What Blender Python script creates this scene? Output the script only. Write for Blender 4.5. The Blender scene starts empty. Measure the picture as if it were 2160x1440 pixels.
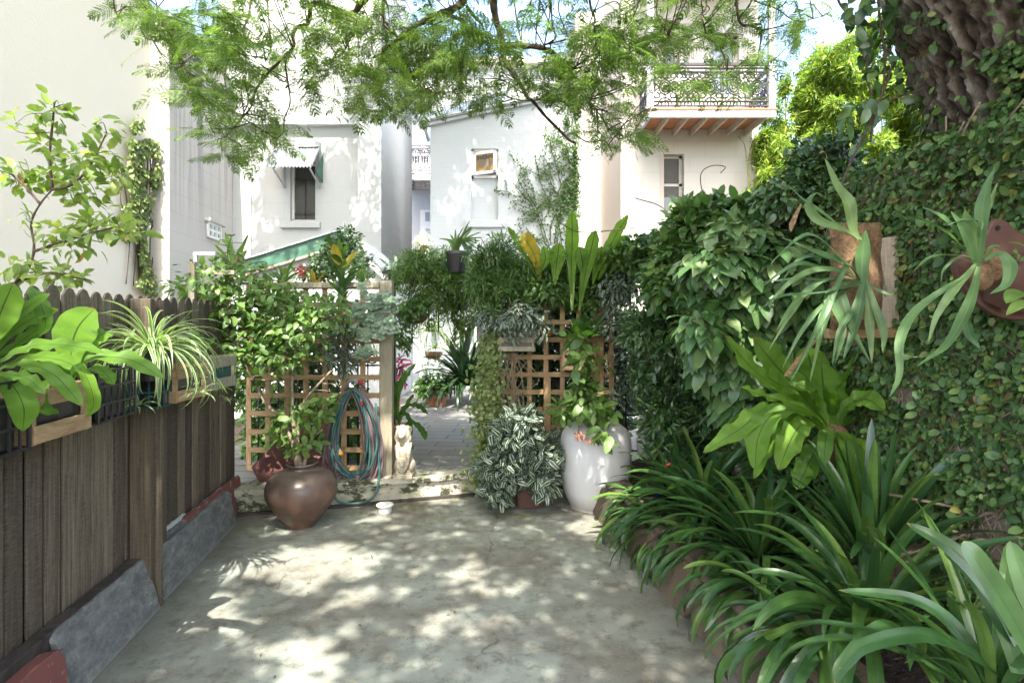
import bpy, math, random
import numpy as np
from mathutils import Vector, Matrix, noise
R = math.radians
rng = np.random.default_rng(7)
random.seed(7)
C = bpy.context.scene.collection
# ------------------------------------------------------------------ camera, sky, sun, exposure
F, CX, HY, EH = 1200.0, 1080.0, 680.0, 1.56        # focal length in photo pixels, principal column, horizon row, eye height
cd = bpy.data.cameras.new("camera"); cam = bpy.data.objects.new("camera", cd); C.objects.link(cam)
cam.location = (0, 0, EH); cam.rotation_euler = (R(90), 0, 0)
cd.sensor_width = 36; cd.lens = 36*F/2160; cd.shift_y = -40/2160; cd.clip_end = 2000; cd.clip_start = 0.05
bpy.context.scene.camera = cam
SUN_EL, SUN_AZ = 57.0, 1.0
w = bpy.data.worlds.new("World"); bpy.context.scene.world = w; w.use_nodes = True
nt = w.node_tree; nt.nodes.clear()
sky = nt.nodes.new("ShaderNodeTexSky"); sky.sky_type = 'NISHITA'; sky.sun_disc = False
sky.sun_elevation = R(SUN_EL); sky.sun_rotation = R(180+SUN_AZ); sky.air_density = 1.0; sky.dust_density = 4.0; sky.ozone_density = 0.8
bg = nt.nodes.new("ShaderNodeBackground"); bg.inputs[1].default_value = 0.15
out = nt.nodes.new("ShaderNodeOutputWorld"); nt.links.new(sky.outputs[0], bg.inputs[0]); nt.links.new(bg.outputs[0], out.inputs[0])
sd = bpy.data.lights.new("sun", 'SUN'); sd.energy = 2.3; sd.angle = R(0.53); sd.color = (1.0, 0.965, 0.90)
sun = bpy.data.objects.new("sun", sd); C.objects.link(sun)
SDIR = Vector((-math.sin(R(SUN_AZ))*math.cos(R(SUN_EL)), math.cos(R(SUN_AZ))*math.cos(R(SUN_EL)), -math.sin(R(SUN_EL))))  # travel direction
sun.rotation_euler = SDIR.to_track_quat('-Z', 'Y').to_euler()
vs = bpy.context.scene.view_settings; vs.view_transform = 'Standard'; vs.look = 'None'; vs.gamma = 1; vs.use_curve_mapping = False
vs.exposure = 2.85
vs.use_white_balance = True; vs.white_balance_temperature = 6650; vs.white_balance_tint = 10
bpy.context.scene.cycles.max_bounces = 8; bpy.context.scene.cycles.diffuse_bounces = 5; bpy.context.scene.cycles.transmission_bounces = 5
bpy.context.scene.cycles.sample_clamp_indirect = 6
# ------------------------------------------------------------------ helpers
def D(px, py, Y): return np.array([(px-CX)/F*Y, Y, EH-(py-HY)/F*Y])
def G(px, py, z=0.0): return D(px, py, F*(EH-z)/(py-HY))
DX, DY = -0.1483, 0.9889            # the direction the side fence runs in
def W(t, s, z=0.0): return np.array([t*DX+s*DY, t*DY-s*DX, z])
AT, AS, AZ = np.array([DX, DY, 0]), np.array([DY, -DX, 0]), np.array([0, 0, 1.0])
V3 = lambda *a: np.array(a, float)
def unit(a): a = np.asarray(a, float); return a/(np.linalg.norm(a)+1e-12)
def T_at(px, s):                     # the t at which the plane s is seen in column px
    k = (px-CX)/F
    return (s*DY + k*s*DX)/(k*DY-DX)
class MB:
    def __init__(s): s.v = []; s.f = []; s.u = []; s.n = 0
    def add(s, v, faces, uv=None):
        v = np.asarray(v, float); s.v.append(v)
        s.u.append(np.zeros((len(v), 2)) if uv is None else np.asarray(uv, float))
        for fa in faces:
            fa = np.asarray(fa, np.int64)
            s.f.append(fa+s.n)
        s.n += len(v); return s
    def box(s, o, a, b, c):           # corner o, edge vectors a b c
        o, a, b, c = map(lambda q: np.asarray(q, float), (o, a, b, c))
        v = [o, o+a, o+a+b, o+b, o+c, o+a+c, o+a+b+c, o+b+c]
        q = [[0,3,2,1],[4,5,6,7],[0,1,5,4],[1,2,6,5],[2,3,7,6],[3,0,4,7]]
        if np.dot(np.cross(a, b), c) < 0: q = [x[::-1] for x in q]
        return s.add(v, [np.array(q)])
    def cbox(s, c, sx, sy, sz, ax=(1,0,0), ay=(0,1,0), az=(0,0,1)):
        ax, ay, az = np.asarray(ax, float)*sx, np.asarray(ay, float)*sy, np.asarray(az, float)*sz
        return s.box(np.asarray(c)-ax/2-ay/2-az/2, ax, ay, az)
    def tube(s, pts, r, k=8, cap=True, jit=0):
        pts = np.asarray(pts, float); n = len(pts); r = np.full(n, r) if np.isscalar(r) else np.asarray(r, float)
        tg = np.gradient(pts, axis=0); tg /= np.linalg.norm(tg, axis=1)[:, None]+1e-9
        ref = V3(0, 0, 1) if abs(tg[0][2]) < .9 else V3(1, 0, 0)
        a = unit(np.cross(tg[0], ref)); vv = []; uv = []
        for i in range(n):
            a = unit(a-np.dot(a, tg[i])*tg[i]); b = np.cross(tg[i], a)
            th = np.arange(k)*2*math.pi/k
            rr = r[i]*(1+jit*(rng.random(k)-.5))
            vv.append(pts[i]+np.outer(np.cos(th)*rr, a)+np.outer(np.sin(th)*rr, b)); uv += [[j/k, i/n] for j in range(k)]
        vv = np.concatenate(vv); i = np.arange(n-1)[:, None]*k; j = np.arange(k)[None]; j2 = (j+1) % k
        q = np.stack([i+j, i+j2, i+k+j2, i+k+j], -1).reshape(-1, 4)
        s.add(vv, [q], uv)
        if cap:
            s.f.append(np.arange(k)[::-1][None]+s.n-len(vv)); s.f.append(np.arange(k)[None]+s.n-k)
        return s
    def lathe(s, c, prof, k=40, axis=(0,0,1), sq=None):
        ax = unit(axis); ref = V3(1,0,0) if abs(ax[0]) < .9 else V3(0,1,0); a = unit(ref-np.dot(ref, ax)*ax); b = np.cross(ax, a)
        th = np.arange(k)*2*math.pi/k; vv = []
        for r, z in prof:
            rr = np.full(k, r)
            if sq: rr = r/np.maximum(np.abs(np.cos(th))**sq+np.abs(np.sin(th))**sq, 1e-6)**(1/sq)
            vv.append(np.asarray(c)+ax*z+np.outer(np.cos(th)*rr, a)+np.outer(np.sin(th)*rr, b))
        n = len(prof); vv = np.concatenate(vv); i = np.arange(n-1)[:, None]*k; j = np.arange(k)[None]; j2 = (j+1) % k
        return s.add(vv, [np.stack([i+j, i+j2, i+k+j2, i+k+j], -1).reshape(-1, 4)])
    def prism(s, pts, ext):           # planar polygon extruded by ext
        p = np.asarray(pts, float); n = len(p); v = np.concatenate([p, p+np.asarray(ext)])
        i = np.arange(n); j = (i+1) % n
        return s.add(v, [np.arange(n)[::-1][None], (np.arange(n)+n)[None], np.stack([i, j, j+n, i+n], -1)])
    def grid(s, P):                   # P (a,b,3)
        a, b = P.shape[:2]; i = np.arange(a-1)[:, None]*b; j = np.arange(b-1)[None]
        uv = np.stack(np.meshgrid(np.linspace(0, 1, a), np.linspace(0, 1, b), indexing='ij'), -1).reshape(-1, 2)
        return s.add(P.reshape(-1, 3), [np.stack([i+j, i+b+j, i+b+j+1, i+j+1], -1).reshape(-1, 4)], uv)
    def leaves(s, T, P, Dr, N, sc, wid=1.0):   # template (verts, faces, uv), N instances
        P = np.asarray(P, float); Dr = np.asarray(Dr, float); N = np.asarray(N, float); m = len(P)
        if m == 0: return s
        Dr = Dr/(np.linalg.norm(Dr, axis=1)[:, None]+1e-9)
        N = N-np.sum(N*Dr, 1)[:, None]*Dr; N /= np.linalg.norm(N, axis=1)[:, None]+1e-9
        S = np.cross(N, Dr); sc = np.broadcast_to(np.asarray(sc, float), (m,)); wid = np.broadcast_to(np.asarray(wid, float), (m,))
        tv, tf, tu = T; k = len(tv)
        v = P[:, None]+sc[:, None, None]*(tv[None, :, 0:1]*Dr[:, None]+tv[None, :, 1:2]*wid[:, None, None]*S[:, None]+tv[None, :, 2:3]*N[:, None])
        off = np.arange(m)*k
        s.add(v.reshape(-1, 3), [(np.asarray(f)[None]+off[:, None, None]).reshape(-1, np.asarray(f).shape[1]) for f in tf], np.tile(tu, (m, 1)))
        return s
    def data(s, name):
        v = np.concatenate(s.v); u = np.concatenate(s.u)
        me = bpy.data.meshes.new(name); me.vertices.add(len(v))
        loops = np.concatenate([f.reshape(-1) for f in s.f]); tot = np.concatenate([np.full(len(f), f.shape[1]) for f in s.f])
        me.loops.add(len(loops)); me.polygons.add(len(tot))
        me.loops.foreach_set("vertex_index", loops.astype(np.int32))
        st = np.concatenate([[0], np.cumsum(tot)[:-1]]); me.polygons.foreach_set("loop_start", st.astype(np.int32)); me.polygons.foreach_set("loop_total", tot.astype(np.int32))
        return me, v, u, loops
def place(o, parent, org):
    o.location = org
    if parent is not None:
        o.parent = parent; o.matrix_parent_inverse = Matrix.Translation(-Vector(parent["_o"]))
def obj(name, mb, mat, parent=None, smooth=False, bevel=0, weld=False):
    me, v, u, loops = mb.data(name)
    org = np.array([v[:, 0].mean(), v[:, 1].mean(), v[:, 2].min()])
    me.vertices.foreach_set("co", (v-org).astype(np.float32).reshape(-1)); 
    uvl = me.uv_layers.new(name="UVMap"); uvl.data.foreach_set("uv", u[loops].astype(np.float32).reshape(-1))
    me.update(calc_edges=True); me.validate()
    me.polygons.foreach_set("use_smooth", np.full(len(me.polygons), bool(smooth)))
    me.materials.append(mat)
    o = bpy.data.objects.new(name, me); C.objects.link(o); o["_o"] = [float(x) for x in org]; place(o, parent, org)
    if bevel:
        b = o.modifiers.new("b", 'BEVEL'); b.width = bevel; b.segments = 2; b.limit_method = 'ANGLE'
        if not smooth: b.harden_normals = False
    return o
def tag(o, label=None, cat=None, group=None, kind=None):
    if label: o["label"] = label
    if cat: o["category"] = cat
    if group: o["group"] = group
    if kind: o["kind"] = kind
    return o
def thing(name, label, cat, loc, group=None):
    o = bpy.data.objects.new(name, None); C.objects.link(o); o.location = loc; o["_o"] = [float(x) for x in loc]
    o.empty_display_size = .1
    return tag(o, label, cat, group)
def cat_rom(pts, n):
    p = np.asarray(pts, float)
    if len(p) == 2: return p[0]+np.linspace(0, 1, n)[:, None]*(p[1]-p[0])
    p = np.vstack([2*p[0]-p[1], p, 2*p[-1]-p[-2]]); m = len(p)-3; o = []
    for t in np.linspace(0, m-1e-6, n):
        i = int(t); f = t-i; a, b, c, d = p[i], p[i+1], p[i+2], p[i+3]
        o.append(.5*((2*b)+(-a+c)*f+(2*a-5*b+4*c-d)*f*f+(-a+3*b-3*c+d)*f**3))
    return np.array(o)
PROF = {
 'strap': lambda t: np.clip(.62+.9*t, 0, 1)*np.sqrt(np.clip(1-t**3.2, 0, 1)),
 'grass': lambda t: (1-t)**.55*np.clip(.5+3*t, 0, 1),
 'nest': lambda t: np.clip(.16+1.55*t, 0, 1)*np.clip((1-t)*5.0, 0, 1)**.55*(.86+.14*np.sin(t*3.1)),
 'leaf': lambda t: np.sin(math.pi*np.clip(t, 0, 1)**.8)**.8,
 'antler': lambda t: np.clip(.3+1.4*t, 0, 1)*np.clip((1-t)*2.2, 0, 1)**.7,
 'flat': lambda t: np.ones_like(t),
}
def ribbon(mb, pts, w, prof='strap', n=16, normal=None, fold=.18, wave=0, wf=5, across=5, side=None, twist=0):
    p = cat_rom(pts, n); t = np.linspace(0, 1, n); tg = np.gradient(p, axis=0); tg /= np.linalg.norm(tg, axis=1)[:, None]+1e-9
    if side is None:
        nh = normal if normal is not None else unit((V3(0, 0, EH)-p.mean(0)))*.8+V3(0, 0, .7)
        nh = np.broadcast_to(nh, p.shape); sd = np.cross(nh, tg)
    else: sd = np.broadcast_to(side, p.shape)-0
    sd = sd-np.sum(sd*tg, 1)[:, None]*tg; sd = sd/(np.linalg.norm(sd, axis=1)[:, None]+1e-9)
    nn = np.cross(tg, sd)
    if twist:
        a = t*twist; sd, nn = sd*np.cos(a)[:, None]+nn*np.sin(a)[:, None], nn*np.cos(a)[:, None]-sd*np.sin(a)[:, None]
    ww = PROF[prof](t)*w/2; u = np.linspace(-1, 1, across); ph = rng.random()*6; ph2 = rng.random()*6
    P = np.zeros((n, across, 3))
    for j, uu in enumerate(u):
        edge = 1+ (0.10*np.sin(t*wf*7+ph+uu*2)*min(1, wave*30) if abs(uu) > .9 and wave else 0)
        h = fold*abs(uu)*ww + wave*(abs(uu)**1.5)*np.sin(t*wf*2*math.pi+ph+(ph2 if uu > 0 else 0))*np.clip(ww/(w/2), 0, 1)
        P[:, j] = p+sd*(uu*ww*edge)[:, None]+nn*h[:, None]
    a, b = n, across; i = np.arange(a-1)[:, None]*b; j = np.arange(b-1)[None]
    uv = np.stack(np.meshgrid(t, (u+1)/2, indexing='ij'), -1)[..., ::-1].reshape(-1, 2)
    mb.add(P.reshape(-1, 3), [np.stack([i+j, i+b+j, i+b+j+1, i+j+1], -1).reshape(-1, 4)], uv)
def rosette(mb, base, n, L, w, e=(80, 35), droop=(40, 90), az=(0, 360), prof='strap', seg=12, fold=.25, wave=0, spread=.03, across=5, ws=None, wf=5):
    base = np.asarray(base, float)
    for i in range(n):
        q = (i+rng.random()*.9)/n; a = R(az[0]+(az[1]-az[0])*((i*0.618034) % 1)+rng.normal()*8)
        e0 = R(e[0]+(e[1]-e[0])*q+rng.normal()*4); dr = R(droop[0]+(droop[1]-droop[0])*q+rng.normal()*8)
        ll = (L[0]+(L[1]-L[0])*rng.random()); h = V3(math.sin(a), -math.cos(a), 0); p = base+h*spread*(.2+q); pts = [p]
        bend = rng.normal()*.5
        for k in range(seg):
            f = (k+1)/seg; ee = e0-dr*f**1.3; hh = unit(h+np.cross(V3(0,0,1), h)*bend*f)
            p = p+ll/seg*(hh*math.cos(ee)+V3(0, 0, 1)*math.sin(ee)); pts.append(p)
        ribbon(mb, pts[::2] if seg > 8 else pts, w*(.8+.4*rng.random()), prof, seg+2, side=np.cross(V3(0,0,1), h)+V3(0,0,rng.normal()*.15), fold=fold, wave=wave, wf=wf, across=across, twist=rng.normal()*.35)
def trace(mb, pts, w, Yb, Yt, prof='nest', n=18, fold=.15, wave=0, wf=5, normal=None, across=7, twist=0):   # pts in photo columns/rows; depth runs from Yb at the base to Yt at the tip
    m = len(pts); p = [D(x, y, Yb+(Yt-Yb)*i/(m-1)) for i, (x, y) in enumerate(pts)]
    ribbon(mb, p, w/F*(Yb+Yt)/2, prof, n, fold=fold, wave=wave, wf=wf, normal=normal, across=across, twist=twist)
def leafT(a=.34, wd=.22, tipc=-.12, fold=.05, shape=.75):
    xs = [0, .12, a, shape, 1]; ws = [0, wd*.62, wd, wd*.72, 0]; cz = [0, .015, .02, -.02, tipc]
    v = []; u = []
    for x, z in zip(xs, cz): v.append((x, 0, z)); u.append((.5, x))
    for sgn in (1, -1):
        for x, q, z in zip(xs[1:-1], ws[1:-1], cz[1:-1]): v.append((x, sgn*q, z+fold*q/wd)); u.append((.5+.5*sgn, x))
    tri = [[0, 1, 5], [3, 4, 7], [0, 8, 1], [3, 10, 4]]; quad = [[1, 2, 6, 5], [2, 3, 7, 6], [1, 8, 9, 2], [2, 9, 10, 3]]
    return np.array(v, float), [np.array(tri), np.array(quad)], np.array(u)
T_OV = leafT(.38, .27); T_RND = leafT(.42, .40, -.08, .04, .8); T_LONG = leafT(.36, .15, -.18, .04); T_NAR = leafT(.35, .085, -.12, .02); T_OB = leafT(.6, .24, -.05, .05, .82)
T_SIM = (V3([0,0,0],[.45,.2,.03],[1,0,-.06],[.45,-.2,.03]).reshape(4, 3), [np.array([[0, 1, 2, 3]])], np.array([(.5, 0), (1, .5), (.5, 1), (0, .5)]))
DENS = 1.0
def rdir(n): a = rng.normal(size=(n, 3)); return a/np.linalg.norm(a, axis=1)[:, None]
def mass(mb, blobs, T, size, out=.8, hang=.5, jit=.5, shell=.55, cut=None, wid=1, front=0):
    """leaves in ellipsoids: (center, (rx,ry,rz), count); outward facing, hanging tips"""
    for c, r, n in blobs:
        n = int(n*DENS); d = rdir(n)
        if front: d[:, 1] -= front*rng.random(n); d /= np.linalg.norm(d, axis=1)[:, None]
        rad = (shell+(1-shell)*rng.random(n)**.7)*(1+.18*rng.normal(size=n)*.6)
        bump = np.array([1+.22*noise.noise(Vector(q*2.3)+Vector(c)) for q in d])
        p = np.asarray(c)+d*np.asarray(r)*(rad*bump)[:, None]
        if cut is not None: k = cut(p); p, d = p[k], d[k]
        m = len(p); dr = d*out+V3(0, 0, -hang)+rng.normal(size=(m, 3))*jit
        nn = d*.6+V3(0, -.15, .75)+rng.normal(size=(m, 3))*jit*.6
        mb.leaves(T, p, dr, nn, size*(.45+.95*rng.random(m)), wid)
# ------------------------------------------------------------------ materials
class NT:
    def __init__(s, name):
        s.m = bpy.data.materials.new(name); s.m.use_nodes = True; s.t = s.m.node_tree; s.t.nodes.clear(); s.o = s.t.nodes.new("ShaderNodeOutputMaterial")
    def n(s, typ, ins=None, **pr):
        nd = s.t.nodes.new("ShaderNode"+typ)
        for k, v in pr.items(): setattr(nd, k, v)
        for k, v in (ins or {}).items():
            if isinstance(v, bpy.types.NodeSocket): s.t.links.new(v, nd.inputs[k])
            else: nd.inputs[k].default_value = v
        return nd
    def ramp(s, fac, stops, interp='LINEAR'):
        r = s.n("ValToRGB", {0: fac}); r.color_ramp.interpolation = interp; e = r.color_ramp.elements
        while len(e) < len(stops): e.new(.5)
        for q, (p, c) in zip(e, stops): q.position = p; q.color = (*c, 1) if len(c) == 3 else c
        return r.outputs[0]
    def mix(s, f, a, b, t='MIX'):
        x = s.n("Mix", data_type='RGBA', blend_type=t)
        for k, v in ((0, f), (6, a), (7, b)):
            if isinstance(v, bpy.types.NodeSocket): s.t.links.new(v, x.inputs[k])
            else: x.inputs[k].default_value = (*v, 1) if isinstance(v, tuple) and len(v) == 3 else v
        return x.outputs[2]
    def math(s, op, a, b=0.0, c=0.0): 
        return s.n("Math", {0: a, 1: b, 2: c}, operation=op).outputs[0]
    def noise(s, vec, sc, det=4, rough=.6, dist=0): return s.n("TexNoise", {"Vector": vec, "Scale": sc, "Detail": det, "Roughness": rough, "Distortion": dist}).outputs[0]
    def pos(s): return s.n("NewGeometry").outputs[0]
    def objc(s): return s.n("TexCoord").outputs["Object"]
    def scale(s, vec, sc, rot=(0,0,0)): return s.n("Mapping", {"Vector": vec, "Scale": sc, "Rotation": rot}).outputs[0]
    def fin(s, sh): s.t.links.new(sh, s.o.inputs[0]); return s.m
    def bsdf(s, col, rough=.6, bump=None, bs=.3, bd=.01, metal=0, spec=.4, **kw):
        if isinstance(col, tuple): col = (*col[:3], 1)
        b = s.n("BsdfPrincipled", {"Base Color": col, "Roughness": rough, "Metallic": metal, "Specular IOR Level": spec, **kw})
        if bump is not None:
            bn = s.n("Bump", {"Height": bump, "Strength": bs, "Distance": bd}); s.t.links.new(bn.outputs[0], b.inputs["Normal"])
        return b.outputs[0]
def leafmat(name, stops, trans=.35, rough=.42, rib=None, ribw=.06, ribf=.6, tcol=None, spec=.45, kind=None, veins=0, tip=None):
    k = NT(name); ri = k.n("NewGeometry").outputs["Random Per Island"]
    col = k.ramp(ri, stops); uv = k.n("TexCoord").outputs["UV"]; sp = k.n("SeparateXYZ", {0: uv}); u, v = sp.outputs[0], sp.outputs[1]
    au = k.math('ABSOLUTE', k.math('SUBTRACT', u, .5))
    ns = k.noise(k.pos(), 9, 3); col = k.mix(k.ramp(ns, [(.4, (0,0,0)), (.66, (.55,.55,.55))]), col, (stops[0][1][0]*.75, stops[0][1][1]*.7, stops[0][1][2]*.7))
    if tip:
        tf = k.math('MULTIPLY', k.math('GREATER_THAN', k.math('ADD', v, k.math('MULTIPLY', k.noise(k.pos(), 30, 2), .12)), tip[1]), .8); col = k.mix(tf, col, tip[0])
    if kind == 'zebra':
        st = k.math('MULTIPLY', k.math('GREATER_THAN', au, .14), k.math('LESS_THAN', au, .32)); col = k.mix(k.math('MULTIPLY', st, .8), col, (.38, .44, .37))
    if kind == 'edge':
        st = k.math('GREATER_THAN', au, .33); col = k.mix(k.math('MULTIPLY', st, .9), col, (.58, .62, .42))
    if rib is not None:
        rf = k.math('MULTIPLY', k.math('LESS_THAN', au, ribw), ribf); col = k.mix(rf, col, rib)
    bump = None
    if veins:
        wv = k.n("TexWave", {"Vector": uv, "Scale": veins, "Distortion": .8, "Detail": 1}, bands_direction='Y').outputs[0]; bump = wv
    b = k.bsdf(col, rough, bump=bump, bs=.5, bd=.006, spec=spec)
    tc = k.mix(1.0, col, tcol or (1.25, 1.35, .8), 'MULTIPLY')
    tr = k.n("BsdfTranslucent", {"Color": tc})
    mx = k.n("MixShader", {0: trans, 1: b, 2: tr.outputs[0]})
    return k.fin(mx.outputs[0])
def simple(name, col, rough=.6, var=.25, sc=20, metal=0, spec=.4, bs=.2, bd=.004, col2=None, stretch=None, thr=None):
    k = NT(name); p = k.objc(); p = k.scale(p, stretch) if stretch else p
    n1 = k.noise(p, sc, 5); c2 = col2 or tuple(c*(1-var) for c in col)
    c = k.mix(k.ramp(n1, [(.35, (0,0,0)), (.65, (1,1,1))] if not thr else [(thr-.04, (0,0,0)), (thr+.04, (1,1,1))]), col, c2)
    return k.fin(k.bsdf(c, rough, bump=n1, bs=bs, bd=bd, metal=metal, spec=spec))
def wood(name, a, b, c3, grain=(60, 60, 2.2), isl=.55, rough=.8, rot=(0,0,0)):
    k = NT(name); p = k.objc(); ri = k.n("NewGeometry").outputs["Random Per Island"]
    off = k.n("VectorMath", {0: p, 1: k.n("CombineXYZ", {0: k.math('MULTIPLY', ri, 7), 1: 0, 2: k.math('MULTIPLY', ri, 31)}).outputs[0]}, operation='ADD').outputs[0]
    g = k.noise(k.scale(off, grain, rot), 1, 8, .72, .8); big = k.noise(k.scale(off, (6, 6, 1.4)), 1, 3)
    kn = k.n("TexVoronoi", {"Vector": k.scale(off, (9, 9, 2.6)), "Scale": 1}).outputs[0]
    saw = k.noise(k.scale(p, (25, 25, 260)), 1, 2)
    col = k.ramp(g, [(.33, b), (.5, a), (.68, c3)]); col = k.mix(k.math('MULTIPLY', big, .45), col, tuple(x*.55 for x in a))
    col = k.mix(k.math('MULTIPLY', ri, isl), col, tuple(x*.5 for x in b)); col = k.mix(k.math('MULTIPLY', k.ramp(saw, [(.45, (0,0,0)), (.6, (1,1,1))]), .16), col, c3)
    col = k.mix(k.math('MULTIPLY', k.math('LESS_THAN', kn, .09), .6), col, tuple(x*.3 for x in b))
    return k.fin(k.bsdf(col, rough, bump=g, bs=.8, bd=.008, spec=.25))
def plaster(name, col, line=(0.9, .30), lc=.75, stain=0, warm=None):
    k = NT(name); p = k.pos(); sp = k.n("SeparateXYZ", {0: p}); xx = k.math('ADD', sp.outputs[0], k.math('MULTIPLY', sp.outputs[1], .97))
    n1 = k.math('ADD', k.math('MULTIPLY', k.noise(p, 1.3, 7, .7), .6), k.math('MULTIPLY', k.noise(k.scale(p, (3, 3, .35)), 1.5, 6, .7), .5)); n2 = k.noise(p, 40, 4); c = k.mix(k.math('MULTIPLY', n1, .5), col, warm or tuple(x*.86 for x in col)); h = n2
    if line:
        br = k.n("TexBrick", {"Vector": k.n("CombineXYZ", {0: xx, 1: sp.outputs[2], 2: 0}).outputs[0], "Scale": 1.0, "Mortar Size": .006, "Mortar Smooth": .3, "Brick Width": line[0], "Row Height": line[1], "Bias": 0}, offset=.5)
        c = k.mix(k.math('MULTIPLY', br.outputs["Fac"], 1-lc), c, tuple(x*.45 for x in col)); h = k.math('SUBTRACT', k.math('MULTIPLY', n2, .35), br.outputs["Fac"])
    if stain:
        sn = k.noise(k.scale(p, (2.2, 2.2, .12)), 1.6, 5, .7); zz = k.n("MapRange", {0: sp.outputs[2], 1: 3.0, 2: 6.8, 3: 0, 4: 1}).outputs[0]
        c = k.mix(k.math('MULTIPLY', k.ramp(sn, [(.47, (0,0,0)), (.6, (1,1,1))]), k.math('MULTIPLY', zz, stain)), c, (.12, .12, .14))
    return k.fin(k.bsdf(c, .8, bump=h, bs=.35, bd=.008, spec=.2))
M = {}
M['frond'] = leafmat('nest_fern', [(0, (.10, .22, .02)), (.5, (.14, .28, .03)), (1, (.20, .36, .04))], .45, .38, (.03, .045, .01), .022, .8, veins=60, tip=((.2, .15, .05), 1.035))
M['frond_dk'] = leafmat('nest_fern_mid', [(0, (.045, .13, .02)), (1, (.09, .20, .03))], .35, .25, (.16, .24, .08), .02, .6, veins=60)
M['frond_top'] = leafmat('nest_fern_top', [(0, (.13, .25, .03)), (1, (.2, .34, .05))], .5, .35, (.02, .03, .01), .03, .85, veins=60)
M['yellow'] = leafmat('yellowed', [(0, (.35, .2, .02)), (.5, (.5, .36, .03)), (1, (.4, .42, .06))], .4, .5, (.1, .2, .02), .05, .6, veins=60)
M['clivia'] = leafmat('clivia_leaf', [(0, (.03, .08, .025)), (.45, (.045, .11, .032)), (.8, (.07, .155, .035)), (1, (.15, .24, .045))], .22, .28, (.02, .06, .012), .03, .4, spec=.6, veins=0, tip=((.22, .17, .06), 1.04))
M['dark'] = leafmat('dark_glossy', [(0, (.035, .075, .026)), (.6, (.065, .135, .04)), (1, (.13, .21, .065))], .2, .32, (.06, .11, .04), .03, .4, spec=.55)
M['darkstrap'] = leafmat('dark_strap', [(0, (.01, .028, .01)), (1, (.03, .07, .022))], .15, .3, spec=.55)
M['mid'] = leafmat('mid_green', [(0, (.05, .12, .03)), (.5, (.085, .17, .04)), (1, (.16, .25, .06))], .35, .4, (.12, .2, .06), .03, .4)
M['light'] = leafmat('light_green', [(0, (.085, .17, .04)), (.5, (.13, .23, .055)), (1, (.22, .32, .08))], .42, .42, (.16, .25, .07), .03, .4)
M['sapling'] = leafmat('sapling_leaf', [(0, (.15, .25, .055)), (.6, (.24, .34, .08)), (.93, (.33, .40, .11)), (1, (.38, .24, .08))], .5, .45, (.2, .3, .08), .03, .4)
M['fig'] = leafmat('creeping_fig', [(0, (.04, .095, .03)), (.5, (.09, .17, .05)), (.82, (.16, .25, .07)), (.94, (.2, .27, .07)), (.975, (.27, .25, .06)), (1, (.16, .09, .04))], .22, .45, (.14, .2, .08), .04, .45, spec=.35)
M['hoya'] = leafmat('hoya_leaf', [(0, (.05, .12, .035)), (.6, (.095, .18, .06)), (1, (.2, .27, .10))], .25, .36, (.12, .2, .07), .035, .5, spec=.5)
M['zebra'] = leafmat('wandering_leaf', [(0, (.02, .05, .02)), (1, (.045, .08, .03))], .25, .38, kind='zebra', spec=.5)
M['spider'] = leafmat('spider_leaf', [(0, (.11, .22, .05)), (1, (.18, .3, .07))], .4, .38, kind='edge')
M['stag'] = leafmat('staghorn_leaf', [(0, (.06, .13, .05)), (.6, (.10, .19, .065)), (1, (.19, .27, .09))], .3, .45, (.18, .26, .13), .06, .3, spec=.4)
M['silver'] = leafmat('silver_succulent', [(0, (.13, .20, .13)), (1, (.25, .32, .22))], .15, .55, (.2, .3, .2), .05, .3)
M['jac'] = leafmat('jacaranda_leaf', [(0, (.08, .155, .035)), (.5, (.13, .22, .05)), (1, (.24, .32, .07))], .52, .5, spec=.3)
M['bamboo'] = leafmat('bamboo_leaf', [(0, (.08, .18, .02)), (.5, (.19, .29, .04)), (1, (.36, .40, .07))], .5, .5, spec=.3)
M['ivy'] = leafmat('wall_ivy', [(0, (.09, .15, .04)), (.6, (.17, .24, .07)), (1, (.30, .31, .11))], .35, .45)
M['flower'] = leafmat('petal', [(0, (.5, .02, .03)), (1, (.75, .05, .08))], .3, .5)
M['pinkf'] = leafmat('pink_petal', [(0, (.6, .3, .22)), (1, (.8, .5, .4))], .3, .5)
M['maroon'] = leafmat('maroon_leaf', [(0, (.12, .015, .03)), (1, (.3, .05, .1))], .3, .5)
M['orange'] = leafmat('orange_petal', [(0, (.8, .2, .03)), (1, (.9, .35, .05))], .3, .5)
M['cream'] = leafmat('cream_petal', [(0, (.7, .7, .55)), (1, (.8, .8, .7))], .3, .5)
M['twig'] = simple('twig_bark', (.10, .07, .05), .9, .5, 60, bs=.5)
M['branch'] = simple('branch_bark', (.115, .078, .055), .9, .5, 25, bs=.8, bd=.01, col2=(.05, .035, .028))
M['palebark'] = simple('pale_bark', (.28, .22, .15), .9, .4, 30, bs=.5)
M['stem'] = simple('green_stem', (.10, .16, .04), .6, .3, 30)
M['vinestem'] = simple('dry_vine', (.24, .18, .12), .85, .35, 40)
M['fence'] = wood('weathered_paling', (.175, .137, .093), (.055, .043, .031), (.34, .28, .20), (75, 75, 2.6), isl=.85)
M['fencetop'] = M['fence']
M['post'] = wood('weathered_post', (.11, .085, .055), (.045, .036, .024), (.19, .155, .105))
M['sleeper'] = wood('dark_sleeper', (.055, .044, .038), (.022, .018, .016), (.11, .09, .08), (8, 8, 8))
M['pine'] = wood('treated_pine', (.36, .235, .115), (.23, .145, .07), (.47, .34, .19), (50, 50, 3), .35)
M['pinegrey'] = wood('greyed_pine', (.30, .265, .18), (.20, .175, .12), (.40, .365, .27), (50, 50, 3), .2)
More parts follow.
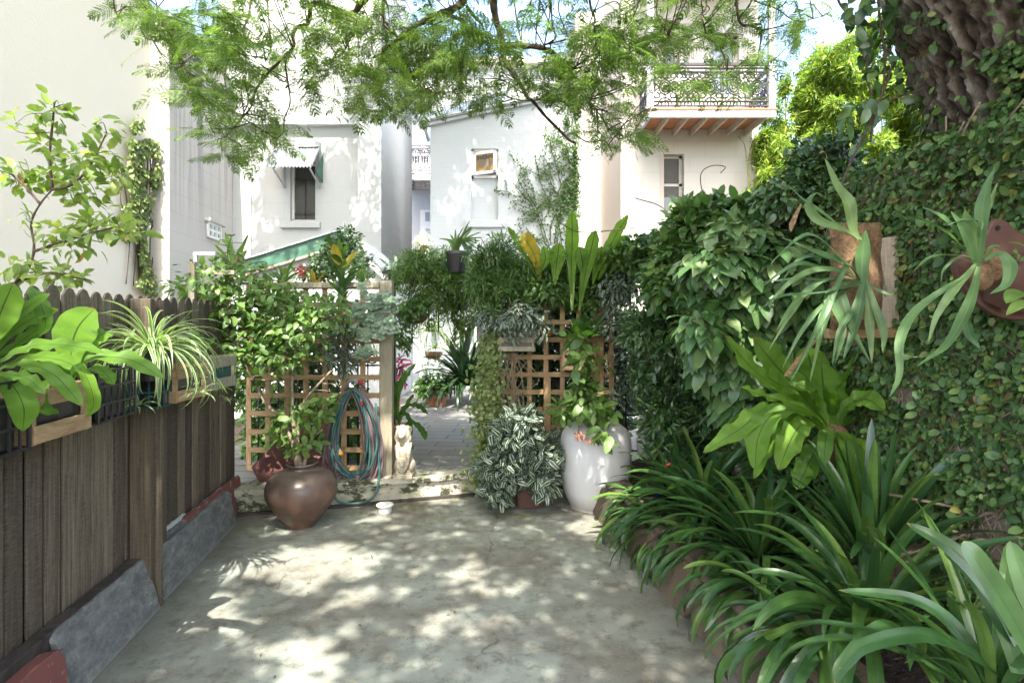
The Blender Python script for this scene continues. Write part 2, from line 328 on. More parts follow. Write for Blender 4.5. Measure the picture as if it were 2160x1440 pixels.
M['pineh'] = wood('treated_pine_rail', (.36, .235, .115), (.23, .145, .07), (.47, .34, .19), (3, 50, 50), .35)
M['crate'] = wood('crate_wood', (.42, .27, .14), (.28, .17, .08), (.55, .4, .24), (8, 8, 40), .3)
M['board'] = wood('old_board', (.42, .34, .25), (.22, .17, .12), (.6, .53, .43), (30, 30, 3), .1)
M['deck'] = wood('deck_boards', (.45, .2, .10), (.3, .12, .06), (.55, .28, .15), (3, 60, 30), .3)
M['joist'] = wood('joist_wood', (.5, .43, .33), (.33, .27, .2), (.62, .56, .45), (40, 5, 40), .15)
M['plastic'] = simple('black_plastic', (.018, .018, .02), .35, .3, 30, spec=.6)
M['dgreen'] = simple('dark_green_plastic', (.02, .09, .085), .4, .3, 30)
M['iron'] = simple('black_iron', (.02, .02, .022), .5, .4, 50, spec=.5)
M['lace'] = simple('cast_lace_iron', (.05, .05, .055), .5, .3, 50, spec=.5)
M['trim'] = simple('grey_painted_metal', (.42, .43, .44), .45, .1, 10)
M['white'] = simple('white_paint', (.8, .79, .76), .5, .06, 8)
M['jar'] = None
M['wallA'] = plaster('cream_render', (.66, .63, .55), None)
M['wallS'] = plaster('stained_render', (.52, .49, .455), (1.1, .36), .7, .85)
M['wallH'] = plaster('pale_blockwork', (.50, .515, .505), (.75, .36), .86)
M['wallB'] = plaster('white_painted_brick', (.50, .52, .525), (.24, .086), .93)
M['wallC'] = plaster('cream_ashlar', (.55, .52, .465), (.72, .36), .7)
M['rough'] = plaster('rough_render', (.50, .44, .38), None)
M['gwall'] = plaster('old_garden_wall', (.42, .33, .25), (.24, .09), .4)
M['green'] = simple('green_fascia_paint', (.07, .17, .12), .5, .4, 6, col2=(.03, .09, .06))
M['rooftin'] = simple('roof_tin', (.5, .53, .54), .5, .15, 6, metal=.3)
M['dglass'] = simple('dark_window_glass', (.06, .058, .055), .12, .2, 3, spec=.8)
M['fly'] = simple('flyscreen', (.10, .095, .09), .6, .2, 120)
M['blind'] = simple('grey_blind', (.13, .125, .11), .7, .1, 5)
M['sky_glass'] = simple('pale_window_glass', (.32, .38, .42), .15, .2, 3, spec=.8)
M['rubber'] = simple('mauve_hose', (.17, .12, .125), .45, .25, 12)
M['teal'] = simple('teal_hose', (.045, .125, .115), .4, .3, 12)
M['redp'] = simple('red_plastic', (.36, .025, .02), .4, .15, 20)
M['orangep'] = simple('orange_plastic', (.8, .3, .02), .4, .15, 20)
M['greyp'] = simple('grey_plastic', (.25, .25, .26), .45, .15, 20)
M['bluep'] = simple('blue_plastic', (.02, .07, .5), .4, .15, 20)
M['terra'] = simple('terracotta', (.44, .20, .11), .8, .3, 7, col2=(.34, .13, .07))
M['brownp'] = simple('brown_planter', (.105, .05, .038), .6, .25, 40, stretch=(1, 1, 20))
M['redslab'] = simple('red_painted_stone', (.17, .06, .05), .85, .3, 14, bs=.8, bd=.006, col2=(.24, .22, .19), thr=.6)
M['redmet'] = simple('red_metal_sheet', (.10, .032, .024), .6, .4, 9)
M['marble'] = simple('pale_slab', (.6, .6, .57), .6, .2, 12)
M['lion'] = simple('cast_stone', (.44, .385, .29), .85, .4, 18, bs=.8, bd=.008, col2=(.27, .24, .17))
M['soil'] = simple('soil', (.05, .035, .025), .95, .6, 25, bs=1, bd=.03)
M['coir'] = simple('coir_basket', (.20, .12, .06), .95, .5, 60, bs=1, bd=.01)
M['label'] = M['white']
# ------------------------------------------------------------------ special materials
def m_concrete():
    k = NT('weathered_concrete'); p = k.pos(); n1 = k.noise(p, 1.5, 8, .68); n2 = k.noise(p, 9, 7, .75); n3 = k.noise(p, 70, 5, .75); n4 = k.noise(p, 2.1, 7, .72)
    c = k.ramp(n1, [(.32, (.15, .14, .11)), (.44, (.195, .195, .165)), (.55, (.24, .258, .22)), (.72, (.30, .325, .285))])
    c = k.mix(k.ramp(n4, [(.5, (0,0,0)), (.7, (.75,.75,.75))]), c, (.12, .105, .08))
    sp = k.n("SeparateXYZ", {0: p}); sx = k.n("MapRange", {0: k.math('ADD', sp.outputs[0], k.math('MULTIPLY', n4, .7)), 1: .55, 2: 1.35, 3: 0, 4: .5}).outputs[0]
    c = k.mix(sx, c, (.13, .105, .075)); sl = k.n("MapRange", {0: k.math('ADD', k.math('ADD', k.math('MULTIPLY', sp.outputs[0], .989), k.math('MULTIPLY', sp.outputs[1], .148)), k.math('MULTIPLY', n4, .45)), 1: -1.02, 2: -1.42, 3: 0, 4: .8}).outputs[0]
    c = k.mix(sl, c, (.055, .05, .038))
    c = k.mix(k.ramp(n2, [(.36, (.7, .7, .7)), (.5, (0, 0, 0))]), c, (.085, .075, .058)); c = k.mix(k.ramp(n3, [(.58, (0,0,0)), (.72, (.5,.5,.5))]), c, (.4, .4, .37))
    c = k.mix(k.ramp(n3, [(.27, (.9, .9, .9)), (.37, (0, 0, 0))]), c, (.03, .027, .02))
    ms = k.noise(p, 3.4, 5, .7); far = k.n("MapRange", {0: sp.outputs[1], 1: 3.7, 2: 5.0, 3: 0, 4: 1}).outputs[0]
    c = k.mix(k.math('MULTIPLY', k.ramp(ms, [(.52, (0,0,0)), (.62, (.8,.8,.8))]), far), c, (.10, .12, .035))
    wv = k.n("VectorMath", {0: p, 1: k.n("VectorMath", {0: k.n("TexNoise", {"Vector": p, "Scale": 3.0, "Detail": 4.0}).outputs[1], 1: (.35, .35, .35)}, operation='MULTIPLY').outputs[0]}, operation='ADD').outputs[0]
    cr = k.n("TexVoronoi", {"Vector": wv, "Scale": .62}, feature='DISTANCE_TO_EDGE').outputs[0]; crk = k.ramp(cr, [(.0, (1,1,1)), (.0045, (0,0,0))])
    c = k.mix(k.math('MULTIPLY', crk, k.ramp(k.noise(p, 1.7, 2), [(.5, (0,0,0)), (.6, (.8,.8,.8))])), c, (.03, .027, .022))
    h = k.math('SUBTRACT', k.math('ADD', k.math('MULTIPLY', n3, .5), k.math('MULTIPLY', n2, .8)), k.math('MULTIPLY', crk, .6))
    return k.fin(k.bsdf(c, k.n("MapRange", {0: n1, 1: .3, 2: .7, 3: .72, 4: .55}).outputs[0], bump=h, bs=.35, bd=.006, spec=.35))
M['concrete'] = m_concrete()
def m_paver():
    k = NT('grey_pavers'); p = k.scale(k.pos(), (1, 1, 1), (0, 0, R(6))); br = k.n("TexBrick", {"Vector": p, "Scale": 1.0, "Mortar Size": .009, "Mortar Smooth": .1, "Brick Width": .62, "Row Height": .205, "Color1": (.16, .158, .15, 1), "Color2": (.22, .217, .205, 1), "Mortar": (.04, .04, .036, 1)}, offset=.38, offset_frequency=2, squash=.72, squash_frequency=3)
    n = k.noise(k.pos(), 60, 5, .75); c = k.mix(k.math('MULTIPLY', n, .5), br.outputs[0], (.12, .12, .11)); c = k.mix(k.ramp(k.noise(k.pos(), 2.2, 5), [(.45, (0,0,0)), (.7, (.5,.5,.5))]), c, (.14, .135, .11))
    return k.fin(k.bsdf(c, .75, bump=k.math('SUBTRACT', k.math('MULTIPLY', n, .3), br.outputs[1]), bs=.5, bd=.006))
M['paver'] = m_paver()
def m_step():
    k = NT('mossy_step_stone'); p = k.pos(); n = k.noise(p, 22, 5, .7); c = k.mix(k.ramp(k.noise(p, 4, 5), [(.4, (0,0,0)), (.6, (1,1,1))]), (.40, .375, .31), (.28, .28, .20))
    c = k.mix(k.ramp(k.noise(k.scale(p, (5, 5, 9)), 1.1, 6, .72), [(.49, (0,0,0)), (.56, (1,1,1))]), c, (.04, .045, .02))
    return k.fin(k.bsdf(c, .85, bump=n, bs=.6, bd=.01))
M['step'] = m_step()
def m_slate():
    k = NT('old_slate'); p = k.objc(); n1 = k.noise(k.scale(p, (4, 4, 8)), 2.6, 9, .8, .2); n2 = k.noise(p, 28, 6, .7)
    c = k.ramp(n1, [(.34, (.065, .068, .07)), (.48, (.12, .124, .122)), (.6, (.20, .20, .185)), (.7, (.36, .345, .30))]); c = k.mix(k.ramp(n2, [(.6, (0,0,0)), (.75, (.6,.6,.6))]), c, (.3, .3, .27))
    sp = k.n("SeparateXYZ", {0: p}); lo = k.n("MapRange", {0: k.math('ADD', sp.outputs[2], k.math('MULTIPLY', n1, .05)), 1: .05, 2: .02, 3: 0, 4: .6}).outputs[0]; c = k.mix(lo, c, (.33, .31, .26))
    return k.fin(k.bsdf(c, .55, bump=k.math('ADD', n1, k.math('MULTIPLY', n2, .3)), bs=.5, bd=.008, spec=.5))
M['slate'] = m_slate()
def m_pot():
    k = NT('smoked_earthenware'); p = k.objc(); n1 = k.noise(p, 3.2, 5, .6, .4); n2 = k.noise(k.scale(p, (9, 9, 30)), 1.5, 6)
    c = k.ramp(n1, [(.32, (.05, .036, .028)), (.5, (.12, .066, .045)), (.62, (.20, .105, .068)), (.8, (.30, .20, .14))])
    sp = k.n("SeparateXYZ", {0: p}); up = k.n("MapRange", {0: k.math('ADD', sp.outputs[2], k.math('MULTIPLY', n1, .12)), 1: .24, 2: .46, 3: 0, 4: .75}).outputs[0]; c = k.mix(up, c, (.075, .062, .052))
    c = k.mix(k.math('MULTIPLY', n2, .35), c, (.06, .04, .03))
    return k.fin(k.bsdf(c, k.n("MapRange", {0: n2, 1: .3, 2: .7, 3: .32, 4: .52}).outputs[0], bump=n2, bs=.25, bd=.004, spec=.5))
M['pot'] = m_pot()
def m_jar():
    k = NT('white_glaze'); p = k.objc(); n = k.noise(p, 5, 6, .7); sp = k.n("SeparateXYZ", {0: p}); lo = k.n("MapRange", {0: k.math('ADD', sp.outputs[2], k.math('MULTIPLY', n, .16)), 1: .22, 2: .05, 3: 0, 4: .75}).outputs[0]
    c = k.mix(lo, (.56, .555, .54), (.30, .25, .18)); c = k.mix(k.ramp(k.noise(p, 14, 6, .75), [(.63, (0,0,0)), (.72, (.7,.7,.7))]), c, (.25, .21, .17))
    c = k.mix(k.ramp(k.noise(k.scale(p, (3, 3, 20)), 1.5, 3), [(.4, (0,0,0)), (.7, (.3,.3,.3))]), c, (.5, .5, .48))
    return k.fin(k.bsdf(c, .5, bump=n, bs=.15, bd=.004, spec=.4))
M['jar'] = m_jar()
def m_bark():
    k = NT('furrowed_bark'); p = k.pos(); n1 = k.noise(k.scale(p, (1, 1, .45)), 26, 8, .7, .6); n2 = k.noise(p, 4, 3); at = k.n("Attribute", attribute_name="ridge").outputs["Fac"]
    c = k.ramp(k.math('ADD', k.math('MULTIPLY', at, .75), k.math('MULTIPLY', n1, .3)), [(.25, (.03, .022, .017)), (.45, (.11, .08, .058)), (.62, (.22, .18, .145)), (.85, (.40, .35, .30))])
    return k.fin(k.bsdf(c, .95, bump=n1, bs=1.0, bd=.03, spec=.15))
M['bark'] = m_bark()
def m_edge():
    k = NT('bed_edging_stone'); p = k.pos(); ri = k.n("NewGeometry").outputs["Random Per Island"]
    c = k.ramp(ri, [(0, (.20, .16, .10)), (.35, (.13, .09, .06)), (.6, (.09, .055, .04)), (.8, (.17, .14, .095)), (1, (.07, .05, .035))]); n = k.noise(p, 9, 6, .7); c = k.mix(k.ramp(n, [(.5, (0,0,0)), (.6, (.8,.8,.8))]), c, (.11, .085, .06))
    return k.fin(k.bsdf(c, .85, bump=n, bs=.7, bd=.02))
M['edge'] = m_edge()
def m_stained():
    k = NT('leadlight_glass'); uv = k.n("TexCoord").outputs["UV"]; sp = k.n("SeparateXYZ", {0: uv}); u, v = sp.outputs[0], sp.outputs[1]
    c = k.mix(k.noise(uv, 9, 2), (.30, .19, .05), (.20, .11, .03)); 
    def blob(cu, cv, ru, rv): return k.math('LESS_THAN', k.math('ADD', k.math('POWER', k.math('DIVIDE', k.math('SUBTRACT', u, cu), ru), 2.0), k.math('POWER', k.math('DIVIDE', k.math('SUBTRACT', v, cv), rv), 2.0)), 1.0)
    c = k.mix(blob(.5, .45, .36, .30), c, (.17, .13, .09)); c = k.mix(k.math('MULTIPLY', k.math('LESS_THAN', k.math('PINGPONG', u, .06), .005), blob(.5, .45, .36, .30)), c, (.05, .04, .03))
    for cu, cv in ((.5, .80), (.08, .78), (.92, .82)):
        c = k.mix(blob(cu, cv, .13, .12), c, (.02, .018, .022)); c = k.mix(blob(cu, cv, .07, .065), c, (.28, .10, .12)); c = k.mix(blob(cu+.01, cv, .035, .03), c, (.03, .02, .03))
    for cu, cv in ((.28, .84), (.72, .84), (.3, .74), (.7, .74)): c = k.mix(blob(cu, cv, .09, .045), c, (.03, .05, .03))
    return k.fin(k.bsdf(c, .25, spec=.6))
M['stained'] = m_stained()
M['culm'] = simple('bamboo_culm', (.26, .26, .08), .5, .3, 10)
# ------------------------------------------------------------------ setting
mb = MB(); mb.box((-150, -150, -.35), (300, 0, 0), (0, 400, 0), (0, 0, .33)); tag(obj('ground', mb, M['soil']), kind='structure')
def quadslab(pts, z0, z1): 
    b = MB(); p = [V3(x, y, z0) for x, y in pts]; b.prism(p, (0, 0, z1-z0)); return b
w1, w2, w3, w4 = W(-3, -1.66), W(-3, 2.2), W(5.2, 2.2), W(5.02, -1.66)
STL, STR = V3(-2.75, 4.45, 0), V3(1.6, 5.72, 0)               # line of the step's front face
def stepY(x): return STL[1]+(x-STL[0])*(STR[1]-STL[1])/(STR[0]-STL[0])
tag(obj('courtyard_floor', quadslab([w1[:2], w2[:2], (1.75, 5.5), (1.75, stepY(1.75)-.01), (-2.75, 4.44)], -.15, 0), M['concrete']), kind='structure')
tag(obj('path', quadslab([(-2.6, stepY(-2.6)+.05), (3.4, stepY(3.4)+.05), (3.4, 11.9), (-4.5, 11.9)], -.1, .2), M['paver']), kind='structure')
mb = MB(); a = V3(-2.7, stepY(-2.7), 0); b = V3(1.7, stepY(1.7), 0); e = b-a; pr = unit(np.cross(e, AZ)); 
mb.box(a-V3(0,0,.1), e, V3(0, .16, 0), V3(0, 0, .252)); mb.box(a+V3(0,-.03,.155)+e*.0, e, V3(0, .22, 0), V3(0, 0, .052))
tag(obj('step', mb, M['step'], bevel=.006), 'low mossy stone step in front of the grey paved path', 'step', kind='structure')
mb = MB(); mb.box(a+V3(0, -.045, 0), e, V3(0, .04, 0), V3(0, 0, .022)); tag(obj('edging_rail', mb, M['sleeper']), 'thin rusty edging rail along the foot of the step', 'edging')
# garden bed on the right
mb = MB(); n1, n2 = 60, 14; P = np.zeros((n1, n2, 3))
for i in range(n1):
    for j in range(n2):
        t = -1.0+i/(n1-1)*6.2; s = 1.5+(j/(n2-1))*.85; q = W(t, s, .20+.10*j/(n2-1)+.05*noise.noise(Vector((t*3, s*5, 0)))+.03*noise.noise(Vector((t*11, s*13, 3)))); P[i, j] = q
mb.grid(P); tag(obj('garden_bed', mb, M['soil'], smooth=True), kind='structure')
mb = MB(); t = -.9; k = 0
while t < 4.7:                                     # rough flat stones set on edge in mortar
    L = .3+.3*random.random(); h = .25+.05*random.random(); n = 11; ring = []
    for i in range(n): a_ = i/n*2*math.pi; rr = 1+.16*noise.noise(Vector((a_*2, t*7, 2))); ring.append((L*.5*np.sign(math.cos(a_))*abs(math.cos(a_))**.6*rr, h*.5*np.sign(math.sin(a_))*abs(math.sin(a_))**.6*rr))
    c0 = W(t+L/2, 1.36, h*.5-.02); mb.prism([c0+AT*x+AZ*z+AS*(z*.22+.012*noise.noise(Vector((x*9, z*9, t)))) for x, z in ring], AS*.13); 
    mb.box(W(t, 1.40+.02*random.random(), h*.86), AT*(L-.02)+AZ*.02*rng.normal(), AS*(.2+.05*random.random()), AZ*.05)
    t += L*.96
mb.box(W(-.95, 1.40, -.02), AT*5.6, AS*.11, AZ*.23)
o = tag(obj('stone_edging', mb, M['edge'], bevel=.02), 'mottled brown and cream stone edging holding up the right hand garden bed', 'stone edging')
# ------------------------------------------------------------------ left fence
fn = thing('paling_fence', 'weathered dark timber paling fence running along the left of the courtyard', 'fence', W(3, -1.6))
mb = MB(); t = .9; k = 0
while t < 5.0:
    wd = .092+.012*random.random()
    if t > 2.9 and t < 3.1: pass
    h = 1.705+.025*random.random(); s = -1.60+.004*random.random()
    p = [W(t, s, .02), W(t+wd, s, .02), W(t+wd, s, h-.035), W(t+wd*.74, s, h-.004), W(t+wd*.5, s, h+.004), W(t+wd*.26, s, h-.004), W(t, s, h-.035)]
    mb.prism(p, -AS*.011); t += wd+random.choice([.008, .012, .02]); k += 1
obj('palings', mb, M['fence'], fn, bevel=.002)
mb = MB(); t = .85
while t < 5.0: mb.box(W(t, -1.625, .02), AT*.095, AS*.008, AZ*1.64); t += .097
obj('gap_backing', mb, M['sleeper'], fn)  # added dark backing that stops light and reads as shade in the paling gaps
for pt, sw, tw in ((3.338, .105, .05), (3.475, .05, .03), (3.60, .06, .045)):
    mb = MB(); mb.box(W(pt, -1.585, 0), AT*tw, AS*sw, AZ*(1.69)); obj('post', mb, M['post'], fn, bevel=.004)
mb = MB(); mb.box(W(3.397, -1.55, 0.0), AT*.018, AS*.10, AZ*1.25); obj('batten', mb, M['fence'], fn)
for z in (.42, 1.35):
    mb = MB(); mb.box(W(.8, -1.66, z), AT*4.2, AS*.035, AZ*.08); obj('rail', mb, M['post'], fn)
mb = MB(); mb.box(W(.9, -1.585, .16), AT*2.43, AS*.06, AZ*.13); mb.box(W(.9, -1.59, .0), AT*2.43, AS*.05, AZ*.155); obj('plinth_board', mb, M['sleeper'], fn, bevel=.006)
# stones leaning on the fence
def slab(name, t0, t1, s0, h, th, lean, mat, label, cat, rag=.02, grp=None):
    m_ = MB(); n = 26; top = []; 
    ed = [(0, 0), (1, 0)]; pts = []
    for i in range(n): pts.append((i/(n-1), rag*.15*noise.noise(Vector((i*.7, t0, 1)))))
    for i in range(8): pts.append((1+rag*.6*noise.noise(Vector((i, t1, 5))), .06+i/7*.84))
    for i in range(n): q = 1-i/(n-1); pts.append((q, 1-.10*max(0, (q-.95)/.05)**2-.06*max(0, (.03-q)/.03)**2+rag*.5*noise.noise(Vector((i*.5, t0, 9)))))
    for i in range(8): pts.append((0+rag*.7*noise.noise(Vector((i*1.3, t0, 7))), .9-i/7*.84))
    V = [W(t0+(t1-t0)*x, s0-lean*y, .002+h*y) for x, y in pts]
    m_.prism(V, -AS*th-AZ*th*.1); return tag(obj(name, m_, mat, bevel=.004), label, cat, grp)
slab('slate_slab', 2.58, 3.36, -1.435, .285, .034, .08, M['slate'], 'near thick grey slate slab leaning on the fence beside the red painted stone', 'slab', .03, 'slabs leaning along the fence')
slab('slate_slab', 3.46, 4.68, -1.455, .27, .03, .055, M['slate'], 'long grey slate slab leaning on the fence past the wide post', 'slab', .02, 'slabs leaning along the fence')
slab('painted_slab', 3.95, 5.02, -1.51, .30, .03, .03, M['redslab'], 'red painted slab behind the far end of the long slate', 'slab', .03, 'slabs leaning along the fence')
slab('marble_slab', 3.62, 4.05, -1.545, .30, .02, .03, M['marble'], 'small pale broken slab tucked between the fence and the long slate', 'slab', .05, 'slabs leaning along the fence')
slab('slate_slab', 3.5, 3.95, -1.52, .285, .02, .03, M['slate'], 'short thin grey slate piece hidden behind the near end of the long slate', 'slab', .04, 'slabs leaning along the fence')
slab('painted_stone', 1.3, 2.57, -1.435, .25, .09, .03, M['redslab'], 'chipped red painted stone block at the foot of the fence in the near left corner', 'stone block', .05)
# ------------------------------------------------------------------ houses
def wallbox(m_, x0, x1, y0, y1, z0, z1): m_.box((x0, y0, z0), (x1-x0, 0, 0), (0, y1-y0, 0), (0, 0, z1-z0))
def X(px, Y): return (px-CX)/F*Y
def Z(py, Y): return EH-(py-HY)/F*Y
def wall_holes(m_, x0, x1, y, th, z0, z1, holes):     # frontal wall with rectangular openings
    xs = sorted({x0, x1, *[h[0] for h in holes], *[h[1] for h in holes]}); zs = sorted({z0, z1, *[h[2] for h in holes], *[h[3] for h in holes]})
    inside = lambda x, z: any(h[0] < x < h[1] and h[2] < z < h[3] for h in holes)
    nx, nz = len(xs), len(zs)
    for i in range(nx-1):
        for j in range(nz-1):
            if inside((xs[i]+xs[i+1])/2, (zs[j]+zs[j+1])/2): continue
            m_.add([(xs[i], y, zs[j]), (xs[i+1], y, zs[j]), (xs[i+1], y, zs[j+1]), (xs[i], y, zs[j+1])], [np.array([[0, 1, 2, 3]])])
    for a, b, c, d in holes:
        for q in ([(a, y, c), (a, y+th, c), (a, y+th, d), (a, y, d)], [(b, y, c), (b, y, d), (b, y+th, d), (b, y+th, c)], [(a, y, d), (a, y+th, d), (b, y+th, d), (b, y, d)], [(a, y, c), (b, y, c), (b, y+th, c), (a, y+th, c)]): m_.add(q, [np.array([[0, 1, 2, 3]])])
    for q in ([(x0, y, z0), (x0, y, z1), (x0, y+4, z1), (x0, y+4, z0)], [(x1, y, z0), (x1, y+4, z0), (x1, y+4, z1), (x1, y, z1)], [(x0, y, z1), (x1, y, z1), (x1, y+4, z1), (x0, y+4, z1)]): m_.add(q, [np.array([[0, 1, 2, 3]])])
# big cream neighbour at far left
hb = thing('rendered_house', 'tall plain cream rendered house wall filling the left edge beyond the fence', 'house', W(8, -6))
XW = X(318, 10.3); mb = MB(); mb.box((XW-4, 3.5, 0), (4, 0, 0), (0, 10.28-3.5, 0), AZ*9.5); obj('wall', mb, M['wallA'], hb)
# stained party wall
hs = thing('stained_house', 'cream house side wall with black water stains and a small white window', 'house', W(12, -5))
mb = MB(); q0 = W(11.1, -4.6); q1 = V3(-6.45, 13.0, 0); q0 = V3(X(357, 10.3), 10.3, 0); dd = unit(q1-q0); nr = V3(dd[1], -dd[0], 0)
mb.prism([q0, q0+dd*5.5, q0+dd*5.5-nr*.6+V3(0,0,0), q0-nr*.95], AZ*7.05); obj('wall', mb, M['wallS'], hs)
mb = MB(); mb.box(q0-nr*.98-dd*.05+AZ*7.05, dd*5.6, nr*1.05, AZ*.07); obj('coping', mb, M['trim'], hs)
fw = lambda px: q0+dd*(((px-CX)/F*q0[1]-q0[0])/(dd[0]-(px-CX)/F*dd[1]))
wa, wb = fw(434), fw(462); ym = (wa[1]+wb[1])/2; z0, z1 = Z(505, ym), Z(474, ym); vv = wb-wa
mb = MB(); 
for f in (0, .3, .62, .93): mb.box(wa+vv*f+nr*.01+AZ*z0, vv*.07, nr*.05, AZ*(z1-z0))
for f in (0, .46, .92): mb.box(wa+nr*.012+AZ*(z0+(z1-z0)*f), vv, nr*.045, AZ*.05)
wn = obj('window', mb, M['white'], hs); mb = MB(); mb.box(wa+nr*.002+AZ*z0, vv, nr*.015, AZ*(z1-z0)); obj('pane', mb, M['sky_glass'], wn)
mb = MB(); mb.box(wa+nr*.0-vv*.1+AZ*(z1+.02), vv*1.3, nr*.12, AZ*.07); obj('hood', mb, M['wallS'], hs)
# House A: blockwork house with tin awning
YA = 13.0; ha = thing('blockwork_house', 'pale blockwork house with a tin awning over its dark window', 'house', (X(640, YA), YA, 0))
xl, xm, xr = X(462, YA), X(755, YA), X(804, YA); wx0, wx1, wz0, wz1 = X(606, YA), X(660, YA), Z(463, YA), Z(338, YA)
mb = MB(); wall_holes(mb, xl, xm, YA+.17, .28, 0, Z(258, YA), [(wx0, wx1, wz0, wz1)]); obj('lower_wall', mb, M['wallH'], ha)
mb = MB(); wallbox(mb, xl, xm, YA, YA+4, Z(262, YA), 10.6); obj('upper_wall', mb, M['wallH'], ha)
mb = MB(); wallbox(mb, xm, xr, YA, YA+4, 0, 10.6); obj('pier', mb, M['wallH'], ha)
mb = MB(); e0 = V3(xr, YA+.02, 0); e1 = V3(X(862, 20.0), 20.0, 0); mb.prism([e0, e1, e1-V3(.3, 0, 0), e0-V3(.3, 0, 0)], AZ*9.4); obj('side_wall', mb, M['white'], ha)  # side wall kept whiter than the rest, reflected light put into its colour
du = unit(e1-e0); nu = V3(du[1], -du[0], 0)
for f0, f1, zt, zb in ((.09, .19, 264, 560), (.32, .42, 316, 560)):
    a_, b_ = e0+(e1-e0)*f0, e0+(e1-e0)*f1; mb = MB(); yy = a_[1]; mb.box(a_+nu*.004+AZ*1.2, b_-a_, nu*.02, AZ*(Z(zt, yy)-1.2)); obj('shutter', mb, M['trim'], ha)
mb = MB(); yw = YA+.35; fw_ = .045
for x0, x1, z0, z1 in ((wx0, wx0+fw_, wz0, wz1), (wx1-fw_, wx1, wz0, wz1), (wx0, wx1, wz0, wz0+fw_), (wx0, wx1, wz1-fw_, wz1)): wallbox(mb, x0, x1, yw-.06, yw+.02, z0, z1)
wn = obj('window', mb, M['wallA'], ha); mb = MB(); wallbox(mb, wx0+.02, wx1-.02, yw, yw+.03, wz0+.02, wz1-.02); obj('pane', mb, M['dglass'], wn)
mb = MB(); xc = (wx0+wx1)/2; wallbox(mb, xc-.012, xc+.012, yw-.02, yw-.001, wz0+.05, wz1-.35); wallbox(mb, wx0+.04, wx1-.04, yw-.02, yw-.002, wz0+.16, wz0+.21); wallbox(mb, wx0+.04, wx1-.04, yw-.022, yw-.001, wz1-.38, wz1-.34); obj('sash_bars', mb, M['iron'], wn)
mb = MB(); wallbox(mb, X(588, YA), X(672, YA), YA-.02+.09, YA+.17, Z(479, YA), Z(466, YA)); obj('sill', mb, M['wallH'], ha, bevel=.01)
aw = MB(); n = 60; xa0, xa1 = X(566, YA-.5), X(671, YA-.1); Yt, Yb_ = YA+.15, YA-.50; zt, zb = Z(306, YA), Z(352, YA-.5); P = np.zeros((n, 2, 3))
x0t, x1t, x0b, x1b = X(583, YA), X(670, YA), X(563, YA-.5), X(657, YA-.5)
for i in range(n):
    f = i/(n-1); wv = .018*math.sin(f*2*math.pi*13); P[i, 0] = (x0t+(x1t-x0t)*f, Yt, zt+wv); P[i, 1] = (x0b+(x1b-x0b)*f, Yb_, zb+wv)
aw.grid(P[::-1]); P2 = P.copy(); P2[..., 2] -= .008; aw.grid(P2)
awo = obj('awning', aw, M['rooftin'], ha, smooth=True)
mb = MB(); wallbox(mb, X(625, YA), x1t+.02, YA+.05, YA+.16, zt-.02, Z(296, YA)); obj('flashing', mb, M['trim'], awo); mb = MB(); mb.tube([V3(x0t, Yt, zt+.03), V3(x0b, Yb_, zb+.03)], .02, 6); obj('edge_trim', mb, M['trim'], awo); mb = MB(); mb.tube([V3(x1t, Yt, zt+.03), V3(x1b, Yb_, zb+.03)], .02, 6); obj('edge_trim', mb, M['trim'], awo)
for xb in (x0b+.12, x1b-.05):
    mb = MB(); mb.tube([V3(xb, Yb_+.05, zb-.03), V3(xb+.02, YA+.16, zb-.30)], .022, 6); mb.tube([V3(xb, Yb_+.05, zb-.02), V3(xb, YA+.16, zt-.04)], .018, 6); mb.tube([V3(xb, YA+.15, zt-.04), V3(xb, YA+.15, zb-.30)], .018, 6); obj('bracket', mb, M['trim'], awo)
mb = MB(); mb.prism([V3(x1b-.02, Yb_+.3, zb-.03), V3(x1b+.02, YA+.14, zt-.2), V3(x1b+.02, YA+.14, zb-.2)], (.02, 0, 0)); obj('side_cheek', mb, M['green'], awo)
mb = MB(); mb.tube([D(528, 300, YA+.13), D(528, 560, YA+.13)], .018, 6); obj('conduit', mb, M['white'], ha)
mb = MB(); wallbox(mb, xl+.0, xl+1.1, YA-.02, YA+3, 7.9, 8.15); obj('cornice', mb, M['white'], ha)
# lean-to shed with green fascia
YS = 9.2; sh = thing('garden_shed', 'low white lean-to shed with a dark green sloping fascia board', 'shed', (X(640, YS), YS, 0))
pts = [(505, 551), (716, 486), (716, 700), (470, 700), (470, 575)]; mb = MB(); 
mb.prism([V3(X(480, YS), YS, 0), V3(X(712, YS), YS, 0), V3(X(712, YS), YS, Z(497, YS)), V3(X(480, YS), YS, Z(571, YS))], (0, 2.2, 0)); mb.prism([V3(X(712, YS), YS, 0), V3(X(812, YS), YS, 0), V3(X(812, YS), YS, Z(576, YS)), V3(X(720, YS), YS, Z(500, YS))], (0, 2.2, 0)); obj('wall', mb, M['wallH'], sh)
mb = MB(); mb.prism([D(470, 590, YS-.08), D(716, 517, YS-.08), D(716, 486, YS-.08), D(470, 562, YS-.08)], (0, .04, 0)); obj('fascia', mb, M['green'], sh)
mb = MB(); mb.prism([D(468, 562, YS-.12), D(718, 485, YS-.12), D(718, 482, YS-.12), D(468, 559, YS-.12)], (0, 2.5, 0)); mb.prism([D(718, 482, YS-.12), D(816, 572, YS-.12), D(816, 577, YS-.12), D(718, 487, YS-.12)], (0, 2.5, 0)); obj('roof', mb, M['rooftin'], sh)
mb = MB(); mb.prism([D(470, 597, YS-.1), D(700, 526, YS-.1), D(700, 521, YS-.1), D(470, 592, YS-.1)], (0, .05, 0)); obj('barge_board', mb, M['board'], sh)
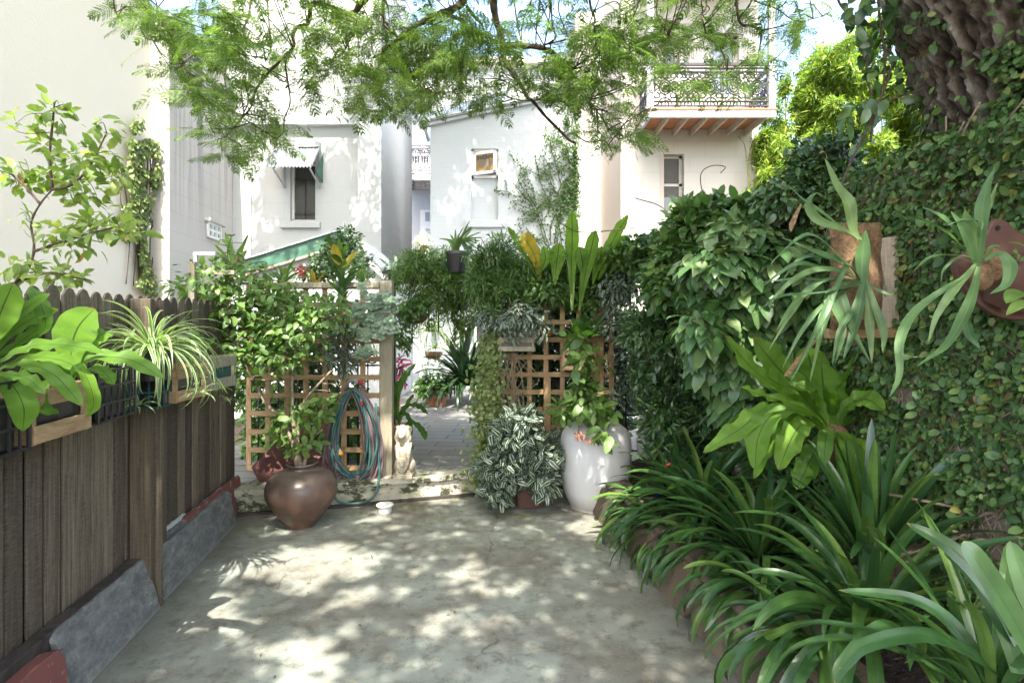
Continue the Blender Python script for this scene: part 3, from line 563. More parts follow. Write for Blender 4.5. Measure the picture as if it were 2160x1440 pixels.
mb = MB(); mb.prism([D(745, 512, YS-.1), D(812, 575, YS-.1), D(812, 592, YS-.1), D(745, 528, YS-.1)], (0, .05, 0)); obj('barge_board', mb, M['white'], sh)
# middle white house
YB = 12.0; hm = thing('white_brick_house', 'white painted brick house with a sloping roof edge and an open leadlight casement', 'house', (X(1060, YB), YB, 0))
bx0, bx1 = X(908, YB), X(1216, YB); vx0, vx1, vz0, vz1 = X(994, YB), X(1051, YB), Z(465, YB), Z(314, YB)
mb = MB(); th = .14; zt0, zt1 = Z(264, YB), Z(197, YB)
for a_, b_, c_, d_ in ((bx0, vx0, 0, 0), (vx1, bx1, 0, 0)):
    za = zt0+(zt1-zt0)*(a_-bx0)/(bx1-bx0); zb_ = zt0+(zt1-zt0)*(b_-bx0)/(bx1-bx0); mb.prism([V3(a_, YB, 0), V3(b_, YB, 0), V3(b_, YB, zb_), V3(a_, YB, za)], (0, 3.5, 0))
za = zt0+(zt1-zt0)*(vx0-bx0)/(bx1-bx0); zb_ = zt0+(zt1-zt0)*(vx1-bx0)/(bx1-bx0)
mb.prism([V3(vx0, YB, vz1), V3(vx1, YB, vz1), V3(vx1, YB, zb_), V3(vx0, YB, za)], (0, 3.5, 0)); wallbox(mb, vx0, vx1, YB+.0, YB+3.5, 0, vz0); wz = Z(374, YB); wallbox(mb, vx0, vx1, YB+.10, YB+3.5, vz0, wz)
obj('wall', mb, M['wallB'], hm)
mb = MB(); wallbox(mb, vx0, vx1, YB+.5, YB+.55, wz, vz1); obj('dark_room', mb, M['wallS'], hm)
mb = MB(); 
for x0, x1, z0, z1 in ((vx0, vx0+.05, wz, vz1), (vx1-.04, vx1, wz, vz1), (vx0, vx1, wz, wz+.05), (vx0, vx1, vz1-.04, vz1)): wallbox(mb, x0, x1, YB+.05, YB+.13, z0, z1)
wn = obj('window', mb, M['white'], hm)
# casement leaf swung outward
ca = V3(vx0+.06, YB+.03, 0); cb = V3(X(1047, YB-.14), YB-.17, 0); cu = cb-ca; z0, z1 = Z(369, YB), Z(322, YB); ln = np.linalg.norm(cu); cn = unit(np.cross(cu, AZ)); fr = .055
mb = MB(); 
for f0, f1, a_, b_ in ((0, fr/ln, 0, 1), (1-fr/ln, 1, 0, 1), (0, 1, 0, fr/(z1-z0)), (0, 1, 1-fr/(z1-z0), 1)): mb.box(ca+cu*f0+AZ*(z0+(z1-z0)*a_), cu*(f1-f0), cn*.035, AZ*(z1-z0)*(b_-a_))
cs = obj('casement', mb, M['white'], hm); mb = MB(); gp = [ca+cu*.08+cn*.02+AZ*(z0+.04), ca+cu*.92+cn*.02+AZ*(z0+.04), ca+cu*.92+cn*.02+AZ*(z1-.04), ca+cu*.08+cn*.02+AZ*(z1-.04)]
mb.add(gp, [np.array([[0, 1, 2, 3]])], [(0, 0), (1, 0), (1, 1), (0, 1)]); mb.add(np.array(gp)-cn*.004, [np.array([[3, 2, 1, 0]])], [(0, 0), (1, 0), (1, 1), (0, 1)]); obj('leadlight_pane', mb, M['stained'], cs)
mb = MB(); wallbox(mb, X(981, YB), X(1066, YB), YB-.07, YB+.001, Z(480, YB), Z(465, YB)); obj('sill', mb, M['wallB'], hm, bevel=.008)
mb = MB(); mb.prism([D(888, 268, YB-.1), D(1250, 190, YB-.1), D(1250, 182, YB-.1), D(888, 258, YB-.1)], (0, .12, 0)); obj('fascia', mb, M['trim'], hm)
mb = MB(); mb.prism([D(884, 260, YB-.14), D(1252, 183, YB-.14), D(1252, 179, YB-.14), D(884, 255, YB-.14)], (0, .2, 0)); mb.tube([D(893, 262, YB-.12), D(900, 285, YB-.1), D(905, 298, YB-.05)], .03, 8); obj('gutter', mb, M['greyp'], hm)
mb = MB(); mb.prism([D(882, 256, YB), D(1075, 214, YB), V3(X(1068, 14), 14, Z(190, 14)), V3(X(880, 14), 14, Z(246, 14))], (0, 0, .04)); obj('roof', mb, M['rooftin'], hm)
# tall block behind the middle house
YM = 16.0; hk = thing('tall_rear_house', 'tall white house block rising behind the sloping roof of the white brick house', 'house', (X(1080, YM), YM, 0))
mb = MB(); wallbox(mb, X(912, YM), X(1290, YM), YM, YM+5, 0, Z(140, YM)); obj('wall', mb, M['wallB'], hk)
mb = MB(); wallbox(mb, X(905, YM), X(1296, YM), YM-.25, YM+5, Z(140, YM), Z(128, YM)); wallbox(mb, X(908, YM), X(1293, YM), YM-.15, YM+5, Z(146, YM), Z(140, YM)); obj('cornice', mb, M['wallC'], hk)
mb = MB(); wallbox(mb, X(1000, YM), X(1115, YM), YM+.6, YM+1.6, Z(128, YM), Z(98, YM)); obj('chimney', mb, M['wallC'], hk)
# far terrace seen through the gap
def lace(m_, o, ex, ez, n, r=.009, full=True):      # cast lace panel: origin, width vector, height vector
    o, ex, ez = map(lambda q: np.asarray(q, float), (o, ex, ez)); L = np.linalg.norm(ex); H = np.linalg.norm(ez); ux, uz = ex/L, ez/H; mw = L/n
    P_ = lambda x, z: o+ux*x+uz*z
    def arc(cx, cz, ra, rb, a0, a1, rr=r, k=14): m_.tube([P_(cx+ra*math.cos(R(a)), cz+rb*math.sin(R(a))) for a in np.linspace(a0, a1, k)], rr, 4, cap=False)
    for i in range(n):
        c = (i+.5)*mw; q = mw/2
        arc(c, H*.5, q*.52, H*.20, 0, 360); arc(c, H*.5, q*.36, H*.135, 0, 360); arc(c, H*.5, q*.15, H*.05, 0, 360, r, 8)
        for s in (-1, 1):
            arc(c+s*q*.72, H*.80, q*.24, H*.07, -90, 240, r, 10); arc(c+s*q*.30, H*.80, q*.2, H*.06, 0, 300, r, 9); arc(c+s*q*.72, H*.28, q*.26, H*.07, -200, 90, r, 10)
            m_.tube([P_(c+s*q*.5, H*.5), P_(c+s*q*.98, H*.62)], r, 4, cap=False); m_.tube([P_(c+s*q*.5, H*.5), P_(c+s*q*.98, H*.38)], r, 4, cap=False)
            m_.tube([P_(c, H*.71), P_(c+s*q*.5, H*.90)], r, 4, cap=False); m_.tube([P_(c+s*q*.9, H*.37), P_(c+s*q*.9, H*.63)], r*1.2, 4, cap=False)
            arc(c+s*q*.5, H*.63, q*.14, H*.05, 0, 360, r*.8, 8); arc(c+s*q*.52, H*.37, q*.14, H*.05, 0, 360, r*.8, 8)
        arc(c, H*.03, q*.62, H*.19, 0, 180, r, 12); arc(c, H*.03, q*.32, H*.1, 0, 180, r, 8); m_.tube([P_(c, 0), P_(c, H*.3)], r, 4, cap=False); m_.tube([P_(c-q, 0), P_(c-q, H*.3)], r, 4, cap=False); m_.tube([P_(c, H*.82), P_(c, H)], r, 4, cap=False)
    for z in (0, .12, .9, 1.0): m_.tube([P_(0, H*z), P_(L, H*z)], r*1.3, 4)
YT = 21.0; ht = thing('balcony_terrace_house', 'distant white terrace house with lacework balcony seen through the gap', 'house', (X(890, YT), YT, 0))
mb = MB(); wallbox(mb, X(845, YT), X(925, YT), YT+1.2, YT+5, 0, Z(60, YT)); obj('wall', mb, M['wallB'], ht)
for z0_, z1_ in ((379, 366), (188, 176)): mb = MB(); wallbox(mb, X(845, YT), X(925, YT), YT, YT+1.2, Z(z0_, YT), Z(z1_, YT)); obj('balcony_floor', mb, M['white'], ht)
mb = MB(); lace(mb, D(858, 366, YT), (X(915, YT)-X(858, YT), 0, 0), (0, 0, Z(308, YT)-Z(366, YT)), 3, .014); obj('balustrade', mb, M['lace'], ht)
for y0_ in (400, 208): mb = MB(); lace(mb, D(858, y0_, YT), (X(915, YT)-X(858, YT), 0, 0), (0, 0, Z(y0_-18, YT)-Z(y0_, YT)), 5, .01); obj('lace_fringe', mb, M['lace'], ht)
for z0, z1 in ((540, 430), (300, 205)):
    mb = MB(); wallbox(mb, X(876, YT), X(915, YT), YT+1.14, YT+1.2, Z(z0, YT), Z(z1, YT)); d_ = obj('door', mb, M['white'], ht)
    mb = MB(); wallbox(mb, X(888, YT), X(900, YT), YT+1.12, YT+1.139, Z(z0-8, YT), Z(z0-68, YT)); wallbox(mb, X(887, YT), X(897, YT), YT+1.12, YT+1.139, Z(z0-85, YT), Z(z0-105, YT)); wallbox(mb, X(899, YT), X(909, YT), YT+1.12, YT+1.139, Z(z0-85, YT), Z(z0-105, YT)); obj('pane', mb, M['sky_glass'], d_)
# right hand house with balcony
YC = 13.2; YBk = 12.0; hc = thing('balcony_house', 'cream house on the right with a timber floored cast lace balcony', 'house', (X(1450, YC), YC, 0))
cx0, cx1 = X(1310, YC), X(1600, YC); H1 = [(X(1391, YC), X(1443, YC), Z(449, YC), Z(325, YC)), (X(1388, YC), X(1434, YC), Z(142, YC), Z(44, YC)), (X(1500, YC), X(1560, YC), Z(200, YC), Z(70, YC))]
mb = MB(); wall_holes(mb, cx0, cx1, YC, .25, 0, 9.9, H1); obj('wall', mb, M['wallC'], hc)
mb = MB(); f0 = V3(cx0-.001, YC+.01, 0); f1 = V3(X(1262, 15.4), 15.4, 0); mb.prism([f0, f1, f1+V3(1, 0, 0), f0+V3(1, 0, 0)], AZ*9.9); obj('side_wall', mb, M['rough'], hc)
mb = MB(); wallbox(mb, X(1214, 15.3), X(1266, 15.3), 15.3, 19, 0, 9.9); obj('rear_wing', mb, M['wallC'], hc)
mb = MB(); wallbox(mb, X(1256, 15.2), X(1266, 15.2), 15.1, 15.3, 0, 9.8); obj('downpipe', mb, M['white'], hc)
for hi, (a_, b_, c_, d_) in enumerate(H1):
    mb = MB(); yy = YC+.2
    for x0, x1, z0, z1 in ((a_, a_+.05, c_, d_), (b_-.07, b_, c_, d_), (a_, b_, c_, c_+.06), (a_, b_, d_-.06, d_), (a_, b_, (c_+d_)/2-.03, (c_+d_)/2+.03)): wallbox(mb, x0, x1, yy-.03, yy+.05, z0, z1)
    wn = obj('window' if hi < 2 else 'door', mb, M['wallC'], hc); mb = MB(); wallbox(mb, a_+.03, b_-.04, yy+.02, yy+.06, c_+.03, d_-.03); obj('pane', mb, M['dglass'] if hi == 0 else M['sky_glass'] if hi == 2 else M['dglass'], wn)
    if hi < 2:
        mb = MB(); nb = 22; 
        for i in range(nb): zz = c_+.42+(d_-c_-.46)*i/nb; mb.box((a_+.06, yy-.001, zz), (b_-a_-.13, 0, 0), (0, .012, .008), (0, -.006, .03))
        obj('blind', mb, M['blind'], wn)
bc = []; bx0_, bx1_ = X(1372, YBk), X(1636, YBk); fz0, fz1 = Z(248, YBk), Z(232, YBk)
mb = MB(); wallbox(mb, X(1368, YBk), X(1636, YBk), YBk-.02, YBk+.05, fz0, fz1-.01); mb.box((X(1368, YBk), YBk+.051, fz0), (.06, 0, 0), (0, 1.14, 0), (0, 0, fz1-fz0-.012)); obj('fascia', mb, M['trim'], hc)
mb = MB(); wallbox(mb, X(1366, YBk), X(1638, YBk), YBk-.04, YC-.001, fz1-.008, fz1+.025); obj('balcony_floor', mb, M['deck'], hc)
for i in range(6):
    x = bx0_+.12+(bx1_-bx0_-.16)*(i+.5)/6; mb = MB(); mb.box((x+.06, YBk+.052, fz0-.0), (.045, 0, 0), (0, YC-YBk-.054, 0), (0, 0, fz1-fz0-.012)); obj('joist', mb, M['joist'], hc)
for px in (1366, 1623):
    mb = MB(); wallbox(mb, X(px, YBk), X(px+13, YBk), YBk-.005, YBk+.11, fz1+.026, 9.3); obj('balcony_post', mb, M['trim'], hc)
mb = MB(); lace(mb, (X(1380, YBk), YBk+.05, fz1+.10), (X(1622, YBk)-X(1380, YBk), 0, 0), (0, 0, Z(142, YBk)-fz1-.10), 5, .017); lace(mb, (bx0_+.04, YBk+.12, fz1+.10), (0, YC-YBk-.14, 0), (0, 0, Z(142, YBk)-fz1-.10), 3, .011); lace(mb, (bx1_-.06, YBk+.12, fz1+.10), (0, YC-YBk-.14, 0), (0, 0, Z(142, YBk)-fz1-.10), 3, .011); obj('balustrade', mb, M['lace'], hc)
mb = MB(); hz = Z(134, YBk); mb.cbox(((bx0_+bx1_)/2, YBk+.05, hz), bx1_-bx0_-.1, .07, .05); mb.box((bx0_+.01, YBk+.10, hz-.025), (.07, 0, 0), (0, YC-YBk-.11, 0), (0, 0, .05)); mb.box((bx1_-.09, YBk+.10, hz-.025), (.07, 0, 0), (0, YC-YBk-.11, 0), (0, 0, .05)); obj('handrail', mb, M['iron'], hc)
mb = MB(); wallbox(mb, bx0_-.1, bx1_+.1, YBk-.15, YC+.3, 9.3, 9.5); obj('balcony_roof', mb, M['white'], hc)
# ------------------------------------------------------------------ garden wall on the right
gw = thing('garden_wall', 'old rendered garden wall almost hidden under creeping fig on the right', 'wall', W(3, 2.2))
mb = MB(); mb.box(W(1.0, 2.2, 0), AT*4.3, AS*.22, AZ*2.3); obj('wall', mb, M['gwall'], gw)
# ------------------------------------------------------------------ trellises
def trellis(name, px0, px1, Y, z0, z1, label, posts, lw=.045, rails=None, vs_=None, skip=None):
    tr = thing(name, label, 'trellis', (X((px0+px1)/2, Y), Y, z0)); x0, x1 = X(px0, Y), X(px1, Y)
    mb = MB(); n = int(round((z1-z0)/.165)); 
    for i in range(n+1):
        z = z0+(z1-z0)*i/n; wallbox(mb, x0+random.random()*.01, x1, Y-.02, Y-.001, z-lw/2, z+lw/2)
    obj('lattice_rails', mb, M['pineh'], tr, bevel=.002); mb = MB(); n = int(round((x1-x0)/.165))
    for i in range(n+1):
        x = x0+(x1-x0)*i/n; wallbox(mb, x-lw/2, x+lw/2, Y+.001, Y+.02, z0-.02, z1+.02)
    obj('lattice_uprights', mb, M['pine'], tr, bevel=.002)
    for a, b, c, d, mt in posts:
        mb = MB(); wallbox(mb, X(a, Y), X(b, Y), Y-.045, Y+.04, c, d); obj('post', mb, M[mt], tr, bevel=.003)
    return tr
tl = trellis('lattice_trellis', 524, 805, 5.1, .26, 1.88, 'golden pine lattice trellis left of the gateway with the hoses hanging on it', [(803, 829, .2, 1.935, 'pinegrey')])
mb = MB(); wallbox(mb, X(540, 5.1), X(803, 5.1), 5.04, 5.11, Z(608, 5.1), Z(596, 5.1)); obj('top_rail', mb, M['pinegrey'], tl, bevel=.003)
t2 = thing('timber_frame', 'thin greenish timber frame standing at the far end of the paling fence', 'frame', D(407, 760, 4.3))
for a in ((400, 413, 760, 552),): mb = MB(); wallbox(mb, X(a[0], 4.3), X(a[1], 4.3), 4.28, 4.32, .3, Z(a[3], 4.3)); obj('post', mb, M['pinegrey'], t2)
for y in (570, 654): mb = MB(); wallbox(mb, X(413, 4.3), X(490, 4.3), 4.33, 4.355, Z(y+8, 4.3), Z(y-1, 4.3)); obj('rail', mb, M['pinegrey'], t2)
mb = MB(); wallbox(mb, X(403, 4.3), X(411, 4.3), 4.325, 4.35, Z(600, 4.3), Z(530, 4.3)); wallbox(mb, X(411, 4.3), X(450, 4.3), 4.325, 4.35, Z(537, 4.3), Z(530, 4.3)); obj('bracket', mb, M['trim'], t2)
tr2 = trellis('lattice_trellis', 1048, 1290, 5.35, .42, 2.05, 'golden pine lattice trellis right of the gateway with crates hung on it', [(1257, 1272, .2, 2.06, 'pine'), (1147, 1161, .25, 1.05, 'pine')])
# iron fence behind the left trellis
mb = MB(); Yf = 5.45
for i in range(12): x = X(545+i*21, Yf); mb.tube([V3(x, Yf, .2), V3(x, Yf, 1.42)], .008, 6)
for z in (.35, 1.15, 1.38): mb.tube([V3(X(535, Yf), Yf, z), V3(X(800, Yf), Yf, z)], .01, 6)
for i in range(3):
    cx = X(748+i*19, Yf); 
    for rr in (.05, .03): mb.tube([V3(cx+rr*math.cos(a), Yf-.02, 1.22+rr*math.sin(a)) for a in np.linspace(0, 6.28, 14)], .008, 5)
    mb.tube([V3(cx, Yf-.02, 1.28), V3(cx+.02, Yf-.02, 1.33), V3(cx, Yf-.02, 1.37), V3(cx-.02, Yf-.02, 1.33), V3(cx, Yf-.02, 1.28)], .008, 5)
tag(obj('iron_fence', mb, M['iron'], smooth=True), 'black iron fence with scroll tops behind the left trellis', 'fence')
mb = MB(); Yf = 5.6; 
for i in range(7): x = X(1160+i*32, Yf); mb.tube([V3(x, Yf, .2), V3(x, Yf, 1.3)], .009, 6); [mb.tube([V3(x+.055+rr*math.cos(a), Yf, zz+rr*math.sin(a)) for a in np.linspace(0, 5.2, 12)], .007, 5) for rr in (.045, .025) for zz in (.55, .75, .95)]
for z in (.3, .65, 1.05, 1.3): mb.tube([V3(X(1150, Yf), Yf, z), V3(X(1370, Yf), Yf, z)], .01, 6)
tag(obj('iron_fence', mb, M['iron'], smooth=True), 'black scrolled iron panel behind the right trellis and white jar', 'fence')
# arbour over the gateway
ar = thing('arbour', 'black painted arbour beams over the gateway carrying hanging baskets', 'arbour', (X(900, 6.3), 6.3, .2)); Yq = 6.3
for a, b, y0, y1, yy in ((806, 1010, 590, 598, 6.3), (835, 1010, 573, 579, 6.9)): mb = MB(); wallbox(mb, X(a, yy), X(b, yy), yy-.03, yy+.03, Z(y1, yy), Z(y0, yy)); obj('beam', mb, M['iron'], ar)
for px in (829, 1040): mb = MB(); wallbox(mb, X(px, Yq), X(px+6, Yq), Yq-.02, Yq+.02, .2, Z(590, Yq)); obj('post', mb, M['iron'], ar)
mb = MB(); mb.cbox(D(822, 575, 6.2), .14, .14, .03); mb.prism([D(812, 573, 6.13), D(834, 573, 6.13), D(826, 568, 6.13), D(818, 568, 6.13)], (0, .12, 0)); mb.tube([D(822, 577, 6.2), D(822, 600, 6.2)], .015, 6); obj('post_cap', mb, M['iron'], ar)
for px in (905, 925):
    mb = MB(); Ym = 6.6; mb.tube([D(px, 600, Ym), D(px, 700, Ym)], .008, 5)
    for q in range(5): c = D(px+5, 615+q*17, Ym); mb.tube([c+V3(.035*math.cos(a), 0, .04*math.sin(a)) for a in np.linspace(0, 6.28, 12)], .006, 5)
    obj('scroll_bracket', mb, M['iron'], ar)
# white column and rear wall of the gateway
mb = MB(); c = V3(X(899, 10.4), 10.4, .2); mb.lathe(c, [(.16, 0), (.16, .06), (.12, .1), (.11, 2.3), (.15, 2.34), (.15, 2.42), (0, 2.42)], 28); tag(obj('column', mb, M['white'], smooth=True), 'white round column behind the spider plant in the gateway', 'column')
mb = MB(); wallbox(mb, X(800, 11.6), X(908, 11.6), 11.6, 11.75, 0, Z(600, 11.6)); rw = thing('gateway_rear_wall', 'low white rear wall with a pale door beyond the gateway', 'wall', (X(860, 11.6), 11.6, .2)); obj('wall', mb, M['wallB'], rw); mb = MB(); wallbox(mb, X(838, 11.6), X(866, 11.6), 11.56, 11.599, .2, Z(620, 11.6)); obj('door', mb, M['white'], rw)
hw = thing('dark_window', 'dark sash window low on the white wall right of the gateway', 'window', D(1015, 745, 11.9)); mb = MB(); Yw = 11.9
for x0, x1, z0, z1 in ((1001, 1005, 770, 675), (1030, 1034, 770, 675), (1001, 1034, 728, 722), (1001, 1034, 770, 764)): wallbox(mb, X(x0, Yw), X(x1, Yw), Yw, Yw+.08, Z(z0, Yw), Z(z1, Yw))
obj('window_frame', mb, M['white'], hw); mb = MB(); wallbox(mb, X(1003, Yw), X(1032, Yw), Yw+.04, Yw+.07, Z(768, Yw), Z(676, Yw)); obj('pane', mb, M['dglass'], hw)
# ------------------------------------------------------------------ pots, jars, crates, hoses, statue
# earthenware pot
gp = D(634, 1105, 4.36); gp[2] = 0; R0 = .262
prof = [(0, .0), (.095, .0), (.105, .012), (.155, .07), (.215, .15), (.255, .225), (.266, .28), (.256, .335), (.225, .382), (.175, .415), (.125, .432), (.098, .44), (.095, .452), (.106, .466), (.108, .474), (.100, .48), (.088, .470), (.086, .43), (.0, .42)]
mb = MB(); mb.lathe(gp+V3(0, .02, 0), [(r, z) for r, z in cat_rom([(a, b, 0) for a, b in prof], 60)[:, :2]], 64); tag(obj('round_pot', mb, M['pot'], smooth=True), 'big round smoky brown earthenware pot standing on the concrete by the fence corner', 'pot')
# white jar
gj = D(1256, 1083, 4.86); gj[2] = 0; prof = [(0, 0), (.20, 0), (.215, .012), (.262, .11), (.29, .24), (.301, .38), (.303, .50), (.295, .585), (.265, .65), (.205, .695), (.155, .715), (.13, .732), (.138, .752), (.148, .762), (.135, .775), (.115, .755), (.112, .70), (0, .66)]
mb = MB(); mb.lathe(gj, [(r, z) for r, z in cat_rom([(a, b, 0) for a, b in prof], 64)[:, :2]], 64); tag(obj('tall_jar', mb, M['jar'], smooth=True), 'tall white glazed jar with earthy stains at its foot beside the right trellis', 'jar')
mb = MB(); c = D(1385, 1085, 4.6); mb.prism([V3(X(1190, 4.6), 4.42, .001), V3(X(1385, 4.6), 4.42, .001), V3(X(1385, 4.6), 4.95, .001), V3(X(1190, 4.6), 4.95, .001)], (0, 0, .012))
# square brown pot under the variegated plant
c = D(1118, 1058, 4.9); c[2] = 0; mb = MB(); mb.lathe(c, [(0, 0), (.115, 0), (.15, .27), (.165, .275), (.165, .31), (.145, .31), (.13, .26), (0, .26)], 40, sq=5); tag(obj('square_pot', mb, M['brownp'], smooth=False, bevel=.004), 'square reddish brown pot buried under the striped trailing plant', 'pot')
# low white disc on its base
c = D(812, 1078, 4.67); c[2] = 0; mb = MB(); mb.lathe(c, [(0, 0), (.052, 0), (.055, .01), (.052, .05), (.04, .055), (.04, .06)], 36); ds = tag(obj('vent_cap', mb, M['marble'], smooth=True), 'small white round vent cap standing on the concrete near the step', 'vent cap')
mb = MB(); mb.lathe(c, [(0, .058), (.066, .058), (.07, .065), (.066, .073), (.04, .078), (0, .08)], 36); obj('lid', mb, M['white'], ds, smooth=True)
# red metal boards behind the pot
mb = MB(); mb.prism([D(556, 1035, 4.83), D(530, 985, 4.9), D(590, 925, 5.0), D(640, 960, 4.95)], (.01, .012, 0)); tag(obj('metal_board', mb, M['redmet']), 'dull red metal board leaning behind the left side of the round pot', 'board')
mb = MB(); mb.prism([D(600, 1040, 4.8), D(636, 935, 4.98), D(682, 950, 4.98), D(705, 1035, 4.8)], (.0, .012, 0)); tag(obj('metal_board', mb, M['redmet']), 'rust red metal board behind the right side of the round pot', 'board')
# hoses
def hose(turns, r, seed, cx, Y, top, wd, hg, name, mat, label, ends=1):
    g = np.random.default_rng(seed); pts = []; 
    for k in range(turns):
        ww = wd*(.75+.45*g.random()); hh = hg*(.80+.28*g.random()); sh = g.normal()*.03; yy = Y-.02-.05*g.random(); sg = 1 if g.random() < .5 else -1; x0 = g.normal()*.018
        for a in np.linspace(0, 2*math.pi, 22, endpoint=False):
            q = (1-math.cos(a))/2; pts.append((cx+x0+sh*q+sg*ww*math.sin(a)*(.62+.55*q)*(1+.0*q), yy-.012*math.sin(a*3+k), top-hh*q+.015*g.normal()*q))
    pts = np.array(pts); m_ = MB(); m_.tube(cat_rom(pts, len(pts)*3), r, 8); return tag(obj(name, m_, mat, smooth=True), label, 'hose'), pts
hx = X(750, 5.0); ht0 = Z(822, 5.0)
h1, hp = hose(15, .0105, 5, hx, 4.99, ht0, .205, .93, 'garden_hose', M['rubber'], 'mauve striped garden hose hung in long loops on the left trellis')
h2, hp2 = hose(3, .0105, 11, hx+.0, 4.92, ht0+.01, .18, .84, 'garden_hose', M['teal'], 'teal green garden hose looped over the mauve one on the left trellis')
mb = MB(); mb.tube(cat_rom([D(793, 850, 4.95), D(797, 930, 4.93), D(800, 1000, 4.9), D(790, 1045, 4.85), D(760, 1060, 4.75), D(715, 1058, 4.75), D(700, 1030, 4.8)], 40), .0105, 8); obj('loose_loop', mb, M['teal'], h2, smooth=True)
def conn(c, d, cols, par):
    m_ = MB(); m_.lathe(c, [(0, 0), (.014, 0), (.016, .015), (.014, .03), (.016, .035), (.0, .035)], 12, d); o_ = obj('connector', m_, cols[0], par, smooth=True)
    m_ = MB(); m_.lathe(np.asarray(c)+unit(d)*.036, [(0, 0), (.019, 0), (.019, .03), (.013, .034), (0, .034)], 12, d); obj('nozzle', m_, cols[1], par, smooth=True)
conn(D(713, 945, 4.92), (.5, -.1, -.8), (M['greyp'], M['orangep']), h2); conn(D(762, 838, 4.9), (.1, -.05, -1), (M['greyp'], M['redp']), h1); conn(D(748, 806, 4.9), (1, -.1, 0), (M['greyp'], M['redp']), h2)
mb = MB(); mb.tube(cat_rom([D(728, 822, 5.05), D(735, 806, 4.96), D(748, 801, 4.93), D(760, 804, 4.96), D(768, 816, 5.05)], 16), .014, 8); tag(obj('hose_hook', mb, M['greyp'], smooth=True), 'pale grey hose hook fixed near the top of the hose loops', 'hook')
# seated lion with shield
def blobs(lst, vox=.012, name='body'):
    m_ = MB()
    for c, r in lst:
        r = np.broadcast_to(np.asarray(r, float), (3,)); n = 14; P = np.zeros((n, 20, 3))
        for i in range(n):
            for j in range(20): a = math.pi*i/(n-1); b_ = 2*math.pi*j/20; P[i, j] = np.asarray(c)+r*np.array([math.sin(a)*math.cos(b_), math.sin(a)*math.sin(b_), math.cos(a)])
        v = np.concatenate([P[0:1, 0], P[1:-1].reshape(-1, 3), P[-1:, 0]]); k = 20; mid = [[1+i*k+j, 1+i*k+(j+1) % k, 1+(i+1)*k+(j+1) % k, 1+(i+1)*k+j] for i in range(n-3) for j in range(k)]
        m_.add(v, [np.array(mid)[:, ::-1], np.array([[0, 1+(j+1) % k, 1+j] for j in range(k)])[:, ::-1], np.array([[len(v)-1, 1+(n-3)*k+j, 1+(n-3)*k+(j+1) % k] for j in range(k)])[:, ::-1]])
    return m_
lp = D(853, 998, 5.03); lp[2] = .2; L_ = lambda x, y, z: lp+V3(x, y, z)
bl = [(L_(0, .02, .14), (.075, .075, .10)), (L_(0, .0, .23), (.062, .06, .10)), (L_(-.055, .03, .09), (.04, .07, .06)), (L_(.055, .03, .09), (.04, .07, .06)), (L_(-.045, -.05, .055), (.026, .035, .03)), (L_(.045, -.05, .055), (.026, .035, .03)),
      (L_(-.01, -.005, .37), (.07, .065, .085)), (L_(-.01, -.05, .385), (.042, .045, .048)), (L_(-.01, -.09, .37), (.024, .026, .022)), (L_(-.01, -.085, .355), (.02, .02, .014)), (L_(-.055, -.01, .435), (.018, .014, .018)), (L_(.035, -.01, .435), (.018, .014, .018)), (L_(-.01, -.03, .44), (.03, .03, .025)),
      (L_(-.028, -.066, .405), (.012, .01, .008)), (L_(.01, -.066, .405), (.012, .01, .008)), (L_(-.01, -.085, .39), (.01, .02, .012))]
for i in range(34): a = rng.random()*6.28; z = .26+.16*rng.random(); bl.append((L_(-.01+.066*math.cos(a), .0+.055*math.sin(a)*(1 if math.sin(a) > 0 else .75), z), (.014, .016, .028)))
for s in (-1, 1):
    for q in range(6): f = q/5; bl.append((L_(s*(.052-.012*f), -.045-.02*math.sin(f*3), .27-.13*f), (.022-.004*f, .024, .03)))
    bl.append((L_(s*.04, -.085, .135), (.022, .02, .02)))
mb = blobs(bl); lo = obj('lion_statue', mb, M['lion'], smooth=True); tag(lo, 'small cast stone seated lion holding a shield on the step beside the trellis post', 'statue')
md = lo.modifiers.new('r', 'REMESH'); md.mode = 'VOXEL'; md.voxel_size = .006; md.use_smooth_shade = True
mb = MB(); mb.cbox(lp+V3(0, .0, .02), .17, .19, .04); mb.cbox(lp+V3(0, .0, .047), .15, .17, .014); obj('plinth', mb, M['lion'], lo, bevel=.006)
mb = MB(); sh_ = [(-.045, .175), (-.02, .185), (0, .178), (.02, .185), (.045, .175), (.05, .13), (.04, .09), (.02, .065), (0, .055), (-.02, .065), (-.04, .09), (-.05, .13)]; mb.prism([L_(x, -.105-.02*(z-.1), z) for x, z in sh_], (0, .018, 0)); shd = obj('shield', mb, M['lion'], lo, bevel=.005)
mb = blobs([(L_(0, -.112, .135), (.024, .012, .026)), (L_(0, -.122, .122), (.012, .01, .01)), (L_(-.018, -.115, .16), (.01, .008, .008)), (L_(.018, -.115, .16), (.01, .008, .008)), (L_(0, -.116, .10), (.022, .008, .008))]); obj('lion_mask', mb, M['lion'], shd, smooth=True)
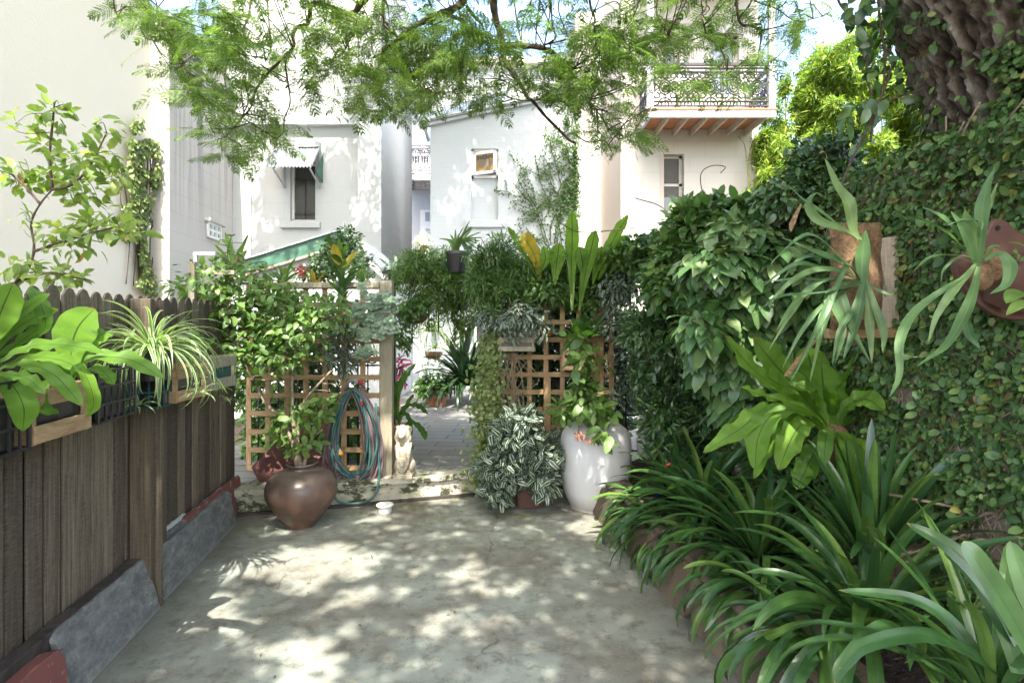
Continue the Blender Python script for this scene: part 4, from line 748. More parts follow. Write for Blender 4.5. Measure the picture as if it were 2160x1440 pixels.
# white stone fragment behind the jar
c = D(1360, 925, 4.95); mb = blobs([(c+V3(0, 0, -.05), (.07, .05, .14)), (c+V3(-.01, 0, .12), (.05, .045, .09)), (c+V3(-.02, 0, .22), (.03, .03, .07)), (c+V3(.03, -.02, .05), (.035, .03, .05)), (c+V3(-.02, -.03, .0), (.03, .03, .06))])
o = tag(obj('garden_ornament', mb, M['jar'], smooth=True), 'white weathered stone ornament in the shrubs behind the jar', 'ornament'); md = o.modifiers.new('r', 'REMESH'); md.mode = 'VOXEL'; md.voxel_size = .008; md.use_smooth_shade = True
mb = MB(); mb.tube(cat_rom([D(1385, 1050, 4.2), D(1378, 1085, 4.1), D(1368, 1120, 4.05)], 10), .014, 8); mb.tube([D(1388, 1040, 4.2), D(1384, 1055, 4.18)], .02, 8); tag(obj('tool_handle', mb, M['bluep'], smooth=True), 'bright blue plastic tool handle half hidden under the strap leaves', 'tool')
# terracotta pot on its side
c = D(1492, 1240, 3.22); ax = unit((-.55, -.62, .55)); mb = MB(); mb.lathe(c+V3(0, 0, .04), [(0, -.22), (.08, -.22), (.085, -.2), (.115, -.02), (.13, -.02), (.13, .02), (.115, .02), (.10, -.18), (0, -.19)], 40, ax); tag(obj('fallen_pot', mb, M['terra'], smooth=False), 'empty terracotta pot tipped on its side under the strap leaves', 'pot')
# --- crates
def crate(p, ax, ay, w, d, h, mats, label, group, slats=3, tilt=0, seed=0, name='slat_crate'):
    p = np.asarray(p, float); ax, ay = unit(ax), unit(ay); az = unit(np.cross(ax, ay)); az = az if az[2] > 0 else -az
    t_ = thing(name, label, 'crate', p, group); m1, m2 = mats; th = .009
    for x in (0, w-.02):
        for y in (0, d-.02): m_ = MB(); m_.box(p+ax*x+ay*y, ax*.02, ay*.02, az*h); obj('corner_post', m_, m1, t_, bevel=.001)
    m_ = MB(); sh = h*.62/slats
    for k in range(slats):
        z = h*.03+k*(h*.94-sh)/(slats-1)
        m_.box(p-ay*th+az*z, ax*w, ay*(th-.001), az*sh); m_.box(p+ay*(d+.001)+az*z, ax*w, ay*th, az*sh); m_.box(p-ax*th+az*z, ax*(th-.001), ay*d, az*sh); m_.box(p+ax*(w+.001)+az*z, ax*th, ay*d, az*sh)
    obj('slats', m_, m1, t_, bevel=.001); m_ = MB(); m_.box(p+ax*.022+ay*.022+az*.004, ax*(w-.044), ay*(d-.044), az*(h*.8)); obj('liner', m_, m2, t_); return t_
fg = 'slatted timber crates used as planters'
crate(W(2.17, -1.335, 1.135), AT, -AS, .33, .2, .2, (M['crate'], M['plastic']), 'timber slat crate under the big fern, nearest on the fence', fg, 2)
crate(W(1.62, -1.335, 1.15), AT, -AS, .2, .2, .2, (M['crate'], M['plastic']), 'timber crate cut off by the left edge of the picture', fg, 2)
crate(W(3.36, -1.36, 1.115), unit(AT+AS*.12), -AS, .33, .2, .2, (M['crate'], M['plastic']), 'timber slat crate on the fence between the spider plant and the corner', fg, 2)
crate(W(3.86, -1.36, 1.12), unit(AT+AS*.1), -AS, .36, .2, .22, (M['pinegrey'], M['dgreen']), 'greenish timber crate on the fence nearest the trellis', fg, 2)
def basket(p, ax, ay, w, d, h, mat, label, grp='open plastic baskets on the fence'):
    p = np.asarray(p, float); m_ = MB()
    for k in range(5): z = h*k/4; 
    def wallg(o, e, L):
        nx = max(2, int(L/.045))
        for k in range(nx+1): m_.box(o+e*(L*k/nx), e*.008, np.cross(AZ, e)*.006, AZ*h)
        for z in (0, h*.33, h*.66, h-.008): m_.box(o+AZ*z-e*.001, e*(L+.008), np.cross(AZ, e)*.0075, AZ*.009)
    ax, ay = unit(ax), unit(ay); wallg(p, ax, w); wallg(p+ay*d, ax, w); wallg(p, ay, d); wallg(p+ax*w, ay, d); m_.box(p+AZ*.001, ax*w, ay*d, AZ*.006)
    t_ = tag(obj('plastic_basket', m_, mat), label, 'basket', grp); m2 = MB(); m2.box(p+ax*.03+ay*.03+AZ*.012, ax*(w-.06), ay*(d-.06), AZ*h*.7); obj('potting_bag', m2, M['plastic'], t_); return t_
basket(W(1.86, -1.33, 1.13), AT, -AS, .29, .22, .24, M['plastic'], 'black plastic basket between the two nearest timber crates')
basket(W(2.56, -1.33, 1.14), AT, -AS, .3, .22, .22, M['plastic'], 'black plastic basket left of the spider plant')
basket(W(3.22, -1.38, 1.11), AT, -AS, .14, .2, .24, M['dgreen'], 'dark green plastic basket right of the spider plant')
mb = MB(); c = D(318, 752, 2.95); mb.lathe(c-V3(0, 0, .12), [(0, 0), (.07, 0), (.095, .14), (.09, .14), (0, .12)], 24); tag(obj('plant_pot', mb, M['plastic'], smooth=False), 'black plastic pot inside the spider plant on the fence', 'pot')
tg_ = 'crates hung on the right trellis'
crate(D(1053, 742, 5.12), (1, 0, 0), (0, 1, 0), .315, .2, .21, (M['pinegrey'], M['plastic']), 'pale timber crate hung on the right trellis beside the gateway', tg_, 3)
crate(D(1187, 782, 5.10), (1, 0, 0), (0, 1, 0), .29, .2, .19, (M['crate'], M['plastic']), 'reddish timber crate holding the small fern on the right trellis', tg_, 3)
crate(D(1313, 735, 5.1), (1, 0, 0), (0, 1, 0), .22, .16, .2, (M['pinegrey'], M['plastic']), 'grey timber crate at the shaded right end of the trellis', tg_, 3)
crate(D(710, 684, 4.98), (1, 0, 0), (0, 1, 0), .36, .1, .10, (M['pine'], M['dgreen']), 'shallow timber planter behind the silver plant on the left trellis', tg_, 2, name='slat_planter')
# terracotta pots in the gateway
c = D(921, 853, 9.4); c[2] = .2; mb = MB(); mb.lathe(c, [(0, 0), (.15, 0), (.165, .1), (.185, .11), (.18, .13), (.19, .30), (.215, .31), (.215, .36), (.19, .37), (.17, .33), (0, .33)], 36); tag(obj('terracotta_pot', mb, M['terra'], smooth=False), 'banded terracotta pot at the end of the path in the gateway', 'pot')
c = D(833, 945, 6.2); c[2] = .2; mb = MB(); mb.lathe(c, [(0, 0), (.10, 0), (.14, .2), (.155, .2), (.155, .25), (.13, .25), (0, .2)], 28); tag(obj('terracotta_pot', mb, M['terra'], smooth=False), 'small pinkish terracotta pot behind the lion statue', 'pot')
for px, py, Y, r, lb in ((892, 533, 7.6, .055, 'little orange pot with a white flowering plant on the arbour'), (1008, 562, 6.2, .07, 'small terracotta pot on top of the arbour')):
    mb = MB(); mb.lathe(D(px, py, Y), [(0, 0), (r*.7, 0), (r, r*1.4), (r*1.12, r*1.4), (r*1.12, r*1.8), (0, r*1.6)], 20); tag(obj('terracotta_pot', mb, M['terra']), lb, 'pot')
mb = MB(); mb.lathe(D(965, 575, 6.0), [(0, 0), (.09, 0), (.12, .19), (.13, .19), (.13, .22), (0, .2)], 20); tag(obj('plant_pot', mb, M['plastic']), 'black plastic pot on the arbour holding the cactus like plant', 'pot')
for px, py, Y, r, lb in ((875, 660, 6.1, .15, 'coir hanging basket under the arbour beam, nearer and to the left'), (915, 742, 8.0, .13, 'round hanging basket holding the spider plant in the gateway'), (975, 672, 6.4, .12, 'coir hanging basket right of centre under the arbour')):
    c = D(px, py, Y); mb = MB(); mb.lathe(c-V3(0, 0, r*.8), [(0, 0), (r*.6, r*.1), (r*.9, r*.4), (r, r*.8), (r*.9, r*.8), (0, r*.7)], 24); hb_ = tag(obj('hanging_basket', mb, M['coir'], smooth=True), lb, 'hanging basket')
    for a in range(3): mb = MB(); mb.tube([c+V3(r*math.cos(a*2.1), r*math.sin(a*2.1), 0), c+V3(0, 0, r*3.5)], .003, 4); obj('chain', mb, M['iron'], hb_)
# wall mounts on the right
mb = MB(); Yb = 2.62; e = [(1858, 502), (1893, 497), (1897, 560), (1894, 640), (1899, 692), (1858, 692), (1862, 640), (1868, 600), (1860, 560), (1856, 540)]
bt = thing('fern_mount', 'weathered timber board frame carrying the left staghorn fern on the wall', 'plant mount', D(1830, 700, Yb))
mb.prism([D(x, y, Yb) for x, y in e], (.006, .03, 0)); obj('side_board', mb, M['board'], bt, bevel=.003)
mb = MB(); mb.prism([D(1748, 693, Yb-.01), D(1893, 691, Yb-.01), D(1893, 712, Yb-.01), D(1748, 714, Yb-.01)], (0, .04, 0)); obj('bottom_bar', mb, M['pineh'], bt, bevel=.003)
mb = MB(); P = np.zeros((24, 14, 3))
for i in range(24):
    for j in range(14): fx = j/13; fy = i/23; px = 1752+fx*108+8*noise.noise(Vector((fy*5, fx*3, 1))); py = 470+fy*225; P[i, j] = D(px, py, Yb-.02-.10*math.sin(math.pi*fx)*math.sin(math.pi*fy)**.6-.03*noise.noise(Vector((fx*7, fy*3, 4)))-.015*abs(noise.noise(Vector((fx*22, fy*5, 4)))))
mb.grid(P); obj('bark_slab', mb, M['coir'], bt, smooth=True)
# brown planter plaque on the trunk
pl = thing('wall_planter', 'large brown plaque shaped wall planter fixed to the ivy covered trunk', 'wall planter', D(2100, 670, 1.98)); Yp = 1.98
out_ = [(2085, 480), (2098, 463), (2115, 462), (2130, 470), (2145, 485), (2175, 495), (2210, 480), (2225, 460), (2245, 470), (2290, 560), (2280, 640), (2230, 668), (2160, 675), (2110, 668), (2065, 640), (2030, 600), (2015, 560), (2015, 545), (2045, 530), (2075, 500)]
oc = cat_rom([D(x, y, Yp) for x, y in out_]+[D(*out_[0], Yp)], 60)[:-1]; mb = MB(); mb.prism(oc, (0, .03, 0)); obj('back_plate', mb, M['brownp'], pl, bevel=.008)
mb = MB(); P = np.zeros((18, 24, 3))
for i in range(18):
    for j in range(24): fx = j/23; fy = i/17; px = 2072+fx*170; py = 560+fy*(72+26*math.sin(math.pi*fx)); P[i, j] = D(px, py, Yp-.002-.13*math.sin(math.pi*fx)**.6*(1-.65*fy**2))
mb.grid(P); obj('pocket', mb, M['brownp'], pl, smooth=True)
mb = MB(); mb.lathe(D(2105, 481, Yp-.003), [(0, 0), (.008, 0), (.008, .002), (0, .002)], 12, (0, -1, 0)); obj('dark_hole_disc', mb, M['plastic'], pl)  # flat black disc, the shade inside a hole put into its colour
mb = blobs([(D(2085, 560, 1.88), (.05, .04, .06)), (D(2070, 585, 1.86), (.035, .03, .045)), (D(2105, 550, 1.9), (.04, .03, .035))]); o = obj('root_ball', mb, M['coir'], pl, smooth=True)
# red basket among the hoya
c = D(1590, 590, 3.34); rb = thing('wire_basket', 'red pot in a wire hanging basket hidden in the hoya leaves', 'hanging basket', c-V3(0, 0, .1)); mb = MB(); mb.lathe(c-V3(0, 0, .09), [(0, 0), (.06, 0), (.08, .15), (.08, .17), (0, .16)], 24); obj('pot', mb, M['redp'], rb, smooth=True)
mb = MB()
for a in range(9): q = a/9*6.28; mb.tube([c+V3(.06*math.cos(q), .06*math.sin(q), -.1), c+V3(.115*math.cos(q), .115*math.sin(q), .0), c+V3(.125*math.cos(q), .125*math.sin(q), .10)], .003, 4)
for z, r in ((-.05, .1), (.03, .12), (.1, .125)): mb.tube([c+V3(r*math.cos(q), r*math.sin(q), z) for q in np.linspace(0, 6.28, 20)], .003, 4)
obj('wire_frame', mb, M['trim'], rb)
mb = MB(); Y = 2.95; c = D(1862, 935, Y)
for rr, a1 in ((.09, 5.6), (.06, 5.0), (.035, 4.4)): mb.tube([c+V3(rr*math.cos(a), 0, rr*math.sin(a)) for a in np.linspace(0, a1, 20)], .012, 6)
mb.tube([c+V3(-.1, 0, .1), c+V3(.1, 0, .12)], .014, 6); mb.tube([c+V3(-.1, 0, -.12), c+V3(.1, 0, -.1)], .014, 6); mb.tube([c+V3(-.1, 0, .1), c+V3(-.1, 0, -.5)], .014, 6); mb.tube([c+V3(.1, 0, .12), c+V3(.1, 0, -.5)], .014, 6)
tag(obj('scroll_panel', mb, M['iron'], smooth=True), 'dark iron scroll ornament in the shade under the big bird nest fern', 'ornament')
mb = MB()
for k in range(26): 
    a = 2010+150*rng.random(); p0 = D(a, 1060+100*rng.random(), 2.3); p1 = p0+V3(.12*rng.normal(), .08*rng.normal(), .12*rng.normal()); p2 = p1+V3(.1*rng.normal(), .05*rng.normal(), -.1*rng.random()); mb.tube(cat_rom([p0, p1, p2], 10), .004+.004*rng.random(), 5)
tag(obj('dry_roots', mb, M['vinestem'], smooth=True), 'tangle of dry brown roots at the foot of the fig covered wall', 'roots')
# ------------------------------------------------------------------ plants
DENS = 1.7
def plant(name, mb, mat, label, cat='plant', group=None, stems=None, smat=None):
    o = tag(obj(name, mb, M[mat], smooth=True), label, cat, group)
    if stems is not None: obj('stems', stems, M[smat or 'stem'], o, smooth=True)
    return o
# --- big nest fern on the fence crates
mb = MB(); Y0 = 1.95
for pts, w_, ya, yb, wv in (
    ([(157, 785), (150, 740), (165, 690), (200, 650)], 78, 2.1, 2.2, .004),
    ([(-30, 780), (30, 745), (83, 727), (155, 730), (222, 744)], 32, 1.95, 2.0, .006),
    ([(155, 800), (175, 765), (208, 752), (278, 760), (348, 800)], 40, 2.1, 1.95, .006),
    ([(-20, 790), (20, 772), (60, 768), (111, 788), (145, 822), (174, 858)], 38, 1.95, 1.85, .006),
    ([(-60, 790), (-10, 790), (28, 815), (50, 860), (48, 910)], 52, 1.9, 1.8, .006),
    ([(-40, 750), (0, 700), (55, 650), (106, 618)], 26, 2.0, 2.15, .003),
    ([(-40, 770), (20, 705), (75, 668), (124, 652)], 30, 2.0, 2.2, .006), ([(-40, 775), (30, 730), (80, 695), (125, 680)], 27, 2.0, 2.2, .006),
    ([(-50, 760), (-15, 700), (5, 650), (28, 596)], 66, 1.95, 2.05, .004), ([(60, 720), (95, 690), (85, 640), (62, 604)], 30, 2.1, 2.2, .004),
    ([(150, 790), (110, 800), (84, 830), (90, 862), (125, 872)], 30, 2.05, 1.95, .005), ([(160, 790), (190, 730), (215, 705), (228, 700)], 36, 2.15, 2.25, .004),
    ([(-30, 760), (-60, 690), (-50, 620)], 60, 1.95, 2.1, .004), ([(40, 790), (80, 740), (118, 720)], 34, 2.15, 2.2, .004), ([(150, 795), (160, 770), (185, 800), (198, 850), (182, 880)], 26, 2.05, 1.98, .005),
    ([(-20, 800), (20, 790), (60, 800), (95, 830)], 30, 1.85, 1.8, .005), ([(150, 790), (130, 760), (120, 740)], 40, 2.1, 2.15, .003), ([(-10, 780), (60, 755), (130, 760), (190, 790)], 34, 2.05, 2.1, .005), ([(160, 795), (200, 775), (225, 790), (240, 812)], 26, 2.1, 2.05, .004)):
    trace(mb, pts, w_, ya, yb, 'nest', 26, wave=wv*1.7, wf=5, fold=.16, across=7)
plant('nest_fern', mb, 'frond', 'big bright nest fern spilling broad wavy fronds over the fence crates', 'fern')
# spider plant on the fence
c = D(318, 735, 2.95)
mb = MB(); rosette(mb, c, 60, (.28, .42), .018, (75, 25), (70, 130), prof='grass', seg=12, fold=.3, spread=.05, across=3); rosette(mb, c+V3(.04,-.05,0), 90, (.3, .5), .016, (50, -5), (95, 150), prof='grass', seg=12, fold=.3, spread=.05, across=3)
for k in range(3): q = c+V3(.12*rng.normal(), -.05, -.05-.25*rng.random()); rosette(mb, q, 12, (.07, .12), .01, (70, 10), (50, 90), prof='grass', seg=6, spread=.01, across=3)
st = MB(); 
for pts in ([(330, 735), (370, 690), (405, 655)], [(330, 740), (380, 745), (450, 790), (480, 830)], [(330, 740), (350, 700), (400, 668)]): st.tube(cat_rom([D(x, y, 2.9) for x, y in pts], 14), .002, 4)
plant('spider_plant', mb, 'spider', 'striped spider plant cascading from the middle of the fence', 'plant', stems=st, smat='sapling')
for k, (px, py) in enumerate(((432, 800), (468, 820), (482, 845), (450, 780))):
    mb = MB(); rosette(mb, D(px, py, 3.3), 10, (.04, .07), .012, (70, 10), (30, 80), prof='grass', seg=5, spread=.005, across=3)
    if k == 0: allm = mb
    else: 
        for a_, u_ in zip(mb.v, mb.u): pass
        allm.v += mb.v; allm.u += mb.u; allm.f += [f+allm.n for f in mb.f]; allm.n += mb.n
plant('spider_plantlets', allm, 'spider', 'pale spider plantlets dangling on runners over the far timber crates', 'plant')
mb = MB(); rosette(mb, D(425, 745, 3.4), 8, (.12, .2), .06, (80, 45), (20, 60), prof='nest', seg=8, wave=.003); plant('leafy_plant', mb, 'mid', 'broad leaved plant growing out of the timber crate by the corner', 'plant')
DENS = 1.45
# --- potted shrub
def shrub(name, mat, label, branches, blobs_, T, size, hang=.35, stemr=.012, smat='palebark', cat='shrub', jit=.55, twn=0, taper=.5, front=0, wid=1, group=None):
    st = MB()
    for pts in branches: q = cat_rom(pts, 22); st.tube(q, np.linspace(stemr, stemr*taper, 22)*(1+.12*np.sin(np.arange(22)*1.9)), 8)
    allp = np.concatenate([cat_rom(b, 16) for b in branches])
    mb = MB(); bl_ = []
    for c, r, n in blobs_:
        bl_.append((c, r, n))
        for k in range(max(2, n//40)):
            tgt = np.asarray(c)+rdir(1)[0]*np.asarray(r)*.9; src = allp[np.argmin(np.linalg.norm(allp-tgt, axis=1)+.1*rng.random(len(allp)))]; st.tube(cat_rom([src, (src+tgt)/2+rng.normal(size=3)*.03, tgt], 8), np.linspace(.0035, .0015, 8), 4)
    mass(mb, bl_, T, size, hang=hang, jit=jit, shell=.25, front=front, wid=wid)
    return plant(name, mb, mat, label, cat, group, st, smat)
Yh = 4.5; B_ = lambda l, Y=Yh: [D(x, y, Y+dy) for x, y, *r_ in l for dy in [r_[0] if r_ else 0]]
br = [B_([(630, 985, -.1), (600, 890), (560, 850), (533, 790), (505, 735), (470, 700)]), B_([(632, 985, -.1), (618, 880), (616, 800), (622, 720), (600, 650)]), B_([(640, 985, -.1), (655, 930), (680, 905)]), B_([(628, 985, -.1), (612, 940), (596, 880)]), B_([(634, 985, -.1), (628, 920), (640, 850), (700, 780)]), B_([(505, 735), (480, 640), (500, 540)]), B_([(622, 720), (680, 680), (730, 660)])]
bl = []
for px, py, rx, ry, n in ((480, 640, 85, 60, 280), (560, 680, 90, 60, 320), (640, 690, 70, 60, 240), (450, 590, 60, 40, 120), (480, 540, 30, 40, 22), (580, 620, 60, 35, 150), (430, 710, 30, 40, 60), (500, 740, 60, 40, 140), (690, 660, 50, 40, 110), (600, 750, 60, 35, 120), (640, 875, 45, 24, 70), (600, 905, 28, 30, 50), (685, 860, 35, 24, 55), (640, 930, 40, 25, 55), (570, 800, 30, 25, 20), (390, 610, 50, 22, 60), (545, 575, 35, 25, 40)):
    bl.append((D(px, py, Yh+rng.normal()*.06), (rx/F*Yh, .24, ry/F*Yh), n))
shrub('potted_shrub', 'light', 'leafy fresh green shrub growing from the round brown pot', br, bl, T_OV, .068, .25, .017, front=.3)
mb = MB(); st = MB(); q = cat_rom([D(495, 600, 4.4), D(480, 540, 4.4), D(487, 500, 4.35)], 12); st.tube(q, .005, 6)
for i in range(11): p = q[min(11, i+1)]; a = i*2.4; d_ = V3(math.cos(a), math.sin(a)*.8, .1); mb.leaves(T_OV, [p], [d_], [V3(0, -.2, 1)], .11)
plant('young_shoot', mb, 'mid', 'upright leafy shoot rising over the corner of the fence and trellis', 'plant', stems=st)
# jade plant bits and silver succulent
mb = MB(); mass(mb, [(D(548, 745, 4.4), (.16, .1, .10), 90)], T_OB, .05, hang=-.2, wid=1.2); plant('jade_plant', mb, 'mid', 'jade plant with rounded fleshy leaves low in front of the trellis', 'plant')
mb = MB(); cs_ = []
for px, py, rx, ry, n in ((785, 650, 42, 40, 30), (770, 700, 35, 30, 20), (815, 690, 18, 30, 12), (763, 745, 16, 20, 9), (800, 640, 30, 20, 10)):
    for k in range(n):
        c = D(px+rx*rng.normal()*.55, py+ry*rng.normal()*.55, 4.88-.1*rng.random()); up = unit(V3(rng.normal()*.4, -.9, .5+rng.normal()*.3))
        for i in range(11): a = i*2.39996; e = unit(np.cross(up, (0, 0, 1))); f = np.cross(up, e); d_ = e*math.cos(a)+f*math.sin(a)+up*(.9-i*.07); cs_.append((c, d_, up, .022+.026*i/11))
mb.leaves(T_OB, [q[0] for q in cs_], [q[1] for q in cs_], [q[2] for q in cs_], [q[3]*1.25 for q in cs_], 1.35); plant('silver_succulent', mb, 'silver', 'silver blue rosettes trailing over the top right of the left trellis', 'plant')
# zebra trailing plants
def trail(name, label, blobs_, n2=0, mat='zebra', size=.06, T=T_LONG, hang=.8, grp='striped trailing plants', front=.5, wid=1.25, cat='plant'):
    mb = MB(); mass(mb, blobs_, T, size, hang=hang, jit=.6, shell=.3, front=front, wid=wid); st = MB()
    for c, r, n in blobs_:
        for k in range(max(3, n//45)):
            p = np.asarray(c)+rng.normal(size=3)*np.asarray(r)*.4+V3(0, 0, r[2]*.5); p2 = p+V3(rng.normal()*.03, -.02, -r[2]*(.5+rng.random())); st.tube(cat_rom([p, (p+p2)/2+rng.normal(size=3)*.02, p2], 6), .002, 4)
    return plant(name, mb, mat, label, cat, grp, st, 'stem')
b3 = lambda l, Y, th=.12, js=.05: [(D(px, py, Y+rng.normal()*js), (rx/F*Y, th, ry/F*Y), n) for px, py, rx, ry, n in l]
trail('striped_creeper', 'dark striped trailing plant hanging over the middle of the left trellis', b3([(715, 700, 38, 40, 150), (725, 760, 35, 30, 120), (700, 640, 30, 25, 70), (690, 740, 25, 40, 60)], 4.95, .08), size=.052)
trail('striped_creeper', 'sunlit silver striped creeper mounded over the square pot by the gateway', b3([(1085, 915, 50, 36, 340), (1125, 955, 66, 42, 560), (1065, 985, 52, 44, 400), (1148, 1005, 30, 36, 200), (1050, 1030, 36, 24, 180), (1100, 880, 36, 22, 90), (1130, 1000, 40, 28, 140)], 4.72, .2), size=.082, hang=.3, wid=1.0, T=T_OV)
trail('striped_creeper', 'striped creeper spilling from the pale crate on the right trellis', b3([(1060, 670, 55, 25, 150), (1020, 675, 30, 20, 50), (1110, 660, 50, 28, 140), (1140, 690, 30, 25, 60), (1080, 700, 35, 18, 50)], 5.05, .12), size=.062)
trail('striped_creeper', 'dense striped creeper covering the top right of the right trellis', b3([(1310, 600, 60, 35, 240), (1350, 660, 70, 50, 340), (1290, 640, 35, 40, 120), (1400, 620, 50, 50, 180), (1330, 560, 50, 25, 120), (1350, 740, 60, 40, 160), (1280, 690, 30, 20, 50)], 5.15, .16), size=.058)
trail('striped_creeper', 'shaded striped creeper low behind the white jar', b3([(1340, 810, 50, 50, 160), (1290, 830, 40, 40, 100), (1180, 900, 20, 25, 30)], 5.4, .1), size=.055)
mb = MB(); st = MB()
for k in range(16):
    x = 1055+55*rng.random(); p = [D(x+rng.normal()*10, 745+rng.normal()*5, 5.2), D(x+rng.normal()*25, 800, 5.15-.1*rng.random()), D(1085+rng.normal()*25, 850, 5.1), D(1105+rng.normal()*22, 905, 4.95)]; st.tube(cat_rom(p, 22), .0035, 5)
tag(obj('bare_vine', st, M['vinestem'], smooth=True), 'tangle of bare tan vine stems against the lattice beside the gateway', 'vine')
# ivy on the post by the gateway
mb = MB(); n = 2600; t = rng.random(n); px = 1040-6*np.sin(t*5)-12*t+rng.normal(size=n)*(10+15*t); py = 690+t*340+rng.normal(size=n)*10; Yy = 5.25-.25*t-.12*rng.random(n)
P_ = np.array([D(a, b, c) for a, b, c in zip(px, py, Yy)]); dr = V3(0, -.3, -.6)+rng.normal(size=(n, 3))*.5; nn = V3(-.2, -1, .5)+rng.normal(size=(n, 3))*.4; mb.leaves(T_RND, P_, dr, nn, .034*(.6+.8*rng.random(n))); plant('climbing_fig', mb, 'ivy', 'small leaved climber running down beside the gateway opening to the step', 'vine')
# hedge like masses over the right trellis and arbour
def bush(name, mat, label, l, Y, th, T, size, cat='shrub', hang=.4, grp=None, stem=True, front=.4, jit=.55, wid=1, js=.08, shell=.35):
    bl_ = b3(l, Y, th, js); mb = MB(); mass(mb, bl_, T, size, hang=hang, jit=jit, shell=shell, front=front, wid=wid); st = None
    if stem:
        st = MB()
        for c, r, n in bl_:
            for k in range(max(2, n//90)): p = np.asarray(c)-V3(0, 0, r[2]*.8)+rng.normal(size=3)*.03; q = np.asarray(c)+rdir(1)[0]*np.asarray(r)*1.02; st.tube(cat_rom([p, (p+q)/2+rng.normal(size=3)*.04, q], 8), np.linspace(.006, .002, 8), 4)
    return plant(name, mb, mat, label, cat, grp, st, 'twig')
DENS = 2.6
bush('jasmine', 'mid', 'feathery jasmine tumbling over the gateway end of the right trellis', [(1060, 610, 50, 30, 260), (1130, 570, 60, 40, 420), (1180, 610, 60, 30, 320), (1100, 640, 60, 22, 200), (1035, 590, 22, 50, 200), (1170, 540, 50, 22, 160), (1080, 590, 60, 45, 300), (1045, 560, 50, 45, 900), (1100, 580, 60, 40, 900), (1010, 600, 30, 40, 400), (1160, 590, 50, 35, 700), (1060, 520, 40, 30, 260), (1120, 620, 50, 25, 420), (1030, 640, 28, 30, 260), (1000, 540, 22, 30, 110), (1180, 560, 40, 25, 260)], 5.32, .22, T_NAR, .062, 'vine')
DENS = 1.5
bush('jasmine', 'light', 'feathery jasmine crowning the middle of the arbour', [(858, 540, 16, 12, 60), (900, 530, 22, 14, 90), (945, 535, 22, 18, 100), (870, 680, 12, 25, 70), (905, 670, 16, 22, 80), (945, 655, 16, 24, 80), (1005, 640, 14, 30, 90), (1000, 580, 20, 30, 200), (905, 550, 40, 28, 500), (955, 565, 40, 35, 600), (985, 600, 30, 35, 500), (925, 630, 40, 25, 400), (872, 635, 26, 28, 300), (845, 575, 20, 20, 150), (880, 565, 38, 35, 900), (925, 575, 38, 30, 800), (900, 610, 35, 25, 400), (950, 590, 25, 30, 300), (850, 600, 18, 18, 120), (960, 620, 20, 25, 140)], 6.3, .25, T_NAR, .07, 'vine')
DENS = 2.2
bush('ivy', 'mid', 'dark ivy spread along the top right of the right trellis', [(1240, 580, 70, 25, 700), (1310, 545, 60, 22, 500), (1380, 560, 60, 40, 700), (1210, 630, 30, 22, 160), (1180, 570, 50, 30, 300), (1240, 600, 50, 30, 300), (1295, 580, 30, 45, 300), (1150, 610, 40, 22, 160), (1245, 640, 22, 16, 50)], 5.3, .2, T_OV, .05, 'vine')
bush('camellia_shrub', 'dark', 'dark glossy shrub filling the corner behind the white jar', [(1400, 720, 60, 70, 800), (1440, 800, 70, 80, 1100), (1370, 790, 45, 60, 500), (1480, 870, 50, 50, 400), (1400, 870, 50, 60, 600), (1350, 700, 40, 40, 260), (1430, 930, 70, 40, 400)], 4.5, .3, T_LONG, .075, hang=.2)
bush('climbing_hedge', 'mid', 'leafy dark green hedge plant along the top of the wall beyond the hoya', [(1450, 480, 40, 50, 380), (1500, 460, 55, 35, 500), (1560, 455, 55, 30, 480), (1620, 470, 55, 35, 480), (1440, 560, 60, 60, 700), (1490, 530, 60, 45, 600), (1550, 520, 60, 40, 500), (1400, 600, 40, 50, 300), (1670, 430, 40, 50, 280)], 4.2, .32, T_OV, .085, hang=.25)
bush('ivy_hedge', 'mid', 'fresh green climber between the right trellis and the hoya', [(1400, 520, 50, 30, 500), (1380, 560, 50, 40, 500), (1430, 620, 50, 60, 600), (1350, 520, 40, 18, 240)], 5.0, .25, T_OV, .055)
bush('hoya', 'hoya', 'thick hoya vine with waxy oval leaves hanging down the right wall', [(1680, 560, 50, 50, 200), (1660, 640, 50, 50, 180), (1490, 560, 45, 40, 120), (1560, 500, 60, 35, 160), (1640, 500, 50, 35, 130), (1700, 620, 40, 50, 120), (1550, 840, 50, 50, 140), (1470, 690, 35, 50, 90), (1570, 610, 70, 60, 330), (1520, 670, 60, 60, 240), (1600, 690, 70, 70, 330), (1500, 740, 45, 50, 150), (1560, 780, 60, 50, 200), (1640, 620, 50, 60, 170), (1640, 760, 50, 60, 150), (1530, 560, 60, 35, 170), (1610, 540, 50, 35, 120), (1690, 700, 40, 60, 90), (1590, 850, 50, 30, 90), (1480, 620, 40, 35, 90)], 3.42, .24, T_OV, .115, 'vine', hang=.9, jit=.4, front=.6, shell=.45)
st = MB(); mb = MB()
for pts in ([(1485, 430), (1478, 370), (1500, 350), (1530, 352), (1520, 365)], [(1340, 418), (1400, 440), (1440, 500), (1450, 520)], [(1370, 485), (1420, 478), (1470, 480)], [(1180, 470), (1230, 490), (1340, 480)], [(1470, 430), (1465, 415), (1500, 425)]): st.tube(cat_rom([D(x, y, 4.3) for x, y in pts], 20), .004, 5)
tag(obj('loose_tendrils', st, M['twig'], smooth=True), 'bare dark tendrils arching above the hedge against the cream house', 'vine')
mb = MB(); q = D(1548, 425, 4.2)
for a in range(6): mb.leaves(T_OV, [q+V3(0, 0, .03*(a % 2))], [V3(math.cos(a*1.05), math.sin(a*1.05), .05)], [V3(0, -.3, 1)], .075)
